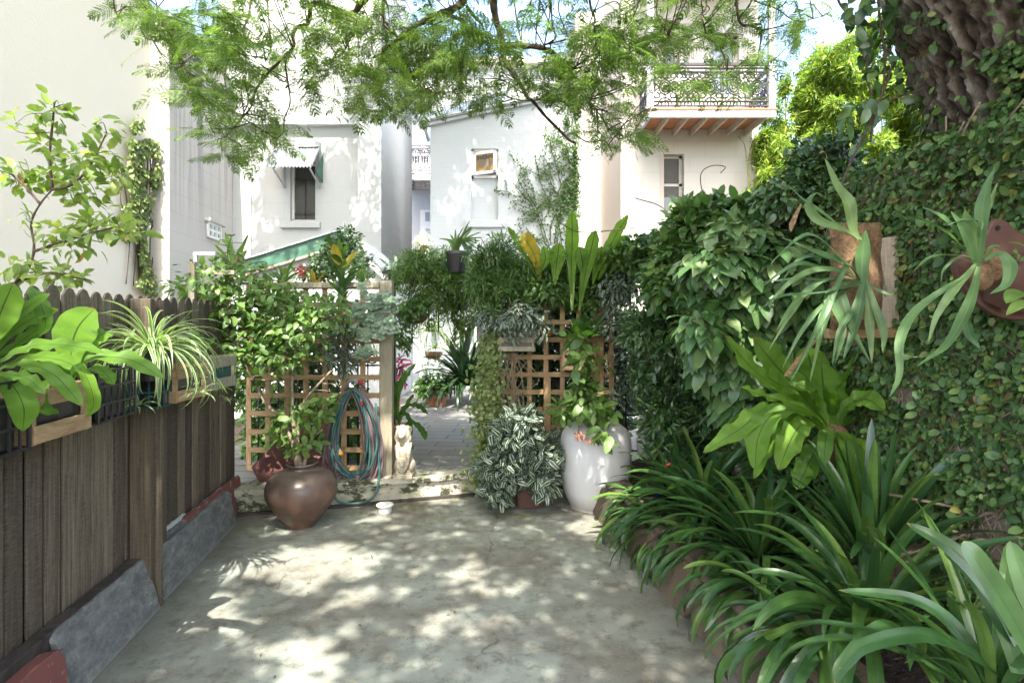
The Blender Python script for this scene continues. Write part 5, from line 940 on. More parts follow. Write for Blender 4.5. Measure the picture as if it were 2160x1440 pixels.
st = MB(); st.tube([q-V3(0, 0, .12), q+V3(0, 0, .04)], .004, 5); plant('leaf_whorl', mb, 'dark', 'small whorl of dark leaves poking above the hedge top', 'plant', stems=st, smat='twig')
# tall fronds above the right trellis
mb = MB()
for pts, w_ in (([(1207, 655), (1206, 557), (1207, 498), (1206, 444)], 29), ([(1222, 655), (1233, 586), (1248, 522), (1256, 485)], 29), ([(1250, 600), (1262, 560), (1286, 519), (1306, 484), (1326, 452)], 25), ([(1262, 590), (1280, 554), (1309, 516), (1326, 496)], 27), ([(1285, 580), (1303, 551), (1321, 527), (1342, 505)], 18), ([(1300, 575), (1330, 551), (1347, 527), (1367, 506)], 14), ([(1170, 600), (1175, 550), (1180, 512)], 34), ([(1135, 580), (1150, 550), (1146, 518)], 22), ([(1130, 580), (1102, 530), (1085, 500), (1070, 478)], 15), ([(1235, 600), (1228, 550), (1222, 520)], 30), ([(1250, 590), (1265, 545), (1270, 520)], 30)):
    trace(mb, pts, w_, 5.05, 4.98, 'nest', 22, wave=.009, wf=6, fold=.2)
nf = plant('nest_fern', mb, 'frond_top', 'tall upright nest fern fronds standing above the right trellis', 'fern')
mb = MB(); trace(mb, [(1140, 590), (1128, 540), (1112, 512), (1100, 492)], 38, 5.1, 5.0, 'nest', 20, wave=.012, wf=5); trace(mb, [(1150, 600), (1140, 560), (1130, 535)], 30, 5.35, 5.25, 'nest', 14, wave=.012); y_ = obj('dying_frond', mb, M['yellow'], nf, smooth=True); tag(y_, 'yellow dying frond')
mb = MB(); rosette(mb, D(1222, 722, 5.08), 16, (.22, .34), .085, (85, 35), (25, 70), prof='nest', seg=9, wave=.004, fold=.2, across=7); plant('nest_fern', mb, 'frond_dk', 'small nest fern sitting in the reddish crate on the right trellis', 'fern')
mb = MB(); rosette(mb, D(1250, 705, 5.2), 9, (.2, .3), .07, (80, 40), (30, 70), prof='nest', seg=9, wave=.004); plant('nest_fern', mb, 'dark', 'dark nest fern tucked behind the small fern on the right trellis', 'fern')
# plant in front of the jar
br = [B_([(1215, 950, .1), (1225, 860), (1228, 760), (1222, 700)], 4.6), B_([(1240, 945, .15), (1262, 900), (1290, 930, -.25)], 4.6), B_([(1225, 860), (1190, 850), (1170, 870)], 4.6)]
bl = [(D(px, py, 4.55+dy), (rx/F*4.5, .16, ry/F*4.5), n) for px, py, rx, ry, n, dy in ((1230, 845, 50, 30, 50, 0), (1190, 865, 26, 22, 20, 0), (1260, 862, 36, 24, 22, 0), (1240, 760, 45, 30, 26, 0), (1220, 720, 40, 25, 16, .1), (1280, 915, 20, 24, 7, -.25), (1225, 810, 25, 25, 14, 0))]
shrub('leafy_climber', 'light', 'leafy climber with oval leaves rising in front of the white jar', br, bl, T_OV, .105, .5, .005, 'stem', cat='plant')
mb = MB(); mass(mb, [(D(1225, 915, 4.45), (.05, .04, .03), 18), (D(1250, 925, 4.42), (.04, .03, .02), 12)], T_OV, .035, hang=1); plant('begonia_flowers', mb, 'pinkf', 'small drooping pink flower cluster over the white jar', 'flowers')
mb = MB(); mass(mb, [(D(1208, 742, 4.95), (.05, .03, .03), 40), (D(1093, 652, 4.9), (.06, .03, .04), 22)], T_OV, .022); plant('white_flowers', mb, 'cream', 'small cream flower heads on the right trellis plants', 'flowers')
mb = MB(); mass(mb, [(D(1140, 697, 5.3), (.09, .05, .03), 18)], T_OV, .05); plant('orange_flower', mb, 'orange', 'orange blooms glimpsed through the right trellis', 'flowers')
mb = MB(); mass(mb, [(D(1355, 1085, 4.35), (.07, .05, .05), 16), (D(1330, 1065, 4.3), (.05, .05, .06), 9)], T_OV, .06); plant('seedling', mb, 'light', 'little green seedling at the foot of the white jar', 'plant')
# top left bromeliads etc
def ros(name, mat, label, px, py, Y, n, L, w_, e=(80, 25), dr=(15, 60), prof='strap', cat='plant', grp=None, wave=0, seg=9, spread=.02, across=5):
    mb = MB(); rosette(mb, D(px, py, Y), n, L, w_, e, dr, prof=prof, seg=seg, wave=wave, spread=spread, across=across); return plant(name, mb, mat, label, cat, grp)
bg_ = 'strap leaved bromeliads above the left trellis'
ros('bromeliad', 'light', 'fresh green bromeliad rosette on the trellis top beside the red flower', 597, 598, 5.4, 14, (.2, .32), .045, grp=bg_)
ros('bromeliad', 'light', 'lime bromeliad rosette at the fence corner in front of the green fascia', 495, 575, 5.0, 14, (.3, .42), .05, grp=bg_)
ros('bromeliad', 'light', 'narrow leaved bromeliad rosette near the arbour post cap', 765, 598, 6.0, 16, (.25, .45), .03, grp=bg_, prof='grass')
ros('bromeliad', 'yellow', 'yellowish bromeliad leaves behind the red flower', 663, 600, 5.5, 6, (.14, .22), .04, grp=bg_)
mb = MB(); mass(mb, [(D(637, 571, 5.3), (.04, .04, .04), 34)], T_OV, .03, hang=0); st = MB(); st.tube([D(637, 575, 5.3), D(640, 600, 5.35)], .004, 5); plant('red_flower', mb, 'flower', 'single dark red flower above the left trellis', 'flower', stems=st)
# cordyline-like plant
mb = MB(); st = MB(); q = cat_rom([D(722, 640, 4.95), D(720, 590, 4.95), D(717, 545, 4.95)], 14); st.tube(q, .012, 8)
for i in range(30): rosette(mb, q[min(13, i//2)], 1, (.17, .27), .06, (62-0*i, 40), (15, 65), az=(i*137, i*137+5), prof='leaf', seg=8, spread=.01)
o = plant('tall_foliage_plant', mb, 'mid', 'tall broad leaved plant rising over the right half of the left trellis', 'plant', stems=st)
mb = MB(); trace(mb, [(716, 560), (708, 535), (703, 512)], 22, 4.9, 4.85, 'leaf', 10); trace(mb, [(722, 565), (740, 545), (757, 528)], 18, 4.9, 4.8, 'leaf', 10); obj('new_leaf', mb, M['yellow'], o, smooth=True)
bush('small_leaf_shrub', 'dark', 'fine leaved dark shrub growing over the green fascia', [(720, 530, 40, 35, 500), (690, 560, 35, 30, 350), (735, 500, 22, 22, 110), (660, 580, 35, 22, 160), (760, 560, 28, 30, 180)], 7.5, .35, T_OV, .06)
bush('back_foliage', 'mid', 'green foliage growing behind the left lattice', [(640, 760, 60, 40, 300), (700, 700, 50, 50, 300), (600, 940, 60, 40, 300), (560, 930, 40, 50, 260), (520, 800, 40, 60, 260), (570, 720, 40, 60, 260), (640, 840, 60, 60, 420), (560, 850, 40, 60, 300), (720, 850, 50, 60, 360), (680, 920, 70, 40, 320), (760, 680, 40, 40, 180), (760, 930, 30, 40, 160), (620, 640, 60, 25, 120)], 6.0, .35, T_OV, .075)
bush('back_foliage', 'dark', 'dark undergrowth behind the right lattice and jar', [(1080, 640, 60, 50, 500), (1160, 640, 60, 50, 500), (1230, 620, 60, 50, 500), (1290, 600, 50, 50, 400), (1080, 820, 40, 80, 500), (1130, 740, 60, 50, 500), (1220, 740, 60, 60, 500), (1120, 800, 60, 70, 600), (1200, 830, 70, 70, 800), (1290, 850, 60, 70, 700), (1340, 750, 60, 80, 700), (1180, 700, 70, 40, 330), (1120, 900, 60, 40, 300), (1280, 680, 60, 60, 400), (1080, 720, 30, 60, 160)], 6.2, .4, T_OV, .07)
# gateway plants
ros('spider_plant', 'spider', 'striped spider plant hanging in the middle of the gateway', 912, 700, 7.9, 80, (.3, .6), .022, (75, 10), (80, 150), 'grass', seg=10, across=3)
ros('spider_plant', 'spider', 'smaller striped spider plant spilling from the lower hanging basket', 918, 735, 7.7, 34, (.16, .28), .016, (75, 10), (80, 130), 'grass', seg=8, across=3)
ros('strap_plant', 'darkstrap', 'big dark clump of strap leaves at the right end of the path', 985, 812, 9.6, 190, (.55, 1.0), .06, (88, 15), (45, 120), 'strap', spread=.2, seg=10, across=3)
ros('mother_tongue_plant', 'darkstrap', 'tall dark sword leaves rising above the strap clump', 975, 790, 9.3, 9, (.8, 1.25), .09, (88, 55), (5, 25), 'strap', seg=8, across=3)
mb = MB(); mass(mb, [(D(920, 812, 9.35), (.27, .22, .13), 420), (D(893, 815, 9.3), (.12, .12, .16), 120)], T_OV, .08, hang=.5); plant('pot_foliage', mb, 'mid', 'bushy green plant filling the banded terracotta pot', 'plant')
mb = MB(); mass(mb, [(D(914, 780, 9.2), (.18, .12, .2), 90)], T_OV, .06, hang=.2); plant('wiry_plant', mb, 'silver', 'wiry greyish plant above the banded terracotta pot', 'plant')
mb = MB()
for pts, w_ in (([(842, 900), (838, 840), (850, 800), (878, 765)], 26), ([(842, 900), (850, 860), (880, 855), (905, 875)], 20), ([(840, 900), (860, 850), (875, 830)], 16), ([(842, 900), (870, 890), (892, 910), (898, 928)], 22), ([(840, 900), (852, 910), (866, 940), (868, 962)], 20), ([(838, 900), (845, 870), (862, 880), (870, 920)], 16), ([(838, 890), (832, 850), (838, 800)], 18), ([(838, 905), (846, 930), (846, 965)], 16), ([(840, 885), (826, 860), (836, 830)], 20)): trace(mb, pts, w_*.62, 6.2, 6.1, 'nest', 16, wave=.018, wf=8)
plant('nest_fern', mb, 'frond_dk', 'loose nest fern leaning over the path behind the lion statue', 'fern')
mb = MB(); mass(mb, [(D(832, 790, 8.5), (.1, .1, .25), 30)], T_LONG, .22, hang=.5); plant('maroon_plant', mb, 'maroon', 'maroon leaved plant just inside the gateway on the left', 'plant')
mb = MB(); st = MB(); cc = D(960, 540, 6.0)
for k in range(22): a = rng.random()*6.28; L = .2+.2*rng.random(); p = [cc, cc+V3(.08*math.cos(a), .08*math.sin(a), .16), cc+V3((.12+L*.5)*math.cos(a), .2*math.sin(a), .16+.12*rng.normal())]; ribbon(mb, p, .03, 'strap', 12, fold=.3, wave=.004, wf=6)
plant('leaf_cactus', mb, 'mid', 'flat stemmed cactus plant arching on top of the arbour', 'plant')
mb = MB(); mass(mb, [(D(893, 512, 7.6), (.12, .08, .12), 90)], T_OV, .035, hang=-.3); plant('white_flowers', mb, 'cream', 'white flowering plant in the little orange pot on the arbour', 'flowers')
hg = 'trailing plants in the hanging baskets'
bush('trailing_basket_plant', 'mid', 'shaggy trailing plant in the nearer left hanging basket', [(865, 655, 30, 25, 160), (850, 700, 22, 45, 90), (890, 640, 20, 20, 70)], 6.1, .14, T_OV, .055, 'plant', .9, hg)
bush('trailing_basket_plant', 'light', 'fine trailing plant cascading from the right hanging basket', [(980, 680, 24, 30, 200), (965, 700, 14, 28, 90), (1000, 665, 18, 18, 80)], 6.4, .12, T_OV, .035, 'plant', 1.2, hg)
bush('trailing_basket_plant', 'dark', 'dark spiky plant in the shade under the arbour beam', [(955, 635, 30, 22, 160), (990, 620, 22, 20, 100)], 6.5, .14, T_LONG, .09, 'plant', .2, hg)
ros('pot_grass', 'light', 'tuft of grassy leaves hanging beside the left gateway post', 838, 720, 6.6, 26, (.25, .45), .025, (70, 10), (60, 140), 'grass', seg=8, across=3)
mb = MB(); mass(mb, [(D(826, 565, 6.9), (.1, .08, .12), 26), (D(838, 575, 6.9), (.08, .08, .08), 16)], T_LONG, .12, hang=-.2); plant('small_potted_plant', mb, 'silver', 'small pale green plant above the arbour post cap', 'plant')
# --- right side: clivias
DENS = 1.7
cg = 'strap leaved clumps along the right hand bed'
cg2 = 0
def clivia(px, py, Y, n, L, w_, label, az=(0, 360), e=(84, 22), dr=(35, 115), mat='clivia', berries=0):
    n = int(n*1.3); c = D(px, py, Y); mb = MB(); rosette(mb, c, n, L, w_, e, dr, az=az, prof='strap', seg=14, fold=.28, spread=.08, across=5)
    o = plant('strap_leaf_clump', mb, mat, label, 'plant', cg)
    return o
clivia(1490, 1085, 3.75, 66, (.45, .72), .048, 'strap leaf clump nearest the white jar', e=(80, 12), dr=(40, 120))
clivia(1420, 1050, 4.2, 50, (.35, .6), .042, 'farthest strap leaf clump arching in front of the jar', e=(80, 12), dr=(40, 115))
clivia(1600, 1170, 3.1, 56, (.45, .68), .046, 'strap leaf clump above the tipped terracotta pot', e=(80, 14), dr=(45, 120))
clivia(1745, 1060, 3.25, 34, (.4, .65), .046, 'shaded strap leaf clump below the big nest fern', e=(85, 30), dr=(25, 90))
clivia(1838, 1185, 2.45, 40, (.42, .62), .044, 'upright strap leaf clump against the fig wall', e=(88, 48), dr=(8, 60))
clivia(1830, 1310, 2.15, 52, (.42, .62), .042, 'strap leaf clump spreading over the edging stones', e=(75, 12), dr=(40, 105))
clivia(2095, 1460, 1.62, 26, (.40, .56), .042, 'large dark strap leaf clump in the near right corner', e=(80, 25), dr=(30, 95))
for px, py, Y, nn_, lb in ((1385, 1085, 4.05, 30, 'strap leaves drooping over the edging just right of the jar'), (1440, 1140, 3.65, 34, 'strap leaves hanging to the concrete left of the tipped pot'), (1520, 1180, 3.25, 22, 'strap leaves half covering the tipped pot'), (1610, 1250, 2.8, 26, 'strap leaves drooping over the middle of the stone edging'), (1740, 1370, 2.2, 20, 'strap leaves drooping over the near end of the stone edging')):
    clivia(px, py, Y, nn_, (.34, .54), .044, lb, az=(205, 360), e=(60, 8), dr=(80, 125))
mb = MB()
for pts, w_, ya, yb in (([(2190, 1400), (2130, 1290), (2060, 1180), (2032, 1140)], 52, 1.3, 1.35), ([(2200, 1330), (2165, 1230), (2130, 1140)], 52, 1.35, 1.4), ([(2200, 1450), (2110, 1270), (2010, 1160), (1912, 1102)], 44, 1.5, 1.75), ([(2150, 1420), (2110, 1300), (2050, 1210), (1990, 1160)], 40, 1.5, 1.8), ([(2180, 1470), (2050, 1380), (1950, 1340), (1830, 1360), (1770, 1410)], 40, 1.6, 1.5), ([(2100, 1460), (2030, 1340), (1930, 1265), (1768, 1244)], 34, 1.6, 1.7), ([(1990, 1440), (1900, 1335), (1850, 1330), (1780, 1400), (1760, 1440)], 36, 1.75, 1.65)): trace(mb, pts, w_, ya, yb, 'strap', 20, fold=.2)
o = plant('strap_leaf_clump', mb, 'clivia', 'very close broad strap leaves cut off by the right edge', 'plant', cg)
for px, py, Y in ((2045, 1290, 1.75), (1735, 1175, 2.6), (1842, 1165, 2.4)):
    mb = MB(); c = D(px, py, Y)
    for i in range(14): a = i*2.4; d_ = unit(V3(math.cos(a), math.sin(a), .7+.3*rng.random())); p = c+d_*.045; mb.tube([c, p], .002, 5); mb.lathe(p, [(0, 0), (.0045, .004), (.006, .012), (.004, .022), (0, .026)], 8, d_)
    o = tag(obj('seed_head', mb, M['stem'], smooth=True), ['green seed head on a stout stalk in the near right corner', 'brownish seed head among the strap leaves left of centre', 'seed head with orange tips below the upright strap leaves'][[2045, 1735, 1842].index(px)], 'seed head')
    mb = MB(); mb.tube(cat_rom([c, c+V3(.06, .03, -.14), c+V3(.13, .06, -.32)], 10), np.linspace(.005, .008, 10), 8); obj('stalk', mb, M['stem'], o, smooth=True)
mb = MB()
for px, py in ((1470, 1084), (1484, 1093), (1408, 984), (1412, 982), (1490, 1080)): mb.lathe(D(px, py, 3.55), [(0, 0), (.008, .004), (.01, .01), (.007, .018), (0, .02)], 10)
for k in range(6): mb.tube([D(1480, 1090, 3.55), D(1480+rng.normal()*15, 1080+rng.normal()*8, 3.55)], .0015, 4)
tag(obj('red_berries', mb, M['redp'], smooth=True), 'few small red berries among the dark strap leaves', 'berries')
# big nest fern right
mb = MB()
for pts, w_, ya, yb, wv in (([(1750, 905), (1740, 850), (1732, 765)], 74, 2.9, 2.95, .012), ([(1745, 902), (1690, 830), (1640, 775), (1588, 712)], 62, 2.9, 2.85, .012), ([(1742, 898), (1665, 835), (1595, 785), (1530, 708)], 36, 2.9, 2.75, .01), ([(1765, 900), (1785, 840), (1803, 770), (1818, 690)], 52, 2.95, 3.0, .01), ([(1768, 900), (1800, 850), (1850, 822), (1910, 822), (1988, 812)], 24, 2.9, 2.65, .012), ([(1765, 898), (1785, 858), (1825, 842), (1866, 865)], 42, 2.85, 2.6, .008),
    ([(1742, 903), (1660, 868), (1608, 868), (1560, 905), (1482, 955)], 40, 2.85, 2.55, .012), ([(1742, 906), (1688, 868), (1632, 872), (1600, 920), (1592, 992)], 44, 2.85, 2.5, .01), ([(1743, 908), (1700, 892), (1672, 920), (1642, 992)], 46, 2.85, 2.55, .012), ([(1748, 912), (1728, 935), (1702, 985), (1680, 1032)], 42, 2.85, 2.6, .012), ([(1765, 912), (1778, 950), (1793, 1000), (1800, 1050)], 40, 2.85, 2.65, .01), ([(1770, 910), (1812, 940), (1855, 985), (1884, 1040)], 46, 2.85, 2.65, .01),
    ([(1748, 898), (1728, 850), (1700, 822), (1682, 822)], 36, 2.88, 2.75, .008), ([(1744, 900), (1700, 862), (1640, 842), (1598, 830), (1560, 815)], 24, 2.86, 2.65, .01), ([(1755, 900), (1762, 850), (1770, 800)], 44, 2.93, 3.0, .01), ([(1742, 905), (1680, 885), (1640, 900), (1616, 950), (1590, 1010)], 26, 2.88, 2.6, .012), ([(1760, 900), (1720, 800), (1700, 730)], 60, 2.95, 3.1, .01), ([(1770, 905), (1810, 870), (1850, 850), (1860, 830)], 30, 2.92, 2.85, .008)):
    trace(mb, pts, w_*1.12, ya, yb, 'nest', 26, wave=wv*1.3, wf=5, fold=.2)
for i in range(0): pass
rosette(mb, D(1755, 905, 2.98), 24, (.32, .56), .066, (85, -5), (25, 85), prof='nest', seg=10, wave=.01, across=7)
o = plant('nest_fern', mb, 'frond', 'very large glowing green nest fern rosette on the right above the strap leaves', 'fern'); mb = blobs([(D(1757, 915, 2.92), (.07, .07, .06)), (D(1760, 940, 2.95), (.06, .06, .08))]); obj('root_mass', mb, M['coir'], o, smooth=True)
# staghorns
sg_ = 'staghorn ferns mounted on the wall'
mb = MB()
for pts, w_, ya, yb in (([(1822, 640), (1818, 570), (1821, 520), (1826, 484)], 30, 2.5, 2.45), ([(1812, 505), (1799, 480), (1790, 430), (1763, 387), (1738, 330)], 27, 2.45, 2.4), ([(1810, 500), (1759, 468), (1700, 425), (1662, 392)], 13, 2.45, 2.35), ([(1818, 505), (1790, 490), (1766, 480), (1723, 463), (1706, 430), (1722, 408), (1743, 418)], 20, 2.42, 2.35),
    ([(1815, 590), (1790, 560), (1759, 614), (1737, 665), (1700, 740), (1664, 812)], 15, 2.45, 2.2), ([(1815, 590), (1774, 600), (1780, 640), (1800, 700), (1838, 768)], 19, 2.45, 2.3), ([(1824, 585), (1817, 629), (1800, 701), (1778, 760)], 19, 2.4, 2.3), ([(1828, 590), (1846, 647), (1864, 701), (1862, 746)], 17, 2.4, 2.3), ([(1826, 600), (1834, 680), (1839, 765)], 18, 2.4, 2.35),
    ([(1812, 590), (1780, 572), (1720, 570), (1669, 593), (1610, 650)], 16, 2.45, 2.25), ([(1812, 588), (1784, 557), (1712, 528), (1645, 500)], 20, 2.45, 2.3), ([(1810, 592), (1740, 590), (1676, 640), (1636, 700)], 13, 2.45, 2.25), ([(1812, 595), (1790, 605), (1730, 618), (1640, 628), (1575, 680)], 13, 2.45, 2.2), ([(1812, 598), (1759, 629), (1777, 690), (1762, 766)], 21, 2.42, 2.3), ([(1808, 600), (1752, 614), (1745, 665), (1725, 745)], 15, 2.42, 2.25), ([(1806, 600), (1745, 640), (1728, 720), (1708, 808)], 15, 2.42, 2.2),
    ([(1800, 580), (1750, 520), (1700, 495), (1640, 542), (1625, 560)], 9, 2.4, 2.3), ([(1806, 600), (1740, 640), (1690, 700), (1648, 780)], 10, 2.42, 2.2), ([(1810, 596), (1730, 590), (1650, 590), (1590, 600)], 9, 2.45, 2.25), ([(1790, 565), (1740, 545), (1690, 545), (1645, 600)], 12, 2.45, 2.3), ([(1815, 600), (1800, 650), (1770, 700), (1755, 770)], 12, 2.4, 2.25), ([(1805, 590), (1720, 600), (1670, 660), (1620, 740)], 10, 2.45, 2.25), ([(1818, 590), (1850, 610), (1875, 620), (1892, 612)], 8, 2.42, 2.35), ([(1800, 585), (1720, 560), (1670, 560), (1600, 610)], 11, 2.45, 2.25)):
    trace(mb, pts, w_, ya, yb, 'antler', 22, wave=.003, wf=2, fold=.25, across=5, twist=rng.normal()*.5)
o = plant('staghorn_fern', mb, 'stag', 'pale grey green staghorn fern with drooping forked fronds on the timber mount', 'fern', sg_)
mb = MB(); trace(mb, [(1690, 430), (1672, 470), (1668, 490)], 12, 2.35, 2.3, 'antler', 12); trace(mb, [(1738, 700), (1700, 740), (1660, 790), (1648, 788)], 11, 2.3, 2.2, 'antler', 14); trace(mb, [(1745, 335), (1738, 320), (1728, 325)], 10, 2.4, 2.35, 'antler', 8); q_ = obj('withered_frond', mb, M['coir'], o, smooth=True); tag(q_, 'brown withered frond tips')
mb = MB()
for pts, w_, ya, yb in (([(2066, 560), (2070, 484), (2077, 412), (2100, 352)], 27, 1.85, 1.8), ([(2070, 484), (2088, 430), (2104, 384)], 10, 1.83, 1.8), ([(2058, 556), (2036, 494), (2005, 445)], 30, 1.85, 1.75), ([(2058, 556), (2042, 490), (2035, 442)], 30, 1.85, 1.78), ([(2056, 550), (2001, 495), (1947, 466), (1888, 457)], 25, 1.85, 1.65), ([(2050, 530), (2012, 484), (1976, 452), (1946, 438)], 24, 1.87, 1.75), ([(2066, 500), (2059, 466), (2030, 464), (1996, 476)], 8, 1.83, 1.75),
    ([(2056, 552), (2037, 540), (1965, 542), (1917, 582)], 9, 1.85, 1.7), ([(2058, 556), (2040, 580), (2012, 610), (1976, 665), (1957, 725)], 18, 1.83, 1.7), ([(2040, 580), (2001, 604), (1929, 658), (1898, 719), (1897, 791), (1876, 838)], 20, 1.8, 1.6), ([(1900, 740), (1912, 752), (1940, 752)], 8, 1.62, 1.6), ([(2064, 562), (2054, 610), (2035, 665), (1994, 730), (1932, 774)], 25, 1.83, 1.65), ([(2040, 650), (2044, 700), (2068, 735)], 18, 1.76, 1.7), ([(2078, 548), (2110, 536), (2130, 560), (2122, 600), (2088, 620)], 25, 1.82, 1.72), ([(2060, 555), (2020, 545), (1990, 570), (1984, 600)], 6, 1.83, 1.75), ([(2075, 545), (2095, 520), (2110, 520)], 12, 1.85, 1.8)):
    trace(mb, pts, w_, ya, yb, 'antler', 22, wave=.003, wf=2, fold=.2, across=5, twist=rng.normal()*.3)
plant('staghorn_fern', mb, 'stag', 'bright staghorn fern with long arching fronds on the brown wall planter', 'fern', sg_)
mb = MB(); trace(mb, [(2200, 640), (2150, 620), (2122, 640)], 44, 1.75, 1.65, 'leaf', 12); trace(mb, [(2200, 650), (2160, 640), (2122, 665)], 32, 1.7, 1.62, 'leaf', 12); trace(mb, [(2200, 560), (2160, 520), (2125, 510)], 16, 1.9, 1.85, 'leaf', 10); mb.leaves(T_OV, [D(2140+rng.random()*14, 530+rng.random()*22, 1.88) for _ in range(10)], rng.normal(size=(10, 3)), V3(0, -1, .5)+rng.normal(size=(10, 3))*.3, .022)
plant('pocket_plant', mb, 'light', 'small green plant with glossy leaves in the brown wall planter', 'plant')
# hanging leafy vine at the upper right
st = MB(); mb = MB(); Yv = 2.6
vs1 = [[(1850, -20), (1858, 60), (1866, 110), (1862, 190), (1835, 260), (1800, 330), (1770, 400)], [(1866, 100), (1884, 120), (1872, 170), (1845, 240), (1836, 300)], [(1840, 240), (1870, 215), (1910, 200), (1945, 190)], [(1832, 90), (1828, 160), (1840, 200)], [(1760, -20), (1780, 20), (1830, 50), (1850, 60)]]
for l in vs1: st.tube(cat_rom([D(x, y, Yv) for x, y in l], 30), .005, 6)
for (x, y, n, rx, ry) in ((1815, 40, 12, 25, 30), (1830, 95, 14, 28, 30), (1850, 150, 10, 25, 25), (1835, 225, 8, 30, 20), (1880, 205, 3, 20, 8), (1925, 195, 3, 20, 6), (1810, 215, 4, 15, 5), (1835, 285, 4, 12, 14), (1790, 12, 7, 25, 14), (1850, 10, 8, 30, 20), (1785, 250, 3, 8, 8), (1868, 40, 6, 15, 25)):
    P_ = [D(x+rng.normal()*rx*.6, y+rng.normal()*ry*.6, Yv+rng.normal()*.06) for _ in range(n)]; mb.leaves(T_OV, P_, V3(-.2, -.1, -.7)+rng.normal(size=(n, 3))*.45, V3(0, -1, .4)+rng.normal(size=(n, 3))*.5, .075*(.8+.4*rng.random(n)))
plant('hanging_vine', mb, 'dark', 'dark leafy vine hanging down beside the thick trunk', 'vine', stems=st, smat='twig')
# sapling beyond the left fence
DENS = 1.15
Y = 4.2; br = [B_([(30, 600), (62, 560), (72, 520), (66, 470), (85, 430), (110, 400)], Y), B_([(110, 400), (105, 330), (112, 250), (115, 215)], Y), B_([(110, 400), (150, 390), (190, 350), (225, 280)], Y), B_([(72, 530), (130, 510), (200, 490), (280, 470)], Y), B_([(85, 430), (50, 390), (15, 360)], Y), B_([(45, 590), (110, 575), (180, 590)], Y)]
bl = [(D(px, py, Y+rng.normal()*.1), (rx/F*Y, .18, ry/F*Y), n) for px, py, rx, ry, n in ((112, 240, 30, 35, 34), (60, 260, 40, 20, 18), (110, 310, 40, 30, 38), (160, 340, 40, 30, 34), (110, 370, 50, 25, 50), (50, 380, 45, 25, 44), (170, 400, 50, 28, 48), (210, 330, 35, 40, 40), (230, 270, 22, 25, 18), (240, 370, 35, 20, 28), (220, 480, 70, 25, 90), (130, 490, 40, 20, 30), (150, 520, 50, 20, 36), (60, 470, 22, 20, 14), (40, 560, 40, 25, 34), (130, 580, 60, 15, 44), (20, 350, 20, 12, 12), (270, 490, 30, 18, 22), (140, 590, 40, 15, 20), (190, 430, 35, 10, 14))]
shrub('young_tree', 'sapling', 'airy young tree with pale green leaves beyond the paling fence', br, bl, T_OV, .088, .1, .011, 'twig', cat='tree', jit=.5)
# ivy on the left wall corner
mb = MB(); n = 8500; t = rng.random(n)**.9; py = 262+t*345+rng.normal(size=n)*8; cxp = 290+14*np.sin(t*7)+12*t; wd = 34*(1-.55*t)*(1-np.exp(-t*14)*.8); px = cxp+wd*rng.uniform(-1, 1, n)*(.6+.6*rng.random(n))
keep = np.array([noise.noise(Vector((a*.03, b*.02, 3))) > -.08 for a, b in zip(px, py)]); px, py, t = px[keep], py[keep], t[keep]; n = len(px)
def onwall(px, py, s=-4.9):
    q = XW+.05+(s+4.9); yy = q*F/(px-CX); return V3(q, yy, Z(py, yy))
P_ = np.array([onwall(min(a, 322), b, -4.90+.12*r_)+(V3((a-322)/F*10.3, 0, 0) if a > 322 else 0) for a, b, r_ in zip(px, py, rng.random(n))])
mb.leaves(T_OV, P_, V3(.1, -.1, -.8)+rng.normal(size=(n, 3))*.4, V3(.8, -.5, .3)+rng.normal(size=(n, 3))*.35, .085*(.6+.7*rng.random(n))); st = MB()
for k in range(9): x = 265+60*rng.random(); st.tube(cat_rom([onwall(x, 590+20*rng.random()), onwall(x+8*rng.normal(), 500), onwall(x+10*rng.normal(), 420), onwall(x+12*rng.normal(), 330)], 20), .01, 5)
plant('wall_ivy', mb, 'ivy', 'hanging curtain of ivy on the right corner of the cream rendered wall', 'vine', stems=st, smat='twig')
# climber on the white house
mb = MB(); st = MB(); YB_ = 11.96; P_ = []
g2 = np.random.default_rng(3)
def grow(p, d, L, dep):
    pts = [p]; 
    for i in range(int(L/6)):
        d = d+g2.normal()*.09; p = (p[0]+6*math.cos(d), p[1]-6*math.sin(d)); pts.append(p)
        if p[0] > 1212: d = 1.6
        for k in range(2): P_.append((p[0]+g2.normal()*3.0, p[1]+g2.normal()*3.0))
        if dep < 3 and g2.random() < (.28 if dep == 0 else .17): grow(p, d+g2.choice([-1, 1])*(.6+.5*g2.random()), L*(.24+.25*g2.random()), dep+1)
    if len(pts) > 2: st.tube([D(x, y, YB_) for x, y in pts], .006 if dep else .009, 4, cap=False)
for x0, d0, L in ((1162, 1.55, 180), (1170, 1.75, 215), (1176, 1.4, 190), (1185, 1.62, 200), (1158, 2.1, 160), (1192, 1.5, 230), (1150, 1.9, 150)): grow((x0, 515), d0, L, 0)
P_ = P_[:6000]; n = len(P_); mb.leaves(T_OV, [D(x, y, YB_-.02-.03*rng.random()) for x, y in P_], V3(0, 0, -.4)+rng.normal(size=(n, 3))*.7, V3(0, -1, .3)+rng.normal(size=(n, 3))*.3, .055*(.7+.6*rng.random(n)))
plant('wall_creeper', mb, 'mid', 'branching creeper fanning up the white brick house', 'vine', stems=st, smat='twig')
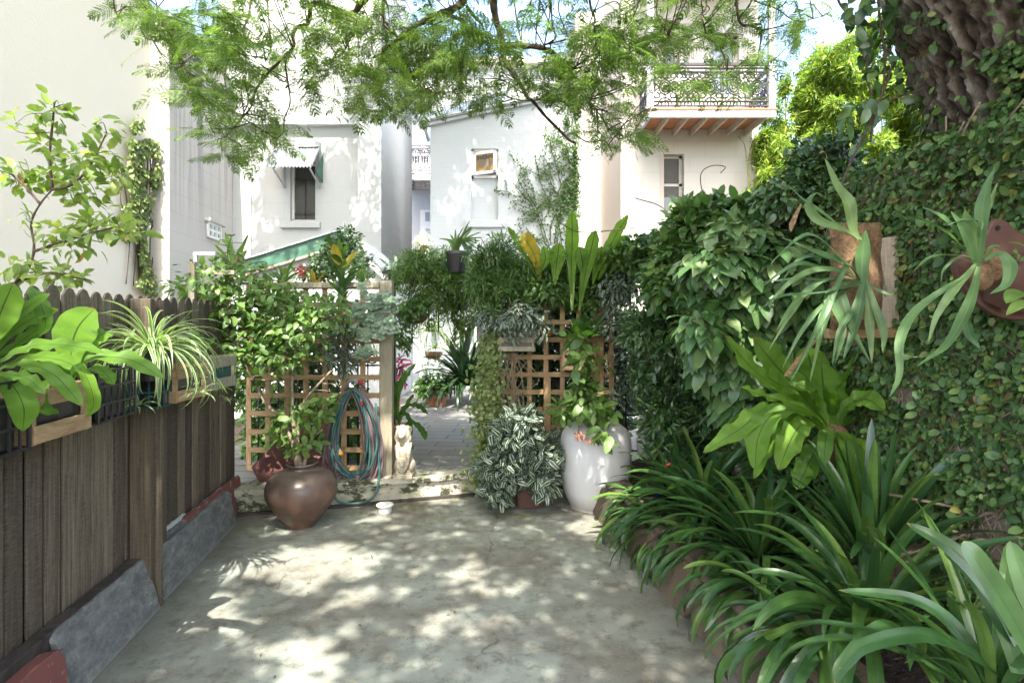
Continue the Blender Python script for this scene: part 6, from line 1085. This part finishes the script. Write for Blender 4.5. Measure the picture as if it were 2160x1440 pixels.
# ------------------------------------------------------------------ the big tree
tree = thing('jacaranda_tree', 'huge jacaranda with a deeply furrowed ivy clad trunk and feathery leaves over the courtyard', 'tree', (2.5, 2.5, 0))
CL = np.array([(2.62, 2.62, -.1), (2.52, 2.58, .8), (2.40, 2.55, 1.6), (2.33, 2.52, 2.1), (2.20, 2.5, 2.55), (2.10, 2.48, 3.0), (1.92, 2.42, 3.5), (1.72, 2.3, 4.1), (1.5, 2.1, 4.8)]); CR = [.66, .62, .57, .54, .52, .51, .48, .42, .34]
CL[:, 0] += np.array([.3, .35, .38, .38, .29, .18, .12, .1, .1]); cl = cat_rom(CL, 230); cr_ = np.interp(np.linspace(0, 1, 230), np.linspace(0, 1, len(CR)), CR)
NA = 260; P = np.zeros((230, NA, 3)); rg = np.zeros((230, NA))
for i in range(230):
    for j in range(NA):
        a = 2*math.pi*j/(NA-1); d = V3(math.cos(a), math.sin(a), 0); z = cl[i][2]
        q = Vector((math.cos(a)*2.6, math.sin(a)*2.6, z*1.3)); wq = noise.noise_vector(q*1.7)*.35; q2 = q+wq
        n1 = 1-abs(noise.noise(Vector((q2.x*4.2, q2.y*4.2, q2.z*2.0))))*3.0; n2 = 1-abs(noise.noise(Vector((q2.x*10, q2.y*10, q2.z*5.5+9))))*3.0; n3 = noise.noise(Vector((q.x*24, q.y*24, q.z*16)))
        h = .36*max(0, n1)+.42*max(0, n2)+.24*(n3+.5); rg[i, j] = h
        P[i, j] = cl[i]+d*(cr_[i]*(1+.06*noise.noise(Vector((a, z, 0)))+.02*math.sin(a*5+z))+.085*(h-.5))
mb = MB(); mb.grid(P[:, ::-1]); to = obj('trunk', mb, M['bark'], tree, smooth=True); at = to.data.attributes.new("ridge", 'FLOAT', 'POINT'); at.data.foreach_set("value", rg[:, ::-1].reshape(-1).astype(np.float32))
Yj = 4.6
BR = [([(1030, -110), (1040, 0), (1048, 50), (1062, 95), (1064, 128)], 20, 9), ([(1064, 128), (1090, 165), (1112, 205), (1125, 215), (1150, 245), (1180, 275), (1200, 295), (1214, 302)], 9, 5), ([(1064, 97), (1110, 97), (1145, 102), (1175, 118), (1195, 142), (1215, 165), (1235, 190), (1245, 215), (1250, 245)], 13, 3.5), ([(1180, 130), (1182, 165), (1172, 205), (1160, 226)], 5, 2.5), ([(1147, 95), (1200, 82), (1235, 62), (1255, 45), (1245, 10), (1238, -60)], 3.5, 6), ([(1205, 148), (1235, 125), (1270, 110), (1300, 98), (1312, 70)], 4, 2),
 ([(1000, -100), (990, -30), (975, 5), (950, 22), (925, 30), (895, 45), (870, 60), (845, 80), (825, 95), (810, 105), (803, 128), (790, 172)], 20, 3), ([(940, 30), (975, 45), (985, 65), (987, 95), (980, 130), (970, 170), (967, 205)], 9, 2), ([(820, -70), (785, -20), (760, 10), (745, 28), (715, 25), (695, 15), (668, 8), (655, 15), (650, 50), (625, 58), (618, 75), (618, 100), (590, 130), (560, 160), (540, 190), (530, 225), (505, 255), (475, 290)], 15, 2.5), ([(618, 102), (603, 130), (605, 160), (612, 215), (600, 250), (597, 280), (580, 295)], 4.5, 1.8),
 ([(745, 28), (748, 60), (738, 85), (720, 115), (690, 130), (655, 148)], 4, 2), ([(812, -60), (808, 40), (815, 58), (835, 75), (848, 100)], 7, 4), ([(535, -60), (525, 30), (515, 60), (515, 85), (500, 95), (455, 100)], 5, 2), ([(560, -60), (567, 45), (572, 100), (560, 130)], 4.5, 2), ([(290, -70), (315, 10), (325, 32), (350, 60), (372, 100), (385, 130), (395, 150), (420, 165)], 5, 2), ([(315, 25), (310, 60), (330, 100), (360, 145)], 2.5, 1.5), ([(250, -60), (240, 0), (246, 30), (255, 55)], 3, 1.5),
 ([(1550, -80), (1558, 40), (1585, 55), (1605, 65), (1603, 100), (1600, 120), (1620, 145), (1640, 155)], 7, 2), ([(1490, -80), (1490, 10), (1480, 30), (1488, 65), (1490, 80), (1515, 95), (1530, 130), (1533, 160)], 5, 2), ([(1395, -60), (1385, 25), (1400, 60), (1410, 80)], 4.5, 2), ([(1605, 65), (1650, 55), (1690, 40)], 3, 1.5), ([(1560, -40), (1590, 0), (1640, 20), (1680, 45), (1735, 35)], 4, 1.5), ([(1080, -60), (1088, 30), (1100, 92)], 3, 3), ([(1150, -60), (1105, 40), (1100, 92)], 3, 3), ([(1148, -60), (1133, 45), (1130, 95)], 3.5, 3), ([(1158, -60), (1165, 50), (1172, 80), (1150, 95)], 5, 3), ([(1070, 205), (1100, 212), (1150, 212), (1200, 216)], 2.5, 1.5), ([(1214, 285), (1240, 300), (1275, 298), (1290, 320)], 3, 1.5), ([(985, 15), (1000, 35), (1015, 50)], 8, 5), ([(560, 160), (520, 150), (480, 170)], 2.5, 1.5), ([(805, 125), (830, 150), (870, 165), (905, 205)], 3, 1.5), ([(1245, 215), (1270, 250), (1290, 290)], 3, 1.5)]
bp = []
limb = cat_rom([(1.9, 2.42, 3.6), (1.2, 3.2, 4.6), (.5, 3.9, 5.0), (-.4, 4.3, 5.1), (-1.5, 4.5, 5.0), (-2.6, 4.5, 4.9), (-3.3, 4.4, 4.8)], 40); mb = MB(); mb.tube(limb, np.linspace(.17, .035, 40), 12); obj('branch', mb, M['branch'], tree, smooth=True)
limb2 = cat_rom([(1.9, 2.42, 3.7), (2.0, 3.4, 4.6), (2.3, 4.2, 5.0), (1.9, 4.8, 5.2)], 24); mb = MB(); mb.tube(limb2, np.linspace(.13, .04, 24), 10); obj('branch', mb, M['branch'], tree, smooth=True)
limb3 = cat_rom([(1.55, 2.15, 4.6), (.8, 1.6, 6.0), (-.4, 1.5, 7.0), (-1.8, 2.6, 7.8), (-3, 6, 9)], 30); mb = MB(); mb.tube(limb3, np.linspace(.28, .04, 30), 10); obj('branch', mb, M['branch'], tree, smooth=True)
allimb = np.concatenate([limb, limb2])
for l, w0, w1_ in BR:
    n = len(l)*7; dy = .0
    q = cat_rom([D(x, y, Yj+.10*math.sin(i*1.3+l[0][0])) for i, (x, y) in enumerate(l)], n)
    if l[0][1] < -30:
        a0 = q[0]; b0 = allimb[np.argmin(np.linalg.norm(allimb-a0, axis=1))]; q = np.vstack([cat_rom([b0, (a0+b0)/2+V3(0, .05, -.05), a0], 9)[:-1], q]); n = len(q)
    r = np.linspace(w0, w1_, n)/F*Yj/2*(1+.10*np.sin(np.arange(n)*1.1)+.06*rng.normal(size=n)); mb = MB(); mb.tube(q, r, 9); obj('branch', mb, M['branch'], tree, smooth=True); bp.append(q[-int(len(l)*7):])
bp = np.concatenate(bp)
# bipinnate frond template
def frondT(L=1.0, npin=11, lf=8, seed=0):
    g = np.random.default_rng(seed); v = []; f = []; dr = .16
    for k in range(npin):
        x = .12+.86*k/(npin-1); pl_ = .30*math.sin(math.pi*min(1, (x*.86+.10)))**.7*(1+.08*g.normal()); z0 = -dr*x*x
        for s in (-1, 1):
            ang = R(62-18*x+4*g.normal()); d = np.array([math.cos(ang), s*math.sin(ang), -.10+.06*g.normal()]); pr_ = np.array([-d[1], d[0], 0.0])
            for m in range(lf):
                q = (m+.7)/lf; c = np.array([x, 0, z0])+d*pl_*q+np.array([0, 0, -.05*q*q]); hl = .040*(1-.5*q**3); hw = .018*(.8+.4*g.random()); b = len(v)
                v += [c-pr_*hl+d*hw*.6, c-d*hw*.5, c+pr_*hl+d*hw*.6, c+d*hw*1.3]; f.append([b, b+1, b+2, b+3])
    b = len(v); rr = .006
    xs = np.linspace(0, .98, 6)
    for x in xs: v += [np.array([x, -rr*(1.2-x), -dr*x*x]), np.array([x, rr*(1.2-x), -dr*x*x])]
    for i in range(5): f.append([b+2*i, b+2*i+1, b+2*i+3, b+2*i+2])
    v = np.array(v); return v, [np.array(f)], np.tile([[.25, .5]], (len(v), 1))
FT = [frondT(seed=s, npin=n_) for s, n_ in ((1, 11), (2, 9), (3, 12))]
FB = [(380,80,50,40,14),(430,175,45,35,12),(330,45,50,30,8),(475,255,40,40,8),(1310,120,60,40,12),(1340,290,26,26,8),(300,25,60,25,16),(400,40,70,40,30),(440,120,50,40,24),(400,110,40,40,16),(350,60,30,30,9),(470,60,50,50,20),(420,170,40,35,18),(520,60,60,50,28),(590,40,50,40,16),(560,130,50,40,22),(500,195,50,35,20),(500,285,45,30,20),(560,265,40,30,16),(458,300,25,28,10),(640,100,45,40,16),(670,165,40,30,14),(700,60,60,45,24),(760,110,60,50,34),(640,205,30,18,7),(830,40,60,40,36),(860,100,60,50,44),(800,170,50,35,24),(760,215,35,22,11),(820,215,25,25,9),(920,90,60,50,46),(900,160,50,40,30),(880,215,20,26,10),(960,150,50,50,30),(930,215,25,20,6),(1000,70,50,50,36),(1040,170,50,40,20),(1000,205,25,15,5),(1055,60,30,50,14),(1100,150,60,40,24),(1150,170,50,40,24),(1120,60,20,30,4),(1220,60,50,50,34),(1200,170,60,50,32),(1270,100,50,50,32),(1230,230,40,35,20),(1290,200,40,60,26),(1262,290,32,26,14),(1300,300,28,22,9),(1320,60,50,50,28),(1360,100,50,50,22),(1375,175,30,28,8),(1335,235,28,28,8),(1430,40,50,40,20),(1500,40,50,35,18),(1480,90,35,25,9),(1530,60,40,35,11),(1560,100,30,25,7),(1520,175,42,28,12),(1560,195,28,22,7),(1640,30,45,25,14),(1700,20,50,25,13),(1660,70,40,28,10),(1600,100,22,25,5)]
for x in range(240, 1740, 75): FB.append((x, -60, 50, 40, 16)); FB.append((x, -150, 60, 50, 10))
mbs = [MB()]; tw = MB()
for cx, cy, rx, ry, n in FB:
    Yc = Yj+rng.normal()*.35; nt_ = max(1, n//4)
    for k in range(nt_):
        tip = D(cx+rx*rng.uniform(-.95, .95), cy+ry*rng.uniform(-.95, .95), Yc+rng.normal()*.3); src = bp[np.argmin(np.linalg.norm((bp-tip)*V3(1, .6, 1), axis=1)+.25*rng.random(len(bp)))]
        if np.linalg.norm(src-tip) < 1.3: tw.tube(cat_rom([src, (src+tip)/2+V3(rng.normal()*.04, rng.normal()*.04, .05*rng.normal()), tip], 9), np.linspace(.006, .0025, 9), 4, cap=False)
        m = 6+int(rng.random()*3)
        for j in range(m):
            a = rng.random()*6.28; d = V3(math.cos(a), math.sin(a)*.7, -.25+.35*rng.normal()); up = V3(rng.normal()*.45, -.35+rng.normal()*.5, .8)
            mbs[0].leaves(FT[int(rng.random()*3)], [tip+rng.normal(size=3)*.015], [d], [up], .19+.13*rng.random(), .85)
obj('foliage', mbs[0], M['jac'], tree); obj('twigs', tw, M['branch'], tree, smooth=True)
# unseen crown sprays, laid out to cast shade; gaps cut for chosen sun spots
holes = [(660,1195,85),(575,1190,55),(505,1205,35),(780,1175,45),(700,1160,50),(620,1165,40),(985,1212,48),(1028,1248,34),(1095,1240,32),(775,1250,38),(843,1250,32),(935,1300,42),(905,1335,30),(1037,1312,36),(1010,1345,26),(740,1325,30),(640,1375,70),(545,1365,38),(885,1400,34),(1195,1205,22),(1205,1118,26),(1110,1112,20),(800,1092,34),(842,1110,22),(1440,1410,28),(720,1270,40),(700,1395,35),(960,1250,24),(1000,1178,30),(960,1125,24),(1130,1280,14),(450,1235,22),(440,1330,12),(930,1065,14),(1085,1065,24),(660,1240,30),(760,1205,30),(870,1200,20),(900,1180,16),(500,1250,16),(740,1440,40),(620,1450,60),(350,1440,10),(1260,1110,60),(1320,1115,26),(1310,1280,8),(555,1110,18),(600,1120,22)]
HO = [(X(px, 1872/(py-680)), 1872/(py-680), r/F*1872/(py-680)*1.08) for px, py, r in holes]
def addh(px, py, Y, r): q = D(px, py, Y); HO.append((q[0], q[1]+.65*q[2], r))
for a in ((850, 940, 5.0, .16), (815, 900, 5.05, .15), (790, 980, 4.9, .12), (1085, 890, 4.75, .15), (1110, 930, 4.75, .14), (1150, 975, 4.7, .10), (1045, 850, 5.1, .09), (1035, 800, 5.2, .09), (1218, 935, 4.62, .10), (1240, 990, 4.58, .05), (1270, 1045, 4.56, .12), (930, 1040, 5.05, .2), (880, 1015, 4.95, .10), (600, 920, 4.4, .12), (620, 880, 4.4, .12), (150, 700, 2.1, .17), (60, 720, 2.0, .14), (230, 770, 2.0, .13), (320, 740, 2.9, .2), (330, 800, 2.9, .12), (300, 640, 3.05, .10), (1720, 800, 2.9, .12), (1640, 900, 2.7, .12), (1500, 970, 3.8, .14), (1380, 960, 4.1, .12), (640, 990, 4.15, .05), (810, 1060, 4.6, .06), (390, 800, 3.4, .12), (1700, 1000, 2.7, .05), (2000, 520, 1.8, .08), (1700, 620, 2.35, .10), (860, 870, 6.2, .2), (1060, 1110, 4.3, .05), (560, 990, 4.7, .08), (1900, 1050, 2.6, .05), (1850, 1330, 1.75, .06), (1950, 1340, 1.65, .05), (540, 700, 4.3, .25), (640, 700, 4.3, .2), (450, 620, 4.3, .2), (400, 1180, 3.5, .03)): addh(*a)
HO = np.array(HO)
def rho(x, v):
    n = np.array([noise.noise(Vector((a*1.1, b*1.1, 0))) + .5*noise.noise(Vector((a*3.1, b*3.1, 4))) for a, b in zip(x, v)])
    r = np.ones(len(x))
    r = np.where((v > 5.6), np.where(n > -.02, .9, .12), r)
    r = np.where((v > 6.1), np.where(n > .12, .8, .06), r)
    r = np.where((v > 8.5), np.where(n > .0, .85, .08), r)
    hx = (v > 13.6)
    A = (x < -2.9)&(x > -6.0)&(v < np.where(x > -4.6, 17.35+n*.8, 16.45+n*.9)); Bm = (x >= -2.9)&(x < np.where(v < 15.2, 1.35, .28+n*.5)); r = np.where(hx, np.where((A|Bm)&(n > -.12), 1.0, np.where(A|Bm, .15, 0)), r)
    r = np.where((v > 10.5)&(v <= 13.6)&(x > -1.4)&(x < 2.2), .25, r)
    r = np.where((x < -6.05), 0, r); r = np.where((x > 2.35)&(v > 7.5), 0, r)
    d2 = np.min(np.hypot(x[:, None]-HO[None, :, 0], v[:, None]-HO[None, :, 1])/HO[None, :, 2]+0*x[:, None], axis=1) if True else 0
    wob = np.array([noise.noise(Vector((a*5, b*5, 9)))*.28 for a, b in zip(x, v)])
    return np.where(d2+wob < 1, 0, r)
def spray(N, x0, x1, v0, v1, sz, zb, zs):
    x = rng.uniform(x0, x1, N); v = rng.uniform(v0, v1, N); k = rng.random(N) < rho(x, v); x, v = x[k], v[k]; n = len(x)
    z = zb+np.maximum(0, v-7)*.30+zs*rng.random(n); z = np.minimum(z, 10.9); y = v-.65*z; xx = x+z*math.tan(R(SUN_AZ))*.65
    dr = rng.normal(size=(n, 3))*V3(1, 1, .35); nn = V3(0, -.5, .8)+rng.normal(size=(n, 3))*.45
    return np.stack([xx, y, z], 1), dr, nn, sz*(.7+.6*rng.random(n))
mb = MB()
for args in ((74000, -4.2, 3.4, -.5, 5.6, .108, 5.0, 1.8), (17000, -4.8, 3.6, 5.6, 10.5, .17, 5.2, 2.0), (9000, -4.5, 3.0, 10.5, 13.6, .2, 5.4, 2.0), (40000, -6.1, 1.4, 13.6, 17.8, .17, 6.0, 2.6)):
    p, d, n_, s_ = spray(*args); mb.leaves(T_SIM, p, d, n_, s_)
obj('shade_foliage', mb, M['jac'], tree)
# ------------------------------------------------------------------ creeping fig on the wall and trunk
def px_of(p): return CX+p[0]/p[1]*F, HY-(p[2]-EH)/p[1]*F
Pf, Nf = [], []
g3 = np.random.default_rng(21)
for k in range(52000):
    t = .95+3.4*g3.random()**1.25; z = .1+2.5*g3.random(); top = 2.33
    if z > top: continue
    nz = noise.noise(Vector((t*2.4, z*2.4, 5)))+.5*noise.noise(Vector((t*6, z*6, 5))); lim = .47+.3*(z > 1.4)-.5*max(0, (1.0-z))-.4*max(0, 1.75-t)*(z < 1.2)
    if nz > lim+.15: continue
    Pf.append(W(t, 2.185-.05*g3.random()-.03*max(0, nz), z)); Nf.append(-AS)
for k in range(2600):       # leaves folding over the top of the wall
    t = 1.6+2.9*g3.random(); top = 2.31
    Pf.append(W(t, 2.17+.28*g3.random(), top+.02+.07*g3.random()*(.4+g3.random()))); Nf.append(unit(-AS*.5+AZ))
for k in range(52000):
    i = int(g3.random()*229); a = math.pi+2.9*(g3.random()-.42)+.35; d = V3(math.cos(a), math.sin(a), 0); p = cl[i]+d*(cr_[i]+.03+.045*g3.random()); 
    if p[2] < .2 or p[1] < .8: continue
    px, py = px_of(p)
    if px > 2400 or px < 1700 or py < -260: continue
    nz = noise.noise(Vector((px*.012, py*.012, 1)))+.5*noise.noise(Vector((px*.035, py*.035, 7)))
    if py < 300: ok = px > 2165-.30*py+nz*150 and nz < .42 or g3.random() < (.3 if px < 1985-.0*py and nz > .45 else .03)
    else: ok = not (((px-2125)/62)**2+((py-400)/75)**2 < 1+nz*.8 or (py > 1000 and nz > .15)) 
    if py < 300 and a < 2.75 and a > 2.2 and py > 60: ok = ok or g3.random() < .10
    if ok: Pf.append(p); Nf.append(d)
Pf, Nf = np.array(Pf), np.array(Nf); n = len(Pf)
mb = MB(); mb.leaves(T_RND, Pf, V3(0, 0, -.7)+rng.normal(size=(n, 3))*.6+Nf*.3, Nf+V3(0, 0, .5)+rng.normal(size=(n, 3))*.5, .036*(.35+1.1*rng.random(n)**1.4), .85); st = MB()
for k in range(150):
    t = 1.2+1.9*g3.random(); z = .2+1.6*g3.random(); p = [W(t, 2.17, z)]
    for q in range(5): p.append(p[-1]+AT*.08*g3.normal()+AZ*(.10+.05*g3.random()))
    st.tube(cat_rom(p, 16), .004, 5)
for l in ([(1868, 30), (1900, 70), (1950, 90), (2010, 80)], [(1900, 95), (1935, 110), (1930, 140), (1925, 170)], [(2120, 0), (2100, 60), (2050, 70), (1985, 82)], [(2060, 200), (2000, 230), (1960, 260)]):
    pass
plant('creeping_fig', mb, 'fig', 'creeping fig blanketing the garden wall and the lower trunk with small round leaves', 'vine', stems=st, smat='vinestem')
# ------------------------------------------------------------------ bamboo beyond the wall
bz = 'bamboo clumps behind the garden wall'
for lb, l, Yb_ in (('sunlit yellow green bamboo clump beside the cream balcony house', [(1640, 360, 60, 90, 3600), (1690, 260, 60, 90, 3800), (1660, 430, 90, 50, 3200), (1725, 200, 35, 60, 1500), (1620, 300, 25, 60, 900)], 13.0), ('sunlit tall bamboo clump behind the hanging vine', [(1765, 150, 60, 60, 3000), (1800, 240, 90, 80, 5200), (1780, 340, 100, 70, 5200), (1830, 110, 35, 45, 1300)], 12.0), ('sunlit bamboo clump next to the thick trunk', [(1890, 190, 50, 60, 2400), (1930, 260, 70, 70, 4200), (1900, 330, 100, 60, 4600), (1970, 220, 50, 60, 1800)], 12.5)):
    bl0 = b3(l, Yb_, 1.1, .3); mb = MB(); bl_ = []
    for c, r, n in bl0:
        for q in range(26): dd_ = rdir(1)[0]*rng.random()**.4; bl_.append((c+dd_*r*1.05, r*V3(.16, .3, .26)*(.6+.8*rng.random()), n//11))
    mass(mb, bl_, T_NAR, .15, hang=.5, jit=.8, shell=.2, wid=1.0); st = MB()
    for c, r, n in bl0[:4]:
        for k in range(3): x = c[0]+rng.normal()*r[0]*.5; st.tube(cat_rom([V3(x, c[1]+rng.normal()*.4, 0), V3(x+.1*rng.normal(), c[1], c[2]), V3(x+.3*rng.normal(), c[1], c[2]+r[2]*.8)], 14), np.linspace(.022, .006, 14), 6)
    o = plant('bamboo', mb, 'bamboo', lb, 'bamboo', bz, st, 'culm')
# extra cover along the wall top and over the corner
bush('wall_top_vine', 'dark', 'dark leafy vine tangled along the top of the garden wall near the trunk', [(1755, 305, 30, 16, 200), (1700, 370, 50, 45, 700), (1690, 320, 22, 16, 70), (1740, 350, 60, 40, 600), (1660, 420, 60, 40, 600), (1800, 400, 70, 60, 500)], 3.3, .18, T_OV, .05, 'vine')
# ------------------------------------------------------------------ litter on the concrete
mb = MB(); n = 1100; x = rng.uniform(-2, 1.6, n); y = rng.uniform(1.6, 5.0, n); k = (x*DY+y*DX*-1*-1*0+x*0 < 9); edge = np.abs(rng.normal(size=n))
P_ = np.stack([x, y, np.full(n, .006)], 1); P_ = P_[[(p[0]*DY+(-DX)*p[1]*1 > -1.42) and (p[0]*DY+(-DX)*p[1] < 1.4) for p in P_]]; n = len(P_)
mb.leaves(T_OV, P_, rng.normal(size=(n, 3))*V3(1, 1, .1), V3(0, 0, 1)+rng.normal(size=(n, 3))*.25, .007+.022*rng.random(n)**5, .7)
tag(obj('leaf_litter', mb, leafmat('dry_litter', [(0, (.10, .07, .03)), (.6, (.2, .16, .07)), (.9, (.3, .27, .12)), (1, (.12, .25, .04))], .1, .7)), 'tiny dry leaves and debris scattered over the concrete', 'leaf litter', kind='stuff')
for o in bpy.data.objects:
    if "_o" in o: del o["_o"]
